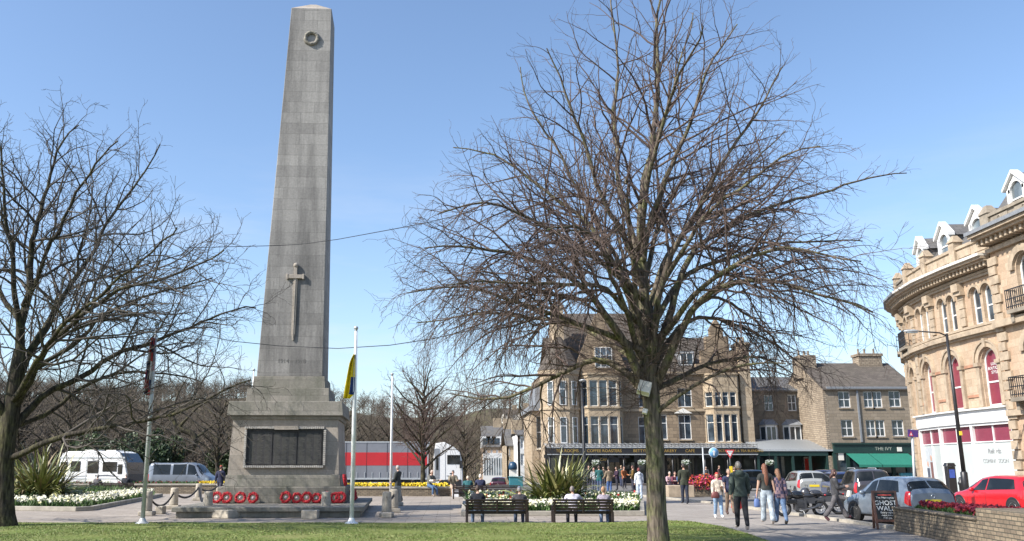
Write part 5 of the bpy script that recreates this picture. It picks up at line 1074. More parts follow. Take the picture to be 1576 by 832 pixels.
for k, an in ((0, -54 - 90 + 36), (1, -90), (2, -54 + 0)):
    for lz in (L1, L2):
        aR = R(-90 - 36 + 36 * k + 0); Mx = Matrix.Translation((tc[0] + math.cos(aR) * (RT * .957 + .01), tc[1] + math.sin(aR) * (RT * .957 + .01), 0)) @ Matrix.Rotation(aR + R(90), 4, 'Z')
        win(tea, Mx @ Matrix.Translation((0, -.165, 0)), (-.30, .30, lz[0] + .1, lz[1] - .1, False), nx=1, tr=(.66,), sill=None)
# right stepped gable bay
x0, x1, yf = canted(tea, 1088, 1146, 1.1, .6, 0, BZ(578), [(BZ(680), BZ(638)), (BZ(626), BZ(604))])
xm = BX(1113); z0 = BZ(576); st = [(BX(1078), z0)]; gsteps = [(BX(1078), BZ(560)), (BX(1086), BZ(560)), (BX(1086), BZ(540)), (BX(1095), BZ(540)), (BX(1095), BZ(518)), (BX(1103), BZ(518)), (BX(1103), BZ(506)), (BX(1113), BZ(491)), (BX(1123), BZ(506)), (BX(1123), BZ(518)), (BX(1131), BZ(518)), (BX(1131), BZ(540)), (BX(1140), BZ(540)), (BX(1140), BZ(560)), (BX(1146), BZ(560)), (BX(1146), z0)]
mb = MB(); mb.prism(st + gsteps, DB - .4, DB + .3); mb.build('gable', 'tea_dark', tea)
mb = MB(); mb.box(BX(1143), BX(1160), DB - .7, DB + 1.2, 0, BZ(533)); mb.box(BX(1142), BX(1161), DB - .8, DB + 1.3, BZ(533) + .002, BZ(528)); pots(mb, [BX(1147), BX(1152), BX(1157)], DB + .2, BZ(528), .6); mb.build('chimney', 'lit_honey_grit', tea); 
mb = MB(); d0 = op(1050, 1072, 538, 560, DB); mb.box(d0[0], d0[1], DB + 1, DB + 4, d0[2] - .3, d0[3]); mb.build('dormer', 'lead', tea); win(tea, plane_M(DB + 1 - .165), (d0[0] + .1, d0[1] - .1, d0[2], d0[3] - .15, False), nx=2, tr=(), sill=None)
mb = MB(); mb.prism([(BX(1040), BZ(636)), (BX(1068), BZ(636)), (BX(1054), BZ(628))], DB - .3, DB - .003); mb.build('pediment', 'offwhite', tea)
# lower left wing
mb = MB(); wl = plane_M(DB + 2); ow = [op(826, 833, 640, 690, DB + 2), op(841, 849, 640, 690, DB + 2)]; mb.M = wl; wall_mb(mb, W(820, 700, DB + 2).x, BX(862), 0, BZ(630), ow); mb.M = Matrix.Identity(4); mb.box(W(820, 700, DB + 2).x, BX(862), DB + 2.6, DB + 12, 0, BZ(631)); mb.build('wing_wall', 'lit_honey_grit', tea)
mb = MB(); mb.box(W(816, 700, DB + 2).x, BX(860), DB + 1.6, DB + 12.1, BZ(630), BZ(622)); mb.build('wing_cornice', 'lead', tea)
mb = MB(); mb.box(W(827, 700, DB + 2).x, BX(850), DB + 3, DB + 10, BZ(622), BZ(590)); mb.build('wing_dormer', 'lead', tea)
for o in ow: win(tea, wl, o, nx=1, tr=(.5,), sill='cream')
# canopy with posts and gold lettering
DC = 80.0
def CX_(px): return W(px, 700, DC).x
cz = lambda py: W(1000, py, DC).z
can0, can1 = CX_(842), CX_(1166); zf0, zf1 = 2.62, 3.22
mb = MB(); mb.add([(can0, DC - .15, zf1 + .02), (can1, DC - .15, zf1 + .02), (can1, DB - 1.2, zf1 + .42), (can0, DB - 1.2, zf1 + .42)], [(0, 1, 2, 3)]); mb.add([(can0, DC - .15, zf1 - .04), (can1, DC - .15, zf1 - .04), (can1, DB - 1.2, zf1 + .36), (can0, DB - 1.2, zf1 + .36)], [(0, 1, 2, 3)])
nb = 40
for i in range(nb + 1): x = can0 + (can1 - can0) * i / nb; mb.add([(x - .04, DC - .2, zf1 + .05), (x + .04, DC - .2, zf1 + .05), (x + .04, DB - 1.2, zf1 + .46), (x - .04, DB - 1.2, zf1 + .46)], [(0, 1, 2, 3)], 1)
mb.build('canopy_glass', [pm((.19, .20, .21), .25, var=.3, scale=1.5), 'galv'], tea)
mb = MB(); mb.box(can0, can1, DC - .1, DC, zf0, zf1); mb.build('fascia', 'black', tea)
mb = MB(); mb.box(can0, can1, DC - .16, DC - .103, zf0 - .04, zf0 + .03); mb.box(can0, can1, DC - .16, DC - .103, zf1 - .05, zf1 + .02); mb.build('fascia_trim', 'galv', tea)
for px, s, hgt in ((930, 'COFFEE ROASTERS', .36), (985, 'BETTYS', .36), (1030, 'BAKERY', .36), (1062, 'CAFE', .36), (1133, 'CONFECTIONERS & TEA BLENDERS', .30), (873, 'TEA ROOMS', .36)): text(tea, s, 'gold', hgt, Matrix.Translation((CX_(px), DC - .104, (zf0 + zf1) / 2)) @ FRONT)
mb = MB()
for i in range(60):
    x = can0 + (can1 - can0) * i / 59; mb.box(x - .012, x + .012, DC - .05, DC - .03, zf1 + .02, zf1 + .32)
mb.box(can0, can1, DC - .05, DC - .03, zf1 + .24, zf1 + .27); mb.build('railing', 'black', tea)
for px in (846, 880, 912, 936, 960, 985, 1010, 1035, 1060, 1085, 1120, 1162):
    mb = MB(); mb.tube([(CX_(px), DC + .1, 0), (CX_(px), DC + .1, zf0 + .1)], .07, 8); mb.lathe([(.16, 0), (.14, .3), (.09, .4)], 8, (CX_(px), DC + .1, 0)); mb.box(CX_(px) - .5, CX_(px) + .5, DC + .08, DC + .12, zf0 - .3, zf0 - .02); mb.build('post', 'black', tea)
# shop front under the canopy
mb = MB(); mb.box(BX(838), BX(1152), DB - 1.75, DB - 1.6, 0, .55); mb.box(BX(838), BX(1152), DB - 1.75, DB - 1.6, 2.75, 3.5)
for i in range(15): x = BX(838) + (BX(1152) - BX(838)) * i / 14; mb.box(x - .12, x + .12, DB - 1.8, DB - 1.55, .002, 3.49)
mb.build('shop_front', 'black', tea)
mb = MB(); mb.box(BX(838) + .05, BX(1152) - .05, DB - 1.66, DB - 1.64, .55, 2.75); mb.build('shop_glass', glass_mat('shop_glass', (.03, .035, .03), .05), tea)
for px, s in ((931, 'CAFE'), (1000, 'TEAS')): 
    mb = MB(); mb.box(CX_(px) - 1.3, CX_(px) + 1.3, DC + .3, DC + .36, 1.95, 2.4); sg = mb.build('hanging_board', 'black', tea); text(sg, s, 'gold', .34, Matrix.Translation((CX_(px), DC + .29, 2.17)) @ FRONT)
# hanging globes of flowers
hb0 = None
M['petal_white'] = pm((.62, .64, .60), .7, var=.2, scale=20)
for i, (px, lab) in enumerate([(917, 'white flowering hanging basket at the left end of the cafe canopy'), (988, 'white flowering hanging basket above the person in white jacket'), (1055, 'white flowering hanging basket above the man in olive green jacket'), (1184, 'white flowering hanging basket above the silver car')]):
    p = Vector((W(px, 700, 78.6).x, 78.6, 1.62 + 4 * 78.6 / 1410))
    if i == 0:
        hb0 = thing('hanging_basket', lab, 'basket', p, 0, 'hanging baskets under the canopy'); mb = MB(); mb.ball((0, 0, 0), (.33, .33, .2), 10, 6); mb.build('basket', 'leaf_dark', hb0)
        v, f = leaf_cloud([(0, 0, .08, .38, .38, .24)], 260, .07, 77); np_mesh('flowers', v, f, ['petal_white', 'leaf'], hb0, mi=np.random.default_rng(1).choice(2, len(f), p=[.6, .4])); mb = MB(); mb.tube([(0, 0, .2), (0, 0, 1.0)], .012, 5); mb.build('hook', 'black', hb0); o = hb0
    else: o = copy_tree(hb0); o.location = p; o['label'] = lab

# ------------------------------------------------------------------ the two stone houses right of it
DA = 86.0
ha = thing('stone_house', 'dark stone two storey house with two white canted bay windows and slate roof', 'building', (0, 0, 0)); Ma = plane_M(DA)
XA = lambda px: W(px, 700, DA).x; ZA = lambda py: W(1200, py, DA).z
ops = [op(1177.5, 1189, 608, 632, DA), op(1213.5, 1224.5, 607, 632, DA)]
mb = MB(); mb.M = Ma; wall_mb(mb, XA(1158), XA(1256), 0, ZA(599), ops); mb.M = Matrix.Identity(4); mb.box(XA(1158), XA(1256), DA + .5, DA + 9, 0, ZA(600)); mb.build('wall', 'mid_stone', ha)
for o in ops: win(ha, Ma, o, nx=2, tr=(.5,), sill='mid_stone')
mb = MB(); gable_roof(mb, XA(1158), XA(1258), DA, DA + 9, ZA(599), ZA(573)); mb.build('roof', 'slate', ha)
mb = MB(); mb.box(XA(1158), XA(1256), DA - .22, DA - .003, ZA(602), ZA(598.5)); mb.build('gutter', 'lead', ha)
for a, b in ((1172, 1200), (1208, 1237.5)):
    x0, x1 = XA(a), XA(b); yf = DA - .7; z0, z1 = ZA(684), ZA(654); s = .35; fc_ = [((x0, DA), (x0 + s, yf)), ((x0 + s, yf), (x1 - s, yf)), ((x1 - s, yf), (x1, DA))]; mb = MB(); ww = []
    for i, (p, q) in enumerate(fc_):
        d = Vector((q[0] - p[0], q[1] - p[1], 0)); Mx = Matrix.Translation((p[0], p[1], 0)) @ Matrix.Rotation(math.atan2(d.y, d.x), 4, 'Z'); n = 2 if i == 1 else 1; L = d.length; oo = []
        for k in range(n): oo.append((.09 + k * (L - .09) / n, (k + 1) * (L - .09) / n, z0 + .2, z1 - .2, False))
        mb.M = Mx; wall_mb(mb, 0, L, z0, z1, oo, .08); ww += [(Mx, o) for o in oo]
    mb.M = Matrix.Identity(4); bw = mb.build('bay_window', 'white', ha)
    for Mx, o in ww: w_ = MB(); w_.M = Mx; w_.box(o[0], o[1], .05, .07, o[2], o[3]); w_.build('pane', 'pane', bw)
    mb = MB(); mb.add([(x0 - .15, DA, z1), (x0 + s - .1, yf - .2, z1), (x1 - s + .1, yf - .2, z1), (x1 + .15, DA, z1), ((x0 + x1) / 2 - .5, DA, ZA(645)), ((x0 + x1) / 2 + .5, DA, ZA(645))], [(0, 1, 4), (1, 2, 5, 4), (2, 3, 5), (0, 3, 2, 1)]); mb.build('bay_roof', 'lead', bw)
# green shop under a lead canopy
gx0, gx1 = W(1167, 700, 80).x, W(1300, 700, 80).x
mb = MB(); mb.add([(gx0, 79.9, 3.02), (gx1, 79.9, 3.02), (gx1 - 1.6, 84.4, 4.0), (gx0, 84.4, 4.0), (gx0, 79.9, 2.9), (gx1, 79.9, 2.9), (gx1 - 1.6, 84.4, 3.88), (gx0, 84.4, 3.88)], [(0, 1, 2, 3), (7, 6, 5, 4), (0, 4, 5, 1), (1, 5, 6, 2), (3, 7, 4, 0)])
for i in range(30): x = gx0 + (gx1 - gx0) * i / 29; k = (gx1 - gx0 - 1.6) / (gx1 - gx0); xb_ = gx0 + (x - gx0) * k; mb.add([(x - .05, 79.88, 3.06), (x + .05, 79.88, 3.06), (xb_ + .05, 84.4, 4.05), (xb_ - .05, 84.4, 4.05)], [(0, 1, 2, 3)])
mb.build('canopy_roof', 'galv', ha)
mb = MB(); mb.box(gx0, gx1, 80.0, 80.12, 2.5, 2.9); mb.box(gx0, gx1, 83.9, 84.1, 0, 3.2); mb.box(W(1268, 700, 80.5).x, gx1, 80.3, 84, 0, 2.9)
for i in range(6): x = gx0 + (gx1 - gx0) * i / 5; mb.box(x - .1, x + .1, 80.02, 80.2, 0.002, 2.52)
mb.build('shop_front', 'dkgreen', ha)
mb = MB(); mb.box(gx0 + .3, W(1205, 700, 84).x, 83.8, 83.88, .6, 2.5); mb.box(W(1232, 700, 84).x, W(1236, 700, 84).x, 83.8, 83.88, .6, 2.5); mb.build('shop_glass', 'pane', ha)
mb = MB(); mb.box(W(1237, 700, 83.7).x, W(1266, 700, 83.7).x, 83.7, 83.78, .3, 2.45, 0); mb.box(W(1238, 700, 83.6).x, W(1251, 700, 83.6).x, 83.62, 83.695, .4, 2.3, 1); mb.box(W(1240, 700, 83.6).x, W(1249, 700, 83.6).x, 83.6, 83.615, .5, 1.2, 2); mb.build('poster', ['offwhite', pm((.55, .04, .03), .6), pm((.6, .25, .05), .6)], ha)
mb = MB(); mb.box(gx1 - .5, gx1 - .1, 80.2, 80.298, 1.9, 2.8); mb.build('wall_plaque', 'offwhite', ha)
DH = 80.0
hb = thing('stone_house', 'tall buff stone house with brown tiled roof, rubble gable end and green shop awnings', 'building', (0, 0, 0)); Mb = plane_M(DH)
XH = lambda px: W(px, 700, DH).x; ZH = lambda py: W(1320, py, DH).z
ops = [op(1291.5, 1307.5, 602, 627, DH), op(1330.5, 1342.5, 602, 627, DH), op(1344.5, 1356.5, 602, 627, DH), op(1369.5, 1385, 601, 626, DH), op(1296, 1312, 645.5, 671.5, DH), op(1334.5, 1347, 646, 671.5, DH), op(1349, 1361, 646, 671.5, DH), op(1374.5, 1390, 646, 671, DH)]
mb = MB(); mb.M = Mb; wall_mb(mb, XH(1280), XH(1420), 0, ZH(596), ops); mb.M = Matrix.Identity(4); mb.build('front_wall', 'buff_stone', hb)
mb = MB(); xg = XH(1280); mb.prism([(DH, 0), (DH + 10, 0), (DH + 10, ZH(596)), (DH + 5, ZH(552)), (DH, ZH(596))], xg - .3, xg - .003, axis='x'); mb.build('gable_wall', 'rubble', hb)
mb = MB(); mb.prism([(DH, 0), (DH + 10, 0), (DH + 10, ZH(596)), (DH + 5, ZH(552)), (DH, ZH(596))], XH(1420) - .3, XH(1420), axis='x'); mb.build('end_wall', 'buff_stone', hb)
for o in ops: win(hb, Mb, o, nx=2, tr=(.5,), sill='buff_stone', fw=.07)
mb = MB(); gable_roof(mb, xg - .35, XH(1420) + .2, DH, DH + 10, ZH(596), ZH(549)); mb.build('roof', 'slate_brown', hb)
mb = MB(); mb.box(xg, XH(1420), DH - .25, DH - .003, ZH(599), ZH(595)); mb.box(xg + 2.65, xg + 2.8, DH - .12, DH - .004, ZH(680), ZH(599)); mb.build('gutter', 'lead', hb)
mb = MB(); xc = W(1224, 700, DH + 6).x; mb.box(xg - .5, xg + 1.0, DH + 4, DH + 6, ZH(575), W(1225, 548, DH + 5).z); pots(mb, [xg - .2, xg + .3, xg + .7], DH + 5, W(1225, 548, DH + 5).z, .5); mb.build('chimney', 'rubble', hb); mb = MB(); xc0, xc1 = W(1331, 700, DH + 5).x, W(1367, 700, DH + 5).x; mb.box(xc0, xc1, DH + 4.3, DH + 5.7, ZH(570), W(1350, 549, DH + 5).z); mb.box(xc0 - .1, xc1 + .1, DH + 4.2, DH + 5.8, W(1350, 549, DH + 5).z + .002, W(1350, 545, DH + 5).z); pots(mb, [xc0 + .3, xc0 + .9, xc1 - .4], DH + 5, W(1350, 545, DH + 5).z, .5); mb.build('chimney', 'rubble', hb)
sf = MB(); sf.box(XH(1282), XH(1420), DH - .30, DH - .04, ZH(697), ZH(684)); sf.box(XH(1281), XH(1420), DH - .42, DH - .04, ZH(684) + .002, ZH(681.5))
for px in (1283, 1303, 1327, 1346, 1372, 1394): sf.box(XH(px) - .14, XH(px) + .14, DH - .24, DH - .03, 0, ZH(697))
sf.build('shop_front', 'dkgreen', hb); text(hb, 'THE IVY', pm((.35, .36, .30), .5), .42, Matrix.Translation((XH(1358), DH - .303, ZH(690.5))) @ FRONT)
mb = MB(); mb.box(XH(1284), XH(1418), DH - .1, DH - .05, .5, ZH(697)); mb.build('shop_glass', 'pane', hb)
for a, b, dx in ((1300, 1334, .9), (1335, 1395, .9)):
    x0, x1 = XH(a), XH(b); zt_, zb_ = ZH(698), ZH(698) - .95; mb = MB(); mb.add([(x0, DH - .31, zt_), (x1, DH - .31, zt_), (x1 + .3, DH - 2.0, zb_), (x0 + .3, DH - 2.0, zb_), (x1 + .3, DH - 2.0, zb_ - .2), (x0 + .3, DH - 2.0, zb_ - .2)], [(0, 1, 2, 3), (3, 2, 4, 5)]); o = mb.build('awning', 'green', hb); mo = o.modifiers.new('s', 'SOLIDIFY'); mo.thickness = .02
mb = MB(); mb.box(XH(1289), XH(1297), DH - .2, DH - .13, ZH(708), ZH(693)); mb.box(XH(1379), XH(1386), DH - .36, DH - .304, ZH(694.5), ZH(688)); mb.build('wall_plaque', 'offwhite', hb)
mb = MB(); mb.box(XH(1370), XH(1388), DH - 1.6, DH - 1.2, 0, 1.05); v = mb.build('menu_stand', pm((.05, .22, .26), .6), None, bevel=.04); tag(v, 'teal planter stand outside the green awning shop', 'planter')

# ------------------------------------------------------------------ the curved terrace on the right
cr = thing('curved_terrace', 'curved honey stone terrace with arched windows, white dormers and a white shop front', 'building', (0, 0, 0))
CV = [(24.5, 39.0), (24.45, 42.0), (24.6, 45.0), (25.1, 47.9), (25.85, 50.5), (27.0, 52.8), (28.6, 54.6), (30.6, 55.8)]
def bayM(near, far, off=0.0):
    d = Vector((near[0] - far[0], near[1] - far[1], 0)); L = d.length; an = math.atan2(d.y, d.x)
    return Matrix.Translation((far[0], far[1], 0.12)) @ Matrix.Rotation(an, 4, 'Z') @ Matrix.Translation((0, -off, 0)), L
M['pinkstone'] = plain('pink_band_stone', (.36, .185, .115), .85, var=.2, scale=2)
M['redblind'] = pm((.185, .024, .045), .35, var=.08, scale=2, coat=.5); M['vinyl'] = pm((.46, .50, .49), .3, var=.04, scale=2, coat=.4); M['pinkblind'] = pm((.20, .035, .06), .4, var=.06, scale=2, coat=.4)
def archivolt(mb, cx, s, r0, r1, y0, y1, m=0, n=12):
    for k in range(n):
        t0, t1 = math.pi * k / n, math.pi * (k + 1) / n; mb.prism([(cx - q * math.cos(t), s + q * math.sin(t)) for t, q in ((t0, r1), (t1, r1), (t1, r0), (t0, r0))], y0, y1, m)
def crescent_bay(near, far, style, red, shop, first=False, sc=1.0):
    DZ = -.28
    Mx, L = bayM(near, far); c = L / 2; w1 = min(.62, L * .21); w2 = min(.36, L * .125)
    o1 = (c - w1, c + w1, 4.15, 6.75, True); o2a = (c - .46 - w2, c - .46 + w2, 7.92, 9.65, True); o2b = (c + .46 - w2, c + .46 + w2, 7.92, 9.65, True)
    og = [] if shop else [(c - w1 * .9, c + w1 * .9, .9, 3.2, True)]
    mb = MB(); mb.M = Mx; wall_mb(mb, 0, L, 3.4 if shop else 0, 11.0, [o1, o2a, o2b] + og, .22); w_ = mb.build('wall', 'crescent', cr)
    win(cr, Mx, o1, .22, gm='redblind' if red else 'pane', nx=1, tr=(.42,), fw=.08)
    for o in (o2a, o2b): win(cr, Mx, o, .22, nx=1, tr=(.45,), fw=.07, sill=None)
    for o in og: win(cr, Mx, o, .22, nx=1, tr=(.55,), fw=.09)
    t = MB(); t.M = Mx
    s1 = o1[3] - w1; archivolt(t, c, s1, w1 + .06, w1 + .30, -.11, -.004); archivolt(t, c, s1, w1 + .30, w1 + .38, -.17, -.004)
    for sx in (-1, 1):
        x = c + sx * (w1 + .18); t.box(x - .12, x + .12, -.12, -.004, 4.15, s1 - .14); t.box(x - .18, x + .18, -.19, -.004, s1 - .14, s1 + .03)
        for o in (o2a, o2b):
            pass
    t.box(c - .10, c + .10, -.2, -.005, s1 + w1 + .05, s1 + w1 + .45)
    for o in (o2a, o2b): cc = (o[0] + o[1]) / 2; archivolt(t, cc, o[3] - w2, w2 + .03, w2 + .14, -.08, -.004, n=9)
    for k, (za, zb, dp) in enumerate(((3.42, 3.62, .12) if not shop else (4.06, 4.12, .1), (7.36, 7.46, .16), (7.46, 7.62, .30), (7.62, 7.72, .2), (7.78, 7.9, .12), (10.02, 10.14, .12), (10.14, 10.26, .18))): t.box(-.02, L + .02, -dp, -.005, za, zb)
    nbk = max(6, int(L / .28))
    for i in range(nbk): x = (i + .5) * L / nbk; t.box(x - .06, x + .06, -.55, -.005, 10.30, 10.5)
    t.box(-.03, L + .03, -.62, -.003, 10.502, 10.6); t.box(-.05, L + .05, -.78, -.003, 10.602, 10.72)
    t.build('stone_trim', 'crescent_trim', cr)
    k_ = MB(); k_.M = Mx; [k_.box(xa_, xb_, -.05, -.0045, zz, zz + .12) for xa_, xb_ in ((.0, c - w1 - .4), (c + w1 + .4, L)) for zz in (s1 - .12, 4.62)]; k_.build('pink_band', 'pinkstone', cr)
    g = MB(); g.M = Mx; g.box(-.06, L + .06, -.9, -.003, 10.722, 10.84); g.build('gutter', 'offwhite' if shop or first else 'lead', cr)
    p = MB(); p.M = Mx; p.box(-.02, L + .02, -.18, .15, 10.842, 11.1); p.box(-.02, L + .02, -.12, .12, 11.1, 11.62); p.box(-.03, L + .03, -.2, .18, 11.622, 11.76)
    for k in range(2): x = L * (.28 + .44 * k); p.box(x - L * .17, x + L * .17, -.155, -.122, 11.18, 11.54)
    p.build('parapet', 'crescent_dark' if not shop else 'crescent_trim', cr)
    q = MB(); q.M = Mx
    for z in np.arange((7.98 if shop in (1, 3) else 4.2) if shop else .1, 10.0, .42):
        if 7.3 < z + .2 < 7.95: continue
        q.box(-.22, .22, -.085 - .012 * (int(z / .42) % 2), -.003, z, z + .38)
    q.box(-.2, .2, -.06, -.0035, 8 if shop in (1, 3) else (4.2 if shop else .1), 10.0)
    q.box(-.3, .3, -.24, -.003, 9.45, 9.62); q.box(-.26, .26, -.34, -.003, 9.63, 10.0); q.box(-.22, .22, -.24, .22, 11.0, 12.05); q.frus(-.28, .28, -.3, .28, 12.05, -.1, .1, -.1, .1, 12.4); q.build('pilaster', 'crescent_trim', cr)
    r_ = MB(); r_.M = Mx; r_.add([(0, .2, 11.6), (L, .2, 11.6), (L, 1.5, 13.3), (0, 1.5, 13.3), (L, 8, 13.6), (0, 8, 13.6)], [(0, 1, 2, 3), (3, 2, 4, 5)]); r_.build('roof', 'slate', cr)
    if shop:
        # dormer
        d = MB(); d.M = Mx @ Matrix.Translation((0, 0, DZ)); dw = .62; y0 = .22; d.box(c - dw, c - dw + .22, y0, y0 + .2, 11.7, 13.0); d.box(c + dw - .22, c + dw, y0, y0 + .2, 11.7, 13.0); d.box(c - dw + .22, c + dw - .22, y0, y0 + .2, 11.7, 11.85)
        rr = dw - .22; s_ = 12.75; archivolt(d, c, s_, rr, rr + .14, y0, y0 + .2)
        d.prism([(c - dw - .14, 12.95), (c - dw - .14, 13.1), (c, 13.82), (c + dw + .14, 13.1), (c + dw + .14, 12.95), (c, 13.66)], y0 - .12, y0 + .22)
        d.prism([(c - dw, 12.97), (c, 13.64), (c + dw, 12.97), (c + rr * .75, 12.97 + .12), (c, s_ + rr + .1), (c - rr * .75, 12.97 + .12)], y0 + .02, y0 + .18)
        dm = d.build('dormer', 'white', cr)
        k = MB(); k.M = Mx @ Matrix.Translation((0, 0, DZ)); k.add([(c - rr, y0 + .1, 11.85), (c + rr, y0 + .1, 11.85)] + [(c + rr * math.cos(math.pi * i / 10), y0 + .1, s_ + rr * math.sin(math.pi * i / 10)) for i in range(11)], [tuple(range(13))]); k.build('pane', 'palepane', dm)
        k = MB(); k.M = Mx @ Matrix.Translation((0, 0, DZ)); k.box(c - rr, c + rr, y0 + .06, y0 + .098, 12.5, 12.57); k.build('glazing_bar', 'white', dm)
        k = MB(); k.M = Mx @ Matrix.Translation((0, 0, DZ))
        for sx in (-1, 1): k.add([(c + sx * (dw + .12), y0 - .1, 12.97), (c, y0 - .1, 13.68), (c, 2.2, 13.68), (c + sx * (dw + .12), 1.4, 12.97)], [(0, 1, 2, 3)]); k.add([(c + sx * dw * .98, y0 + .18, 11.6), (c + sx * dw * .98, y0 + .18, 12.97), (c + sx * dw * .98, 1.4, 12.97)], [(0, 1, 2)])
        k.build('dormer_roof', 'slate', dm)
    if shop:
        s = MB(); s.M = Mx; s.box(0, L, -.42, -.004, 3.42, 4.0); s.box(-.02, L + .02, -.56, -.004, 4.0 + .002, 4.07); s.box(0, L, -.34, -.004, 3.3, 3.42)
        s.box(0, .07, -.34, -.004, 0, 3.3); s.box(L - .07, L, -.34, -.004, 0, 3.3); s.box(.07, L - .07, -.3, -.004, 0, .35); s.box(c - .03, c + .03, -.26, -.1, .35, 3.3); s.box(.07, L - .07, -.26, -.1, 2.55, 2.6)
        sf = s.build('shop_front', 'white', cr)
        b = MB(); b.M = Mx; b.box(.06, L - .06, -.2, -.18, 2.6, 3.3); b.build('blind', 'pinkblind', sf)
        b = MB(); b.M = Mx; b.box(.06, L - .06, -.22, -.2, .35, 2.56); b.build('window_vinyl', 'vinyl', sf)
        if shop == 2:
            b = MB(); b.M = Mx; b.box(.3, c - .1, -.24, -.222, .5, 2.4, 0); b.ball((.55, -.235, 1.6), (.14, .012, .16), 8, 6, 2); b.box(.4, .75, -.25, -.241, .6, 1.4, 1); b.box(.95, c - .2, -.25, -.241, .5, 1.7, 3); b.ball((1.12, -.245, 1.9), (.12, .01, .15), 8, 6, 2); b.build('poster', [pm((.42, .45, .47), .4), pm((.06, .07, .10), .5), pm((.45, .26, .18), .5), pm((.16, .08, .07), .5)], sf)
        if shop == 1:
            text(sf, 'COMING SOON', pm((.32, .33, .34), .5), .26, Mx @ Matrix.Translation((c - .1, -.235, 1.72)) @ FRONT); text(sf, 'Refords', pm((.25, .25, .26), .5), .30, Mx @ Matrix.Translation((c - .1, -.235, 2.15)) @ FRONT)
    if red == 2: text(w_, 'LUXE\nBOUTIQUE\nSTYLE', 'white', .19, Mx @ Matrix.Translation((c, .19, 5.85)) @ FRONT)
crescent_bay(CV[0], CV[1], 0, 2, 1); crescent_bay(CV[1], CV[2], 0, 1, 3); crescent_bay(CV[2], CV[3], 0, 1, 2)
crescent_bay(CV[3], CV[4], 1, 0, 0); crescent_bay(CV[4], CV[5], 1, 0, 0); crescent_bay(CV[5], CV[6], 1, 0, 0); crescent_bay(CV[6], CV[7], 1, 0, 0)
mb = MB(); mb.prism([(25.2, 30), (25.2, 46), (26, 51), (29, 56), (40, 56), (40, 30)], .2, 11.5, axis='z'); mb.build('core', 'crescent_dark', cr)
# near pavilion, set forward, cut by the frame
nearp, farp = (24.1, 27.0), (24.1, 38.85); Mx, L = bayM(nearp, farp); ops = []
for u in (2.3, 6.0, 9.6): ops += [(u - .62, u + .62, 4.3, 6.85, True), (u - .62, u + .62, 8.0, 10.3, True), (u - .7, u + .7, .6, 3.2, True)]
mb = MB(); mb.M = Mx; wall_mb(mb, 0, L, 0, 11.6, ops, .25); mb.box(0, .02, 0, .6, 0, 11.6); mb.build('pavilion_wall', 'crescent', cr)
for o in ops: win(cr, Mx, o, .25, nx=1, tr=(.45,), fw=.08)
t = MB(); t.M = Mx
for u in (2.3, 6.0, 9.6):
    for zt_, w1 in ((6.85, .62), (10.3, .62)): archivolt(t, u, zt_ - w1, w1 + .06, w1 + .36, -.13, -.004)
for (za, zb, dp) in ((3.6, 3.85, .2), (7.4, 7.7, .3), (10.75, 10.95, .18), (11.3, 11.42, .75), (11.42, 11.55, .9)): t.box(-.02, L, -dp, -.005, za, zb)
for i in range(int(L / .34)): x = (i + .5) * .34; t.box(x - .07, x + .07, -.6, -.005, 11.05, 11.3)
for z in np.arange(.1, 10.6, .42): t.box(-.10, .55 - .15 * (int(z / .42) % 2), -.10, -.006, z, z + .36)
t.build('stone_trim', 'crescent_trim', cr)
p = MB(); p.M = Mx; p.box(-.1, L, -1.0, -.003, 11.56, 11.72); p.build('gutter', 'lead', cr)
p = MB(); p.M = Mx; p.box(-.02, L, -.2, .2, 11.73, 11.85); p.box(-.02, L, -.14, .14, 11.85, 12.3); p.box(-.02, L, -.24, .24, 12.302, 12.44)
for u in (0.3, 4.2, 7.8): p.box(u - .3, u + .3, -.25, .25, 11.721, 12.5); p.frus(u - .36, u + .36, -.3, .3, 12.5, u - .12, u + .12, -.12, .12, 12.9)
for u in (1.3, 3.0, 5.0, 6.8): p.box(u - .6, u + .6, -.18, -.142, 11.92, 12.24); p.torus((u, -.18, 12.08), .12, .04, 14, 5, ax=(0, 1, 0))
p.build('parapet', 'crescent_dark', cr)
r_ = MB(); r_.M = Mx; r_.add([(0, .3, 12.4), (L, .3, 12.4), (L, 1.8, 14.4), (0, 1.8, 14.4), (L, 8, 14.8), (0, 8, 14.8)], [(0, 1, 2, 3), (3, 2, 4, 5)]); r_.add([(0, .3, 11), (0, 1.8, 14.4), (0, 8, 14.8), (0, 8, 11)], [(0, 1, 2, 3)]); r_.build('roof', 'slate', cr)
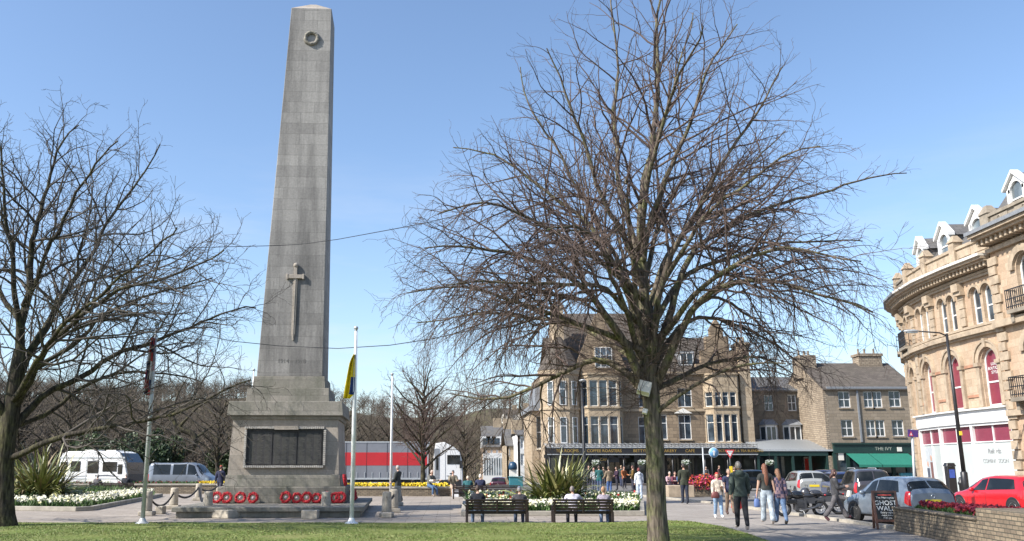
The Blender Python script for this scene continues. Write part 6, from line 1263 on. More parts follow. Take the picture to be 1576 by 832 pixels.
for u in (2.0, 5.6):
    PM_ = Mx @ Matrix.Translation((u, .25, 11.95)) @ Matrix.Diagonal((.80, 1, .82, 1)) @ Matrix.Translation((-u, -.25, -12.6)); d = MB(); d.M = PM_; dw = .8; y0 = .25; c = u; rr = .52; s_ = 14.0
    d.box(c - dw, c - rr, y0, y0 + .2, 12.6, 14.2); d.box(c + rr, c + dw, y0, y0 + .2, 12.6, 14.2); d.box(c - rr, c + rr, y0, y0 + .2, 12.6, 12.75); archivolt(d, c, s_, rr, rr + .16, y0, y0 + .2)
    d.prism([(c - dw - .16, 14.15), (c - dw - .16, 14.3), (c, 15.15), (c + dw + .16, 14.3), (c + dw + .16, 14.15), (c, 14.98)], y0 - .12, y0 + .22); d.prism([(c - dw, 14.17), (c, 14.96), (c + dw, 14.17), (c + .4, 14.3), (c, s_ + rr + .1), (c - .4, 14.3)], y0 + .02, y0 + .18); dm = d.build('dormer', 'white', cr)
    k = MB(); k.M = PM_; k.add([(c - rr, y0 + .1, 12.75), (c + rr, y0 + .1, 12.75)] + [(c + rr * math.cos(math.pi * i / 10), y0 + .1, s_ + rr * math.sin(math.pi * i / 10)) for i in range(11)], [tuple(range(13))]); k.build('pane', 'palepane', dm)
    k = MB(); k.M = PM_; k.box(c - rr, c + rr, y0 + .05, y0 + .098, 13.55, 13.63); k.build('glazing_bar', 'white', dm)
    k = MB(); k.M = PM_
    for sx in (-1, 1): k.add([(c + sx * (dw + .14), y0 - .1, 14.17), (c, y0 - .1, 15.0), (c, 2.6, 15.0), (c + sx * (dw + .14), 1.8, 14.17)], [(0, 1, 2, 3)]); k.add([(c + sx * dw * .98, y0 + .18, 12.4), (c + sx * dw * .98, y0 + .18, 14.17), (c + sx * dw * .98, 1.8, 14.17)], [(0, 1, 2)])
    k.build('dormer_roof', 'slate', dm)
def balcony(Mx, u, z, wd, dp):
    b = MB(); b.M = Mx; b.box(u - wd / 2, u + wd / 2, -dp, -.005, z - .16, z); b.box(u - wd / 2, u - wd / 2 + .2, -dp * .7, -.01, z - .5, z - .162); b.box(u + wd / 2 - .2, u + wd / 2, -dp * .7, -.01, z - .5, z - .162); o = b.build('balcony', 'crescent_dark', cr)
    r_ = MB(); r_.M = Mx; n = int(wd / .13)
    for i in range(n + 1): x = u - wd / 2 + wd * i / n; r_.box(x - .012, x + .012, -dp + .02, -dp + .045, z + .005, z + .85)
    for zz in (.12, .45, .85): r_.box(u - wd / 2, u + wd / 2, -dp + .015, -dp + .05, z + zz - .02, z + zz + .02)
    for x in (u - wd / 2, u + wd / 2): r_.box(x - .02, x + .02, -dp + .02, -.02, z + .83, z + .87); r_.box(x - .02, x + .02, -dp * .5, -dp * .5 + .025, z, z + .85)
    r_.build('railing', 'black', o)
for u in (2.3, 6.0): balcony(Mx, u, 4.28, 2.1, .7); balcony(Mx, u, 7.95, 1.7, .5)
for i in (3, 4): q, L_ = bayM(CV[i], CV[i + 1]); balcony(q, L_ / 2, 7.93, 1.7, .45)

# ------------------------------------------------------------------ far buildings down the hill
def far_house(px0, px1, d, ye, yr, yb, label, wmat, rmat, nwin, rows, gmat=None, depth=12, white_ground=False, dormers=0):
    x0, x1 = W(px0, 700, d).x, W(px1, 700, d).x; zb = gz((x0 + x1) / 2, d) - 1.0; ze, zr = W(780, ye, d).z, W(780, yr, d).z; root = thing('terrace_house', label, 'building', (0, 0, 0), 0, 'buildings down the hill'); ops = []
    for (ya, yb_) in rows:
        za, zz = W(780, yb_, d).z, W(780, ya, d).z
        for k in range(nwin): c = x0 + (x1 - x0) * (k + .5) / nwin; hw = (x1 - x0) / nwin * .2; ops.append((c - hw, c + hw, za, zz, False))
    mb = MB(); mb.M = plane_M(d); wall_mb(mb, x0, x1, zb, ze, ops, .2); mb.M = Matrix.Identity(4); mb.box(x0, x1, d + .6, d + depth, zb, ze - .02); mb.box(x1 - .3, x1 - .003, d, d + depth, zb, ze - .01); mb.box(x0 + .003, x0 + .3, d, d + depth, zb, ze - .01); mb.prism([(d, ze), (d + depth / 2, zr - .15), (d + depth, ze)], x1 - .3, x1, axis='x'); mb.build('wall', wmat, root)
    for o in ops: win(root, plane_M(d), o, .2, nx=2, tr=(.5,), sill=None, fw=.14, gm='palepane')
    mb = MB(); gable_roof(mb, x0 - .2, x1 + .2, d, d + depth, ze, zr); mb.build('roof', rmat, root)
    mb = MB(); mb.box(x1 - 1.6, x1 - .2, d + depth / 2 - .6, d + depth / 2 + .6, zr - .6, zr + 1.3); mb.build('chimney', 'tea_stone', root)
    if white_ground: mb = MB(); za = W(780, 697, d).z; mb.box(x0 - .1, x1 + .1, d - .5, d - .004, zb, za); o = mb.build('ground_floor', 'white', root); g = MB(); [g.box(x0 + (x1 - x0) * (k + .2) / 9, x0 + (x1 - x0) * (k + .8) / 9, d - .52, d - .502, zb + 2, za - .8) for k in range(9)]; g.build('pane', 'palepane', o)
    for k in range(dormers): c = x0 + (x1 - x0) * (k + .5) / (dormers + 1.2); z = W(780, 672, d).z; mb = MB(); mb.box(c - .8, c + .8, d + .5, d + 4, ze - .3, z + .1); o = mb.build('dormer', 'white', root); g = MB(); g.box(c - .55, c + .55, d + .47, d + .497, ze + .15, z - .2); g.build('pane', 'pane', o)
far_house(744, 778, 150, 686, 652, 745, 'distant honey stone house with three white dormers and a white ground floor', 'crescent', 'slate', 4, [(692, 712)], white_ground=True, dormers=3, depth=16)
far_house(780, 796, 130, 684, 655, 745, 'narrow distant house end in grey stone beside the white house', 'tea_stone', 'slate', 2, [(690, 702), (708, 722)])
far_house(797, 811, 122, 668, 658, 745, 'tall narrow white house between the distant stone house and the tea room', 'white', 'slate', 1, [(674, 690), (698, 716)])
far_house(776, 800, 260, 636, 628, 660, 'pale distant building with chimneys high on the wooded hillside', 'offwhite', 'slate_brown', 4, [(638, 644)])
far_house(803, 820, 230, 634, 626, 660, 'pale distant gabled house on the hillside by the tea room cornice', 'offwhite', 'slate_brown', 3, [(637, 645)])

# ------------------------------------------------------------------ vehicles
def cr_interp(xs_, ys_, x):
    xs_ = np.asarray(xs_); ys_ = np.asarray(ys_); i = np.clip(np.searchsorted(xs_, x) - 1, 0, len(xs_) - 2); d = np.diff(xs_); sl = np.diff(ys_, axis=0) / (d[:, None] if ys_.ndim > 1 else d)
    m = np.vstack([sl[:1], (sl[:-1] + sl[1:]) / 2, sl[-1:]]) if ys_.ndim > 1 else np.concatenate([sl[:1], (sl[:-1] + sl[1:]) / 2, sl[-1:]])
    if ys_.ndim == 1: bad = np.concatenate([[False], sl[:-1] * sl[1:] <= 0, [False]]); m = np.where(bad, 0, m)
    t = (x - xs_[i]) / d[i]; h = d[i]
    if ys_.ndim > 1: t = np.asarray(t)[..., None]; h = np.asarray(h)[..., None]
    return (2 * t**3 - 3 * t**2 + 1) * ys_[i] + (t**3 - 2 * t**2 + t) * h * m[i] + (-2 * t**3 + 3 * t**2) * ys_[i + 1] + (t**3 - t**2) * h * m[i + 1]
class CarBody:
    """lofted shell; st rows: x, z_bottom, z_belt, z_top, half width at sill, waist, belt, roof edge"""
    def __init__(s, st): s.st = np.array(st, float); s.x0, s.x1 = s.st[0, 0], s.st[-1, 0]
    def sec(s, x):
        r = [float(cr_interp(s.st[:, 0], s.st[:, k], x)) for k in range(1, 8)]; zb, zw, zt, ws, wm, wb, wt = r
        return np.array([[0, zb], [ws * .9, zb], [ws, zb + .06], [wm, zb + (zw - zb) * .5], [wm * .995, zb + (zw - zb) * .75], [wb, zw], [wt, zt - .07 * min(1, (zt - zw) * 2)], [wt * .82, zt], [0, zt + .025]])
    SS = np.array([0, .10, .14, .27, .35, .45, .72, .80, 1.0])
    def pt(s, x, q): p = s.sec(x); return np.array([x, np.interp(q, s.SS, p[:, 0]), np.interp(q, s.SS, p[:, 1])])
    def shell(s, nx=44):
        xs_ = s.x0 + (s.x1 - s.x0) * np.linspace(0, 1, nx); qs = np.concatenate([np.linspace(0, .14, 4), np.linspace(.18, .45, 6), np.linspace(.5, 1, 10)]); V = []; nq = len(qs)
        for x in xs_: V += [s.pt(x, q) for q in qs]
        for x in xs_: V += [s.pt(x, q) * [1, -1, 1] for q in qs]
        Fq = []
        for h in (0, 1):
            o = h * nx * nq
            for i in range(nx - 1):
                for j in range(nq - 1): f = (o + i * nq + j, o + (i + 1) * nq + j, o + (i + 1) * nq + j + 1, o + i * nq + j + 1); Fq.append(f if h == 0 else f[::-1])
        mb = MB(); mb.add([tuple(v) for v in V], Fq, 0, True)
        for i in (0, nx - 1): mb.add([tuple(V[i * nq + j]) for j in range(nq)] + [tuple(V[nx * nq + i * nq + j]) for j in range(nq - 1, -1, -1)], [tuple(range(2 * nq))], 0)
        return mb
    def patch(s, mb, c, side, n=6, out=.006, m=0):
        """c: four (x,q) corners, counter-clockwise; both sides when side == 0"""
        for sd in ((1, -1) if side == 0 else (side,)):
            V = []
            for i in range(n + 1):
                for j in range(n + 1):
                    a, b = i / n, j / n; x = (c[0][0] * (1 - a) + c[1][0] * a) * (1 - b) + (c[3][0] * (1 - a) + c[2][0] * a) * b; q = (c[0][1] * (1 - a) + c[1][1] * a) * (1 - b) + (c[3][1] * (1 - a) + c[2][1] * a) * b
                    p = s.pt(x, q); e = 1e-2; du = s.pt(min(x + e, s.x1), q) - s.pt(max(x - e, s.x0), q); dv = s.pt(x, min(q + e, 1)) - s.pt(x, max(q - e, 0)); nn = np.cross(du, dv); nn /= max(np.linalg.norm(nn), 1e-9)
                    if nn[1] < -.01 or (abs(nn[1]) <= .01 and nn[2] < 0): nn = -nn
                    p = p + nn * out; V.append((p[0], p[1] * sd, p[2]))
            mb.add(V, [(i * (n + 1) + j, (i + 1) * (n + 1) + j, (i + 1) * (n + 1) + j + 1, i * (n + 1) + j + 1) for i in range(n) for j in range(n)], m, True)
def wheel(parent, x, y, r, wd, side, spokes=5):
    mb = MB(); pr = [(r * .62, -wd / 2), (r * .93, -wd / 2), (r, -wd * .3), (r, wd * .3), (r * .93, wd / 2), (r * .62, wd / 2)]; mb.lathe(pr, 24); t = mb.build('wheel', 'tyre', parent); t.location = (x, y, r); t.rotation_euler = (R(-90) * side, 0, 0)
    mb = MB(); ri = r * .64; mb.lathe([(ri, wd * .25), (ri, wd * .47), (ri * .88, wd * .47), (ri * .86, wd * .2), (.01, wd * .2)], 24, m=1); mb.lathe([(ri * .98, wd * .44), (ri * 1.0, wd * .5), (ri * .9, wd * .5), (ri * .88, wd * .3)], 24)
    for k in range(spokes):
        a = 2 * math.pi * k / spokes; c, s = math.cos(a), math.sin(a); w0, w1 = .075, .05; z0, z1 = wd * .34, wd * .46
        q = lambda l, w_, z: (c * l - s * w_, s * l + c * w_, z)
        mb.add([q(.02, -w0, z1), q(ri * .92, -w1, z1), q(ri * .92, w1, z1), q(.02, w0, z1), q(.02, -w0, z0), q(ri * .92, -w1, z0), q(ri * .92, w1, z0), q(.02, w0, z0)], [(0, 1, 2, 3), (7, 6, 5, 4), (0, 4, 5, 1), (1, 5, 6, 2), (2, 6, 7, 3), (3, 7, 4, 0)])
    mb.lathe([(.05, wd * .3), (.05, wd * .49), (.01, wd * .5)], 10); mb.build('rim', ['alloy', 'black'], t)
    return t
def car(label, loc, head, paint, st, wr=.31, axles=(-1.25, 1.3), win_=None, group=None, plate='yellowplate', spokes=5, rear_glass=None, wind=None, roof_rails=False, name='parked_car', track=None, tail=None, side_wins=(), headl=None, seams=()):
    root = thing(name, label, 'car', loc, head, group); root.scale = (.92, .89, .92); B = CarBody(st)
    pmat = pm(paint, .28, .25, var=.04, scale=2, coat=.9); body = B.shell().build('body', pmat, root)
    sm_ = MB()
    for x in seams: B.patch(sm_, ((x - .006, .16), (x + .006, .16), (x + .006, .44), (x - .006, .44)), 0, 4, .003)
    B.patch(sm_, ((B.x0 + .15, .11), (B.x1 - .15, .11), (B.x1 - .15, .15), (B.x0 + .15, .15)), 0, 8, .004)
    sm_.build('seams', 'black', body)
    hm_ = MB(); [B.patch(hm_, ((x, .415), (x + .16, .415), (x + .16, .432), (x, .432)), 0, 3, .012) for x in [q + .06 for q in seams[:1]] + ([seams[1] - 1.0 + .05] if len(seams) > 1 else [])]; hm_.build('door_handle', pmat, root)
    for cs in side_wins: mb = MB(); B.patch(mb, cs, 0, 7, .005); mb.build('window', 'carglass', root)
    if rear_glass: mb = MB(); B.patch(mb, rear_glass, 0, 7, .006); mb.build('rear_window', 'carglass', root)
    if wind: mb = MB(); B.patch(mb, wind, 0, 7, .006); mb.build('windscreen', 'carglass', root)
    for sd in (1, -1):
        for ax in axles:
            hw = float(np.interp(.27, B.SS, B.sec(ax)[:, 0])); mb = MB(); mb.lathe([(wr + .05, -.02), (wr + .05, .012), (wr + .02, .014), (.01, .012)], 26); a_ = mb.build('wheel_arch', 'black', root); a_.location = (ax, sd * (hw - .006), wr + .02); a_.rotation_euler = (R(-90) * sd, 0, 0)
            wheel(root, ax, sd * (hw - .085), wr, .21, sd, spokes)
        if tail: mb = MB(); B.patch(mb, tail, sd, 5, .008); mb.build('tail_light', 'redlamp', root)
        if headl: mb = MB(); B.patch(mb, headl, sd, 5, .007); mb.build('headlight', 'palepane', root)
        xm = side_wins[0][1][0] - .12 if side_wins else .6; mb = MB(); p = B.pt(xm, .47); mb.ball((p[0], sd * (p[1] + .09), p[2] + .05), (.07, .10, .075), 10, 6); mb.build('mirror', pmat, root)
    z = B.st[0, 1]; x0 = B.x0
    mb = MB(); mb.box(x0 - .018, x0 - .004, -.26, .26, z + .36, z + .47); mb.build('number_plate', plate, root)
    mb = MB(); mb.box(B.x1 + .004, B.x1 + .018, -.26, .26, z + .12, z + .23); mb.build('number_plate', 'offwhite', root)
    for sd in (1, -1): mb = MB(); mb.box(x0 - .012, x0 - .003, sd * .55 - .16, sd * .55 + .16, z + .10, z + .14); mb.build('reflector', 'redlamp', root)
    mb = MB(); mb.torus((x0 - .005, 0, z + .56), .055, .009, 12, 5, ax=(1, 0, 0)); mb.build('badge', 'chrome', root)
    if roof_rails:
        for sd in (1, -1): mb = MB(); q = B.pt(0, .82); mb.tube([(-.9, sd * q[1], q[2] + .03), (-.8, sd * q[1], q[2] + .07), (.4, sd * q[1], q[2] + .07), (.5, sd * q[1], q[2] + .03)], .018, 6); mb.build('roof_rail', 'galv', root)
    return root, B
def hatch_st(L, Wd, H, bz=.2, tail=.98, belt=.9, hood=.92, nose=.62):
    h = L / 2; w_ = Wd / 2
    return [(-h, bz + .12, tail - .08, tail - .02, w_ * .78, w_ * .86, w_ * .80, w_ * .70), (-h + .05, bz + .03, belt + .06, tail + .10, w_ * .86, w_ * .94, w_ * .88, w_ * .73), (-h + .16, bz, belt + .05, H - .24, w_ * .92, w_ * .98, w_ * .93, w_ * .74), (-h + .34, bz, belt + .02, H - .07, w_ * .95, w_, w_ * .96, w_ * .75), (-h + .7, bz, belt, H - .015, w_ * .95, w_, w_ * .96, w_ * .75), (-h + 1.3, bz, belt - .01, H, w_ * .95, w_, w_ * .965, w_ * .72), (-.02 * L, bz, belt - .03, H - .015, w_ * .95, w_, w_ * .965, w_ * .71), (.10 * L, bz, belt - .04, H - .11, w_ * .95, w_, w_ * .96, w_ * .69), (.26 * L, bz, belt - .04, hood + .05, w_ * .95, w_ * .995, w_ * .94, w_ * .76), (.30 * L, bz, belt - .06, hood - .02, w_ * .95, w_ * .99, w_ * .93, w_ * .78), (.41 * L, bz + .01, hood - .14, hood - .09, w_ * .92, w_ * .97, w_ * .86, w_ * .7), (.48 * L, bz + .04, nose, nose + .07, w_ * .84, w_ * .9, w_ * .76, w_ * .6), (h, bz + .10, nose - .12, nose - .08, w_ * .62, w_ * .72, w_ * .6, w_ * .5)]
def hatch_parts(L):
    h = L / 2
    return dict(axles=(-h + .62, h - .76), side_wins=[((-.10, .48), (.155 * L, .48), (.06 * L, .70), (-.10, .71)), ((-h + .50, .50), (-.16, .48), (-.16, .71), (-h + .66, .70))], rear_glass=((-h + .065, .50), (-h + .065, .99), (-h + .27, .99), (-h + .27, .70)), wind=((.25 * L, .56), (.25 * L, .99), (.085 * L, .99), (.085 * L, .75)), tail=((-h + .012, .27), (-h + .20, .32), (-h + .19, .53), (-h + .05, .56)), headl=((.40 * L, .34), (.47 * L, .34), (.46 * L, .43), (.40 * L, .43)), seams=(-.14, .21 * L))
NORTH = R(90)
car('small blue grey hatchback parked facing away beside the chalkboard sign', (12.93, 26.75, .004), NORTH + R(8), (.165, .20, .245), hatch_st(3.6, 1.68, 1.43), .30, **hatch_parts(3.6))
RL = 4.35; rh = hatch_st(RL, 1.78, 1.42, tail=1.02, belt=.88, hood=.90); rp = hatch_parts(RL)
car('bright red hatchback parked on the far side of the road below the terrace', (18.62, 30.9, .004), NORTH + R(4), (.60, .012, .02), rh, .32, **rp)
for px, d, hd, c, L, H, lab, sr in ((1231, 47, 85, (.36, .37, .36), 4.4, 1.5, 'pale silver hatchback with yellow plate seen from behind on the road', False), (1270, 58, 60, (.02, .025, .06), 4.3, 1.5, 'dark navy hatchback in the road beyond the silver car', False), (1283, 45, 84, (.03, .045, .12), 4.2, 1.46, 'dark blue hatchback half hidden behind the striding woman', False), (1322, 38.5, 80, (.055, .05, .055), 4.3, 1.62, 'dark grey crossover with roof rails beyond the blue grey hatchback', True)):
    pp = hatch_parts(L); car(lab, (W(px, 700, d).x, d, .004), R(hd), c, hatch_st(L, 1.76, H), .32, roof_rails=sr, **pp)
car('dark hatchback on the road behind the walking man in the green jacket', (W(1163, 700, 62).x, 62, .004), R(20), (.02, .03, .045), hatch_st(4.3, 1.76, 1.48), .32, **hatch_parts(4.3))
car('dark red hatchback far down the road beyond the long bench', (W(771, 700, 84).x, 84, -.75), R(78), (.05, .008, .02), hatch_st(4.2, 1.76, 1.5), .32, **hatch_parts(4.2))
car('grey hatchback under the trees by the blue kiosk', (W(1190, 700, 70).x, 70, .004), R(0), (.12, .13, .14), hatch_st(4.2, 1.76, 1.48), .32, **hatch_parts(4.2)) if False else None
# van
vx = W(286, 700, 64).x; vz = gz(vx, 64); h = 2.5; w_ = .95
vst = [(-h, .34, 1.0, 1.82, .86, .9, .88, .78), (-h + .08, .28, 1.02, 1.93, .9, .94, .92, .8), (-h + .6, .26, 1.02, 1.97, .92, w_, .93, .81), (-.2, .26, 1.02, 1.97, .92, w_, .93, .81), (.9, .26, 1.02, 1.95, .92, w_, .93, .80), (1.25, .26, 1.02, 1.8, .92, w_, .92, .78), (1.82, .26, 1.0, 1.22, .92, .94, .9, .76), (2.05, .28, .96, 1.08, .9, .93, .86, .72), (2.35, .3, .8, .9, .86, .88, .76, .6), (h, .38, .6, .66, .66, .72, .6, .5)]
va, VB = car('silver grey panel van beyond the low wall left of the memorial', (vx, 64, vz), R(-8), (.17, .19, .22), vst, .33, axles=(-1.55, 1.55), side_wins=[((.62, .48), (1.5, .48), (1.12, .70), (.62, .71)), ((-.55, .48), (.5, .48), (.5, .71), (-.55, .71)), ((-2.1, .48), (-.75, .48), (-.75, .71), (-2.1, .71))], wind=((1.78, .56), (1.78, .99), (1.22, .99), (1.22, .76)), tail=((-h + .01, .25), (-h + .07, .25), (-h + .07, .5), (-h + .01, .5)), headl=((2.05, .34), (2.34, .34), (2.3, .43), (2.05, .43)), name='panel_van', seams=(.56, 1.45))
va['category'] = 'van'; va.scale = (.92, .92, .93)
# caravan: profile extruded, rounded front
cx_ = W(160, 700, 57).x; cv = thing('caravan', 'white touring caravan beyond the low wall on the left', 'caravan', (cx_, 57, gz(cx_, 57)), R(-12)); cv.scale = (.83, .9, .96)
prof = [(-2.9, .5), (-2.95, 1.5), (-2.75, 2.45), (-2.3, 2.62), (1.6, 2.62), (2.05, 2.5), (2.55, 1.9), (2.75, 1.2), (2.72, .6), (2.5, .45)]
mb = MB(); mb.prism(prof, -1.1, 1.1); mb.build('body', 'white', cv, bevel=.06)
mb = MB(); mb.prism([(2.07, 2.42), (2.56, 1.86), (2.72, 1.2), (2.71, .7), (2.78, .7), (2.82, 1.2), (2.65, 1.92), (2.13, 2.5)], -1.04, 1.04); mb.build('front_panel', pm((.03, .04, .05), .2, coat=.5), cv)
for x0, x1, z0, z1 in ((-1.9, -1.1, 1.35, 2.0), (-.5, .4, 1.25, 2.0), (.75, 1.9, 1.35, 1.95), (2.0, 2.35, 1.2, 1.8), (-2.75, -2.2, 1.35, 1.95)): mb = MB(); mb.box(x0, x1, -1.135, -1.102, z0, z1); mb.build('window', 'carglass', cv, bevel=.01)
mb = MB(); mb.box(-.62, -.56, -1.112, -1.102, .55, 2.3); mb.box(-2.6, 2.6, -1.112, -1.102, .86, .94); mb.box(-2.9, 2.5, -1.112, -1.102, 2.16, 2.26); mb.build('trim_stripe', 'galv', cv)
mb = MB(); mb.box(-.45, .2, -1.118, -1.1025, .62, 1.18); mb.box(1.0, 1.5, -1.118, -1.1025, .6, .85); mb.build('locker_door', 'offwhite', cv, bevel=.01); mb = MB(); mb.add([(-2.6, -1.108, 1.02), (1.2, -1.108, 1.16), (2.4, -1.108, 1.0), (1.2, -1.108, 1.06)], [(0, 1, 2, 3)]); mb.build('graphic', pm((.10, .11, .13), .4), cv); mb = MB(); mb.box(-1.2, -.4, -.6, .6, 2.63, 2.72); mb.box(.5, 1.3, -.5, .5, 2.63, 2.70); mb.build('roof_vent', 'offwhite', cv)
for sd in (-1, 1): wheel(cv, -.3, sd * .98, .33, .2, sd)
mb = MB(); mb.tube([(2.5, -.3, .45), (3.7, 0, .45), (2.5, .3, .45)], .04, 6); mb.build('drawbar', 'galv', cv)
# lorry: curtain sided trailer with white cab, facing right
LD = 74.0; lx = W(712, 700, LD).x; lz = -.45; lo = thing('lorry', 'articulated lorry with grey and red curtain sided trailer and white cab', 'lorry', (lx, LD, lz), 0)
LZ = lambda py: W(640, py, LD).z - lz
M['curtain_g'] = pm((.17, .178, .20), .55, var=.08, scale=.8); M['curtain_r'] = pm((.42, .016, .022), .5, var=.06, scale=.8)
t1 = -(712 - 660) * LD / 1400; t0 = t1 - 13.4; mb = MB(); zt_, zb_ = LZ(681), LZ(735); za, zc = LZ(696), LZ(716)
mb.box(t0, t1, 0, 2.5, zc, zb_ - .0 if False else zt_, 0); mb.build('curtain_top', 'curtain_g', lo)
mb = MB(); mb.box(t0 - .002, t1 + .002, -.012, 2.512, zc, za); mb.build('curtain_stripe', 'curtain_r', lo); mb = MB(); mb.box(t0, t1, .001, 2.499, zb_, zc - .002); mb.build('curtain_lower', 'curtain_g', lo)
mb = MB(); mb.box(t0 - .03, t1 + .03, -.03, 2.53, zt_ + .002, zt_ + .1); mb.box(t0 - .03, t1 + .03, -.03, 2.53, zb_ - .14, zb_ - .003)
for i in range(22): x = t0 + .3 + i * (t1 - t0 - .6) / 21; mb.box(x - .025, x + .025, -.035, -.014, zb_ - .1, zb_ + .45)
mb.build('trailer_frame', 'galv', lo)
mb = MB(); [mb.box(x - .012, x + .012, -.022, -.0125, zb_ + .02, zt_ - .02) for x in np.linspace(t0 + .05, t1 - .05, 9)]; mb.build('curtain_straps', 'black', lo)
mb = MB(); mb.box(t1 - .12, t1 - .02, -.03, -.014, zb_ + .1, zt_ - .1); mb.box(t0 + .02, t0 + .12, -.03, -.014, zb_ + .1, zt_ - .1); mb.build('corner_post', 'galv', lo)
mb = MB(); mb.box(t0 + .5, t1 - 1.5, .5, 2.0, .75, zb_ - .15); mb.box(t0 + 5.5, t1 - 3.2, .05, .1, .5, zb_ - .3); mb.build('chassis', 'black', lo)
cab = [(-2.35, .55), (-2.35, 2.75), (-2.2, LZ(682)), (-1.5, LZ(680)), (-.75, LZ(687)), (-.22, LZ(696)), (-.06, LZ(708)), (0, 1.5), (0, .5)]
mb = MB(); mb.prism(cab, .02, 2.46); mb.build('cab', 'white', lo, bevel=.05)
mb = MB(); mb.box(-1.25, -.2, -.012, .018, LZ(714), LZ(700)); mb.build('window', 'carglass', lo, bevel=.004); mb = MB(); mb.box(-2.15, -1.95, -.012, .018, 1.75, 2.75); mb.build('window', 'carglass', lo)
mb = MB(); mb.add([(-.20 + .02, .15, LZ(697)), (-.20 + .02, 2.33, LZ(697)), (-.02 + .02, 2.33, LZ(714)), (-.02 + .02, .15, LZ(714))], [(0, 1, 2, 3)]); mb.build('windscreen', 'carglass', lo)
mb = MB(); mb.box(-1.42, -1.40, -.0, .0185, 1.0, LZ(697)); mb.box(-.17, -.155, -.0, .0185, 1.0, LZ(699)); mb.box(-1.42, -.155, -.0, .0185, 1.0, 1.02); mb.box(-1.3, -1.1, -.01, .018, 1.28, 1.33); mb.box(-2.3, -1.9, -.01, .018, 1.1, LZ(690)); mb.build('door_seams', 'lead', lo)
mb = MB(); mb.box(-.02, .03, .2, .55, .75, 1.0); mb.box(-.02, .03, 1.93, 2.28, .75, 1.0); mb.build('headlight', 'palepane', lo); mb = MB(); mb.box(-.01, .02, .5, 1.98, 1.1, LZ(716)); mb.build('grille', 'black', lo)
mb = MB(); mb.box(-1.9, -.1, -.02, .017, .55, .98); mb.box(-.25, -.05, -.2, -.05, 1.9, 2.5); mb.box(-1.05, -.85, -.03, .018, 1.45, 1.52); mb.build('lower_trim', 'black', lo)
for x in (-1.35, t1 + .2 - 1.2, t0 + 2.2, t0 + 3.5, t0 + 4.8): wheel(lo, x, .22, .5, .32, -1, 6); wheel(lo, x, 2.28, .5, .32, 1, 6)
mb = MB(); mb.box(t0 + 8.5, t0 + 10.6, -.06, .0, zb_ - .75, zb_ - .35); mb.build('side_guard', 'galv', lo)
# motorbikes
def motorbike(label, loc, rz, paint):
    root = thing('motorbike', label, 'motorbike', loc, rz, 'motorbikes parked side by side'); root.scale = (.84, .84, .84)
    for x, nm in ((-.70, 'rear'), (.70, 'front')):
        mb = MB(); mb.torus((0, 0, 0), .25, .065, 26, 8, ax=(0, 1, 0)); wv = mb.build('wheel', 'tyre', root); wv.location = (x, 0, .315)
        mb = MB(); mb.torus((0, 0, 0), .19, .018, 22, 5, ax=(0, 1, 0)); [mb.tube([(0, 0, 0), (.19 * math.cos(a), 0, .19 * math.sin(a))], .012, 5) for a in np.arange(5) * 1.2566]; mb.torus((0, .05, 0), .11, .012, 16, 4, ax=(0, 1, 0)); mb.build('rim', 'alloy', wv)
    mb = MB(); [mb.tube([(.70, s, .315), (.52, s, .78), (.46, s * .8, .95)], [.028, .03, .025], 7) for s in (-.09, .09)]; mb.build('fork', 'chrome', root)
    mb = MB(); mb.tube([(.46, 0, .86), (.2, 0, .80), (-.35, 0, .72), (-.62, 0, .80)], [.05, .045, .04, .03], 7); mb.tube([(.46, 0, .84), (.25, 0, .35), (-.15, 0, .32), (-.3, 0, .75)], .03, 6); [mb.tube([(-.2, s, .38), (-.70, s, .315)], [.035, .03], 6) for s in (-.1, .1)]; mb.build('frame', 'black', root)
    mb = MB(); mb.ball((.08, 0, .48), (.25, .17, .17), 12, 8); mb.box(-.16, .28, -.16, .16, .26, .62); mb.box(-.5, -.1, -.10, .10, .5, .74); [mb.box(-.02 + .0, .22, -.19, .19, .38 + k * .05, .41 + k * .05) for k in range(4)]; mb.build('engine', pm((.09, .09, .095), .4, .6), root)
    mb = MB(); mb.ball((.14, 0, .82), (.30, .16, .16), 14, 8, fn=lambda p: (p[0], p[1] * (1 - .3 * max(0, -p[0])), p[2])); mb.build('tank', pm(paint, .2, .2, coat=.8), root)
    mb = MB(); mb.ball((-.26, 0, .78), (.32, .14, .07), 12, 6); mb.ball((-.58, 0, .86), (.22, .09, .06), 10, 6); mb.build('saddle', 'black', root)
    mb = MB(); mb.ball((.52, 0, .82), (.22, .2, .24), 12, 8); mb.box(.2, .62, -.19, .19, .48, .66); mb.build('fairing', pm(paint, .25, .1, coat=.8), root, bevel=.03)
    mb = MB(); mb.ball((.66, 0, .84), (.07, .1, .08), 10, 6); mb.build('headlight', 'palepane', root)
    mb = MB(); mb.tube([(.40, -.36, 1.0), (.46, -.18, 1.03), (.47, 0, 1.0), (.46, .18, 1.03), (.40, .36, 1.0)], .016, 6); [mb.tube([(.42, s * .27, 1.02), (.46, s * .33, 1.13)], .008, 5) for s in (-1, 1)]; [mb.ball((.46, s * .34, 1.15), (.02, .06, .035), 8, 5) for s in (-1, 1)]; mb.build('handlebar', 'black', root)
    mb = MB(); mb.tube([(.2, .12, .34), (0, .16, .26), (-.4, .18, .34), (-.75, .19, .48)], [.022, .026, .04, .042], 8); mb.build('exhaust', pm((.16, .16, .165), .35, .8), root)
    mb = MB(); mb.tube([(-.62, 0, .86), (-.95, 0, .78)], [.05, .03], 6); mb.ball((-.93, 0, .82), (.04, .07, .03), 8, 5, 1); mb.build('rear_mudguard', ['black', 'redlamp'], root)
    mb = MB(); mb.tube([(.0, .12, .3), (-.05, .28, .02)], .015, 5); mb.build('side_stand', 'galv', root)
    return root
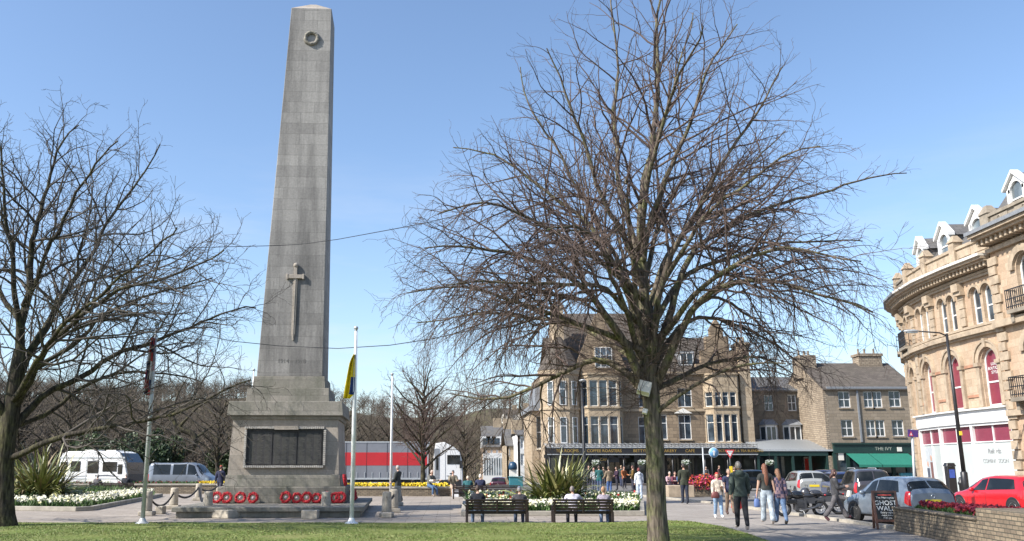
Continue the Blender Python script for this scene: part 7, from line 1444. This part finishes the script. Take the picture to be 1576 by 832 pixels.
mp = G(1238, 796); m1 = motorbike('black motorbike nearest the couple, front wheel to the left', Vector((mp.x + .05, mp.y + .3, .006)), R(176), (.015, .016, .018))
mp = G(1262, 792); m2 = motorbike('dark motorbike with silver exhaust, partly behind the striding woman', Vector((mp.x + .1, mp.y + .2, .006)), R(165), (.05, .05, .055))

# ------------------------------------------------------------------ street furniture
lp = thing('street_lamp', 'tall black street lamp leaning over the road in front of the terrace', 'street lamp', (20.35, 36.3, .12))
mb = MB(); mb.tube([(0, 0, 0), (0, 0, 1.25), (0, 0, 1.3)], [.13, .13, .085], 12); mb.tube([(0, 0, 1.3), (-.02, 0, 6.8)], [.085, .05], 12); mb.lathe([(.18, 0), (.18, .05), (.13, .08)], 12); mb.build('column', 'black', lp)
mb = MB(); mb.tube([(-.02, 0, 6.7), (-.3, 0, 6.83), (-1.2, 0, 6.9)], .03, 7); mb.build('arm', 'black', lp)
mb = MB(); mb.ball((-1.45, 0, 6.90), (.34, .13, .07), 12, 6); mb.box(-1.65, -1.25, -.1, .1, 6.82, 6.86, 1); mb.build('lantern', ['galv', 'palepane'], lp)
mb = MB(); mb.box(-.05, .05, -.14, -.10, 2.7, 2.86); mb.build('notice', pm((.75, .55, .05), .5), lp)
lp2 = thing('street_lamp', 'slim dark street lamp rising from behind the flax before the tea room', 'street lamp', (W(899, 700, 60).x, 60, 0))
zt_ = W(897, 588, 60).z; mb = MB(); mb.tube([(0, 0, 0), (0, 0, 1.2), (0, 0, zt_)], [.13, .12, .07], 10); mb.build('column', 'black', lp2); mb = MB(); mb.ball((0, -.2, zt_ + .1), (.22, .4, .09), 10, 6); mb.build('lantern', 'galv', lp2)
def sign_pole(name, label, px, d, top_py, parts, base=0.006, r=.038, mat='galv'):
    p = W(px, 700, d); h = W(px, top_py, d).z; root = thing(name, label, 'sign', (p.x, d, base)); mb = MB(); mb.tube([(0, 0, 0), (0, 0, h - base)], r, 10); mb.build('pole', mat, root)
    for f in parts: f(root, h - base)
    return root
def blue_disc(root, h):
    mb = MB(); mb.lathe([(.001, 0), (.28, 0), (.28, .02), (.001, .022)], 24); o = mb.build('sign_disc', pm((.62, .68, .74), .4), root); o.rotation_euler = (R(90), 0, 0); o.location = (.12, -.05, h - .3)
    mb = MB(); mb.lathe([(.001, 0), (.262, 0), (.262, .004), (.001, .005)], 24); q = mb.build('sign_face', pm((.14, .33, .58), .5), o); q.location = (0, 0, .022)
    mb = MB(); mb.prism([(-.045, -.2), (.045, -.2), (.045, .03), (.12, .03), (0, .19), (-.12, .03), (-.045, .03)], 0, .004, axis='z'); a = mb.build('arrow', 'white', o); a.location = (0, 0, .029); a.scale = (.8, .8, 1)
sign_pole('traffic_sign', 'round blue traffic sign with white arrow on a grey pole before the tea room', 1082, 50, 688, [], r=.04)
bs = sign_pole('traffic_sign', 'round pale blue disc with white arrow on a dark post by the flower trough', 1095, 52, 688, [blue_disc], mat='black')
def tri(root, h):
    mb = MB(); mb.prism([(-.29, .25), (.29, .25), (0, -.25)], 0, .02); o = mb.build('sign_face', pm((.5, .03, .04), .4), root); o.location = (0, -.07, h - .4); mb = MB(); mb.prism([(-.19, .19), (.19, .19), (0, -.14)], -.006, 0); q = mb.build('centre', 'white', o); q.location = (0, -.001, 0)
    mb = MB(); mb.box(-.08, .08, -.12, -.05, h - 1.5, h - 1.1); mb.build('box', 'yellowplate', root)
    text(root, 'GIVE WAY', 'black', .055, Matrix.Translation((0, -.08, h - .28)) @ FRONT)
sign_pole('traffic_sign', 'red and white inverted triangle give way sign before the tea room', 1123, 54, 688, [tri], mat='black')
def parking(root, h):
    mb = MB(); mb.box(-.17, .17, -.06, -.04, h - .26, h - .02); o = mb.build('sign_face', pm((.08, .03, .16), .4), root); mb = MB(); mb.prism([(-.14, h - .23), (.0, h - .23), (-.07, h - .07)], -.066, -.061); mb.prism([(-.10, h - .205), (-.04, h - .205), (-.07, h - .12)], -.07, -.0665, 1); mb.build('symbol', [pm((.55, .05, .08), .4), 'white'], o)
    mb = MB(); mb.lathe([(.001, 0), (.24, 0), (.24, .015), (.001, .016)], 20); q = mb.build('sign_disc', 'galv', root); q.rotation_euler = (R(90), 0, R(60)); q.location = (-.10, .05, h - 2.0)
sign_pole('traffic_sign', 'leaning grey pole with small purple sign and red triangle behind the blue grey hatchback', 1400, 30.3, 660, [parking], r=.042).rotation_euler = (0, R(3.5), 0)
# meter and bollard by the shop
mt = thing('parking_meter', 'black parking ticket machine standing before the white shop front', 'ticket machine', (20.85, 38.2, .12)); mt.scale = (.85, .85, .85); mb = MB(); mb.box(-.2, .2, -.16, .16, 0, 1.75); mb.frus(-.24, .24, -.2, .2, 1.752, -.18, .18, -.14, .14, 1.92); mb.build('cabinet', 'black', mt, bevel=.02); mb = MB(); mb.box(-.13, .13, -.175, -.161, 1.2, 1.6); mb.build('panel', pm((.05, .10, .4), .4), mt)
mb = MB(); mb.lathe([(.09, 0), (.085, .75), (.11, .77), (.11, .86), (.07, .9), (.075, 1.0), (.04, 1.06)], 12); o = mb.build('street_bollard', 'black', None, loc=(20.8, 37.4, .12)); tag(o, 'short black iron bollard beside the red car', 'bollard')
# chalkboard
ab = thing('chalkboard_sign', 'wooden framed chalkboard advertising a ghost walk at the end of the planter', 'sign', Vector((11.42, 24.25, .006)), R(-8))
for s in (-1, 1):
    mb = MB(); mb.M = Matrix.Rotation(R(9) * s, 4, 'X'); yy = -.0; mb.M = Matrix.Translation((0, 0, .98)) @ Matrix.Rotation(R(9) * (1 if s < 0 else -1) * -1, 4, 'X') @ Matrix.Translation((0, 0, -.98))
    for x in (-.28, .28): mb.box(x - .03, x + .03, -.02, .02, 0, .98)
    mb.box(-.25, .25, -.02, .02, .92, .98); mb.box(-.25, .25, -.02, .02, .18, .24); fr = mb.build('frame', pm((.11, .055, .04), .6), ab, bevel=.005); Mf = mb.M.copy()
    mb = MB(); mb.M = Mf; mb.box(-.25, .25, -.012, .012, .24, .92); bd = mb.build('board', pm((.018, .02, .02), .7), fr)
    if s < 0:
        cw = pm((.75, .75, .72), .7); cre = pm((.6, .08, .06), .7); T_ = lambda s_, sz, z, m=cw: text(bd, s_, m, sz, Mf @ Matrix.Translation((0, -.0135, z)) @ FRONT, ext=.001)
        mb = MB(); mb.M = Mf; mb.box(-.17, .17, -.0145, -.0125, .855, .88); mb.build('ribbon', cre, bd)
        T_('The Harrogate', .075, .80); T_('GHOST', .165, .66); T_('WALK', .165, .52); T_('Every night', .07, .42); T_('meet here', .065, .35); T_('7.30 pm', .065, .28)
# stone planter wall with red flowers
pwall = thing('stone_planter', 'long low stone planter with dark red flowers at the right', 'planter', (0, 0, 0))
PN = [(11.42, 23.85), (10.55, 18.6), (10.1, 15.6)]
def ribbon(mb, a, b, wd, z0, z1, m=0):
    d = Vector((b[0] - a[0], b[1] - a[1])); n_ = Vector((-d.y, d.x)).normalized() * wd
    mb.prism([a, b, (b[0] + n_.x, b[1] + n_.y), (a[0] + n_.x, a[1] + n_.y)], z0, z1, m, axis='z')
mb = MB(); ribbon(mb, PN[1], PN[0], -.30, 0, .54); ribbon(mb, (12.0, 23.6), (12.9, 17.5), -.3, 0, .5); ribbon(mb, (11.44, 23.87), (12.6, 23.6), -.3, 0, .535); mb.build('wall', 'drywall', pwall, bevel=.02)
mb = MB(); ribbon(mb, (PN[1][0] - .03, PN[1][1]), (PN[0][0] - .03, PN[0][1]), -.36, .542, .60); mb.build('coping', 'drywall', pwall, bevel=.012)
mb = MB(); ribbon(mb, PN[2], (PN[1][0], PN[1][1] - .02), -1.6, 0, .80); mb.build('end_pier', 'drywall', pwall, bevel=.02)
sh_ = sheet('bed_soil', [(10.85, 18.7), (12.5, 18.7), (12.2, 23.6), (11.6, 23.6)], .50, 'earth')
flowers('red_flowers', [(10.95, 18.6), (12.3, 18.6), (12.1, 23.4), (11.78, 23.4)], .5, 2200, 6000, .22, .034, ['fl_plum', 'fl_red'], [.65, .35], 12, 'dark red flowers filling the stone planter', leafh=.17, clump=.5)
# flower trough by the cafe
tr_ = thing('flower_trough', 'stone trough overflowing with pink and red flowers before the cafe', 'planter', (W(1080, 700, 50).x, 50.2, 0)); mb = MB(); mb.box(-.95, 1.0, -.4, .4, 0, .5); mb.box(-1.0, 1.05, -.45, .45, .502, .56); mb.build('trough', 'drywall', tr_, bevel=.02)
v, f = leaf_cloud([(-.5, -.1, .8, .5, .5, .35), (.1, -.1, .85, .5, .5, .38), (.6, -.1, .8, .5, .5, .35), (-.2, -.3, .6, .6, .3, .3), (.45, -.3, .6, .5, .3, .3)], 1500, .07, 5); np_mesh('flowers', v, f, ['fl_pink', 'fl_orange', 'fl_red', 'leaf'], tr_, mi=np.random.default_rng(3).choice(4, len(f), p=[.4, .15, .25, .2]))
mb = MB(); mb.box(-.7, .7, -.4, .4, 0, .62); o = mb.build('stone_block', 'crescent_trim', bevel=.03, loc=(W(1037, 700, 49).x + .2, 49, 0)); tag(o, 'pale stone block bench between the lime trunk and the man in olive green jacket', 'stone block')
# kiosk and boards by the road
ks = thing('kiosk', 'small teal kiosk with a rounded blue sign beside the distant white house', 'kiosk', (W(789, 700, 72).x, 72, -.6)); mb = MB(); mb.box(-.3, .75, -.4, .4, 0, 1.35); mb.box(-.35, .8, -.45, .45, 1.352, 1.42); mb.build('cabin', pm((.03, .16, .19), .5), ks, bevel=.03); mb = MB(); mb.box(-.28, .28, -.2, .2, 1.42, 1.95); mb.build('board', 'offwhite', ks); mb = MB(); mb.lathe([(.34, 0), (.34, .25), (.3, .45), (.18, .58), (.02, .62)], 14, (0, 0, 1.95)); mb.build('sign_dome', pm((.015, .05, .10), .4), ks)
# floodlights on the lime trunk
def trunk_lamp(px, py, s, label, rz):
    p = tp(px, py); p[1] -= .24; root = thing('floodlight', label, 'floodlight', tuple(p), 0); mb = MB(); mb.box(-s, s, -s * .8, s * .55, -s, s); mb.box(-s * .9, s * .9, -s * .83, -s * .81, -s * .04, s * .04, 1); mb.box(-s * 1.06, s * 1.06, s * .3, s * .5, -s * 1.06, s * 1.06); o = mb.build('housing', ['offwhite', 'galv'], root, bevel=s * .12); o.rotation_euler = (R(-24), R(16), rz)
    mb = MB(); mb.tube([(0, s * .5, 0), (0.02, .24, -.02)], .025, 6); mb.build('bracket', 'black', root)
trunk_lamp(988, 599, .13, 'white box floodlight strapped at the fork of the lime tree', R(-14)); trunk_lamp(989, 634, .05, 'small white box lamp lower on the lime trunk', R(-20))

bpy.context.view_layer.update()
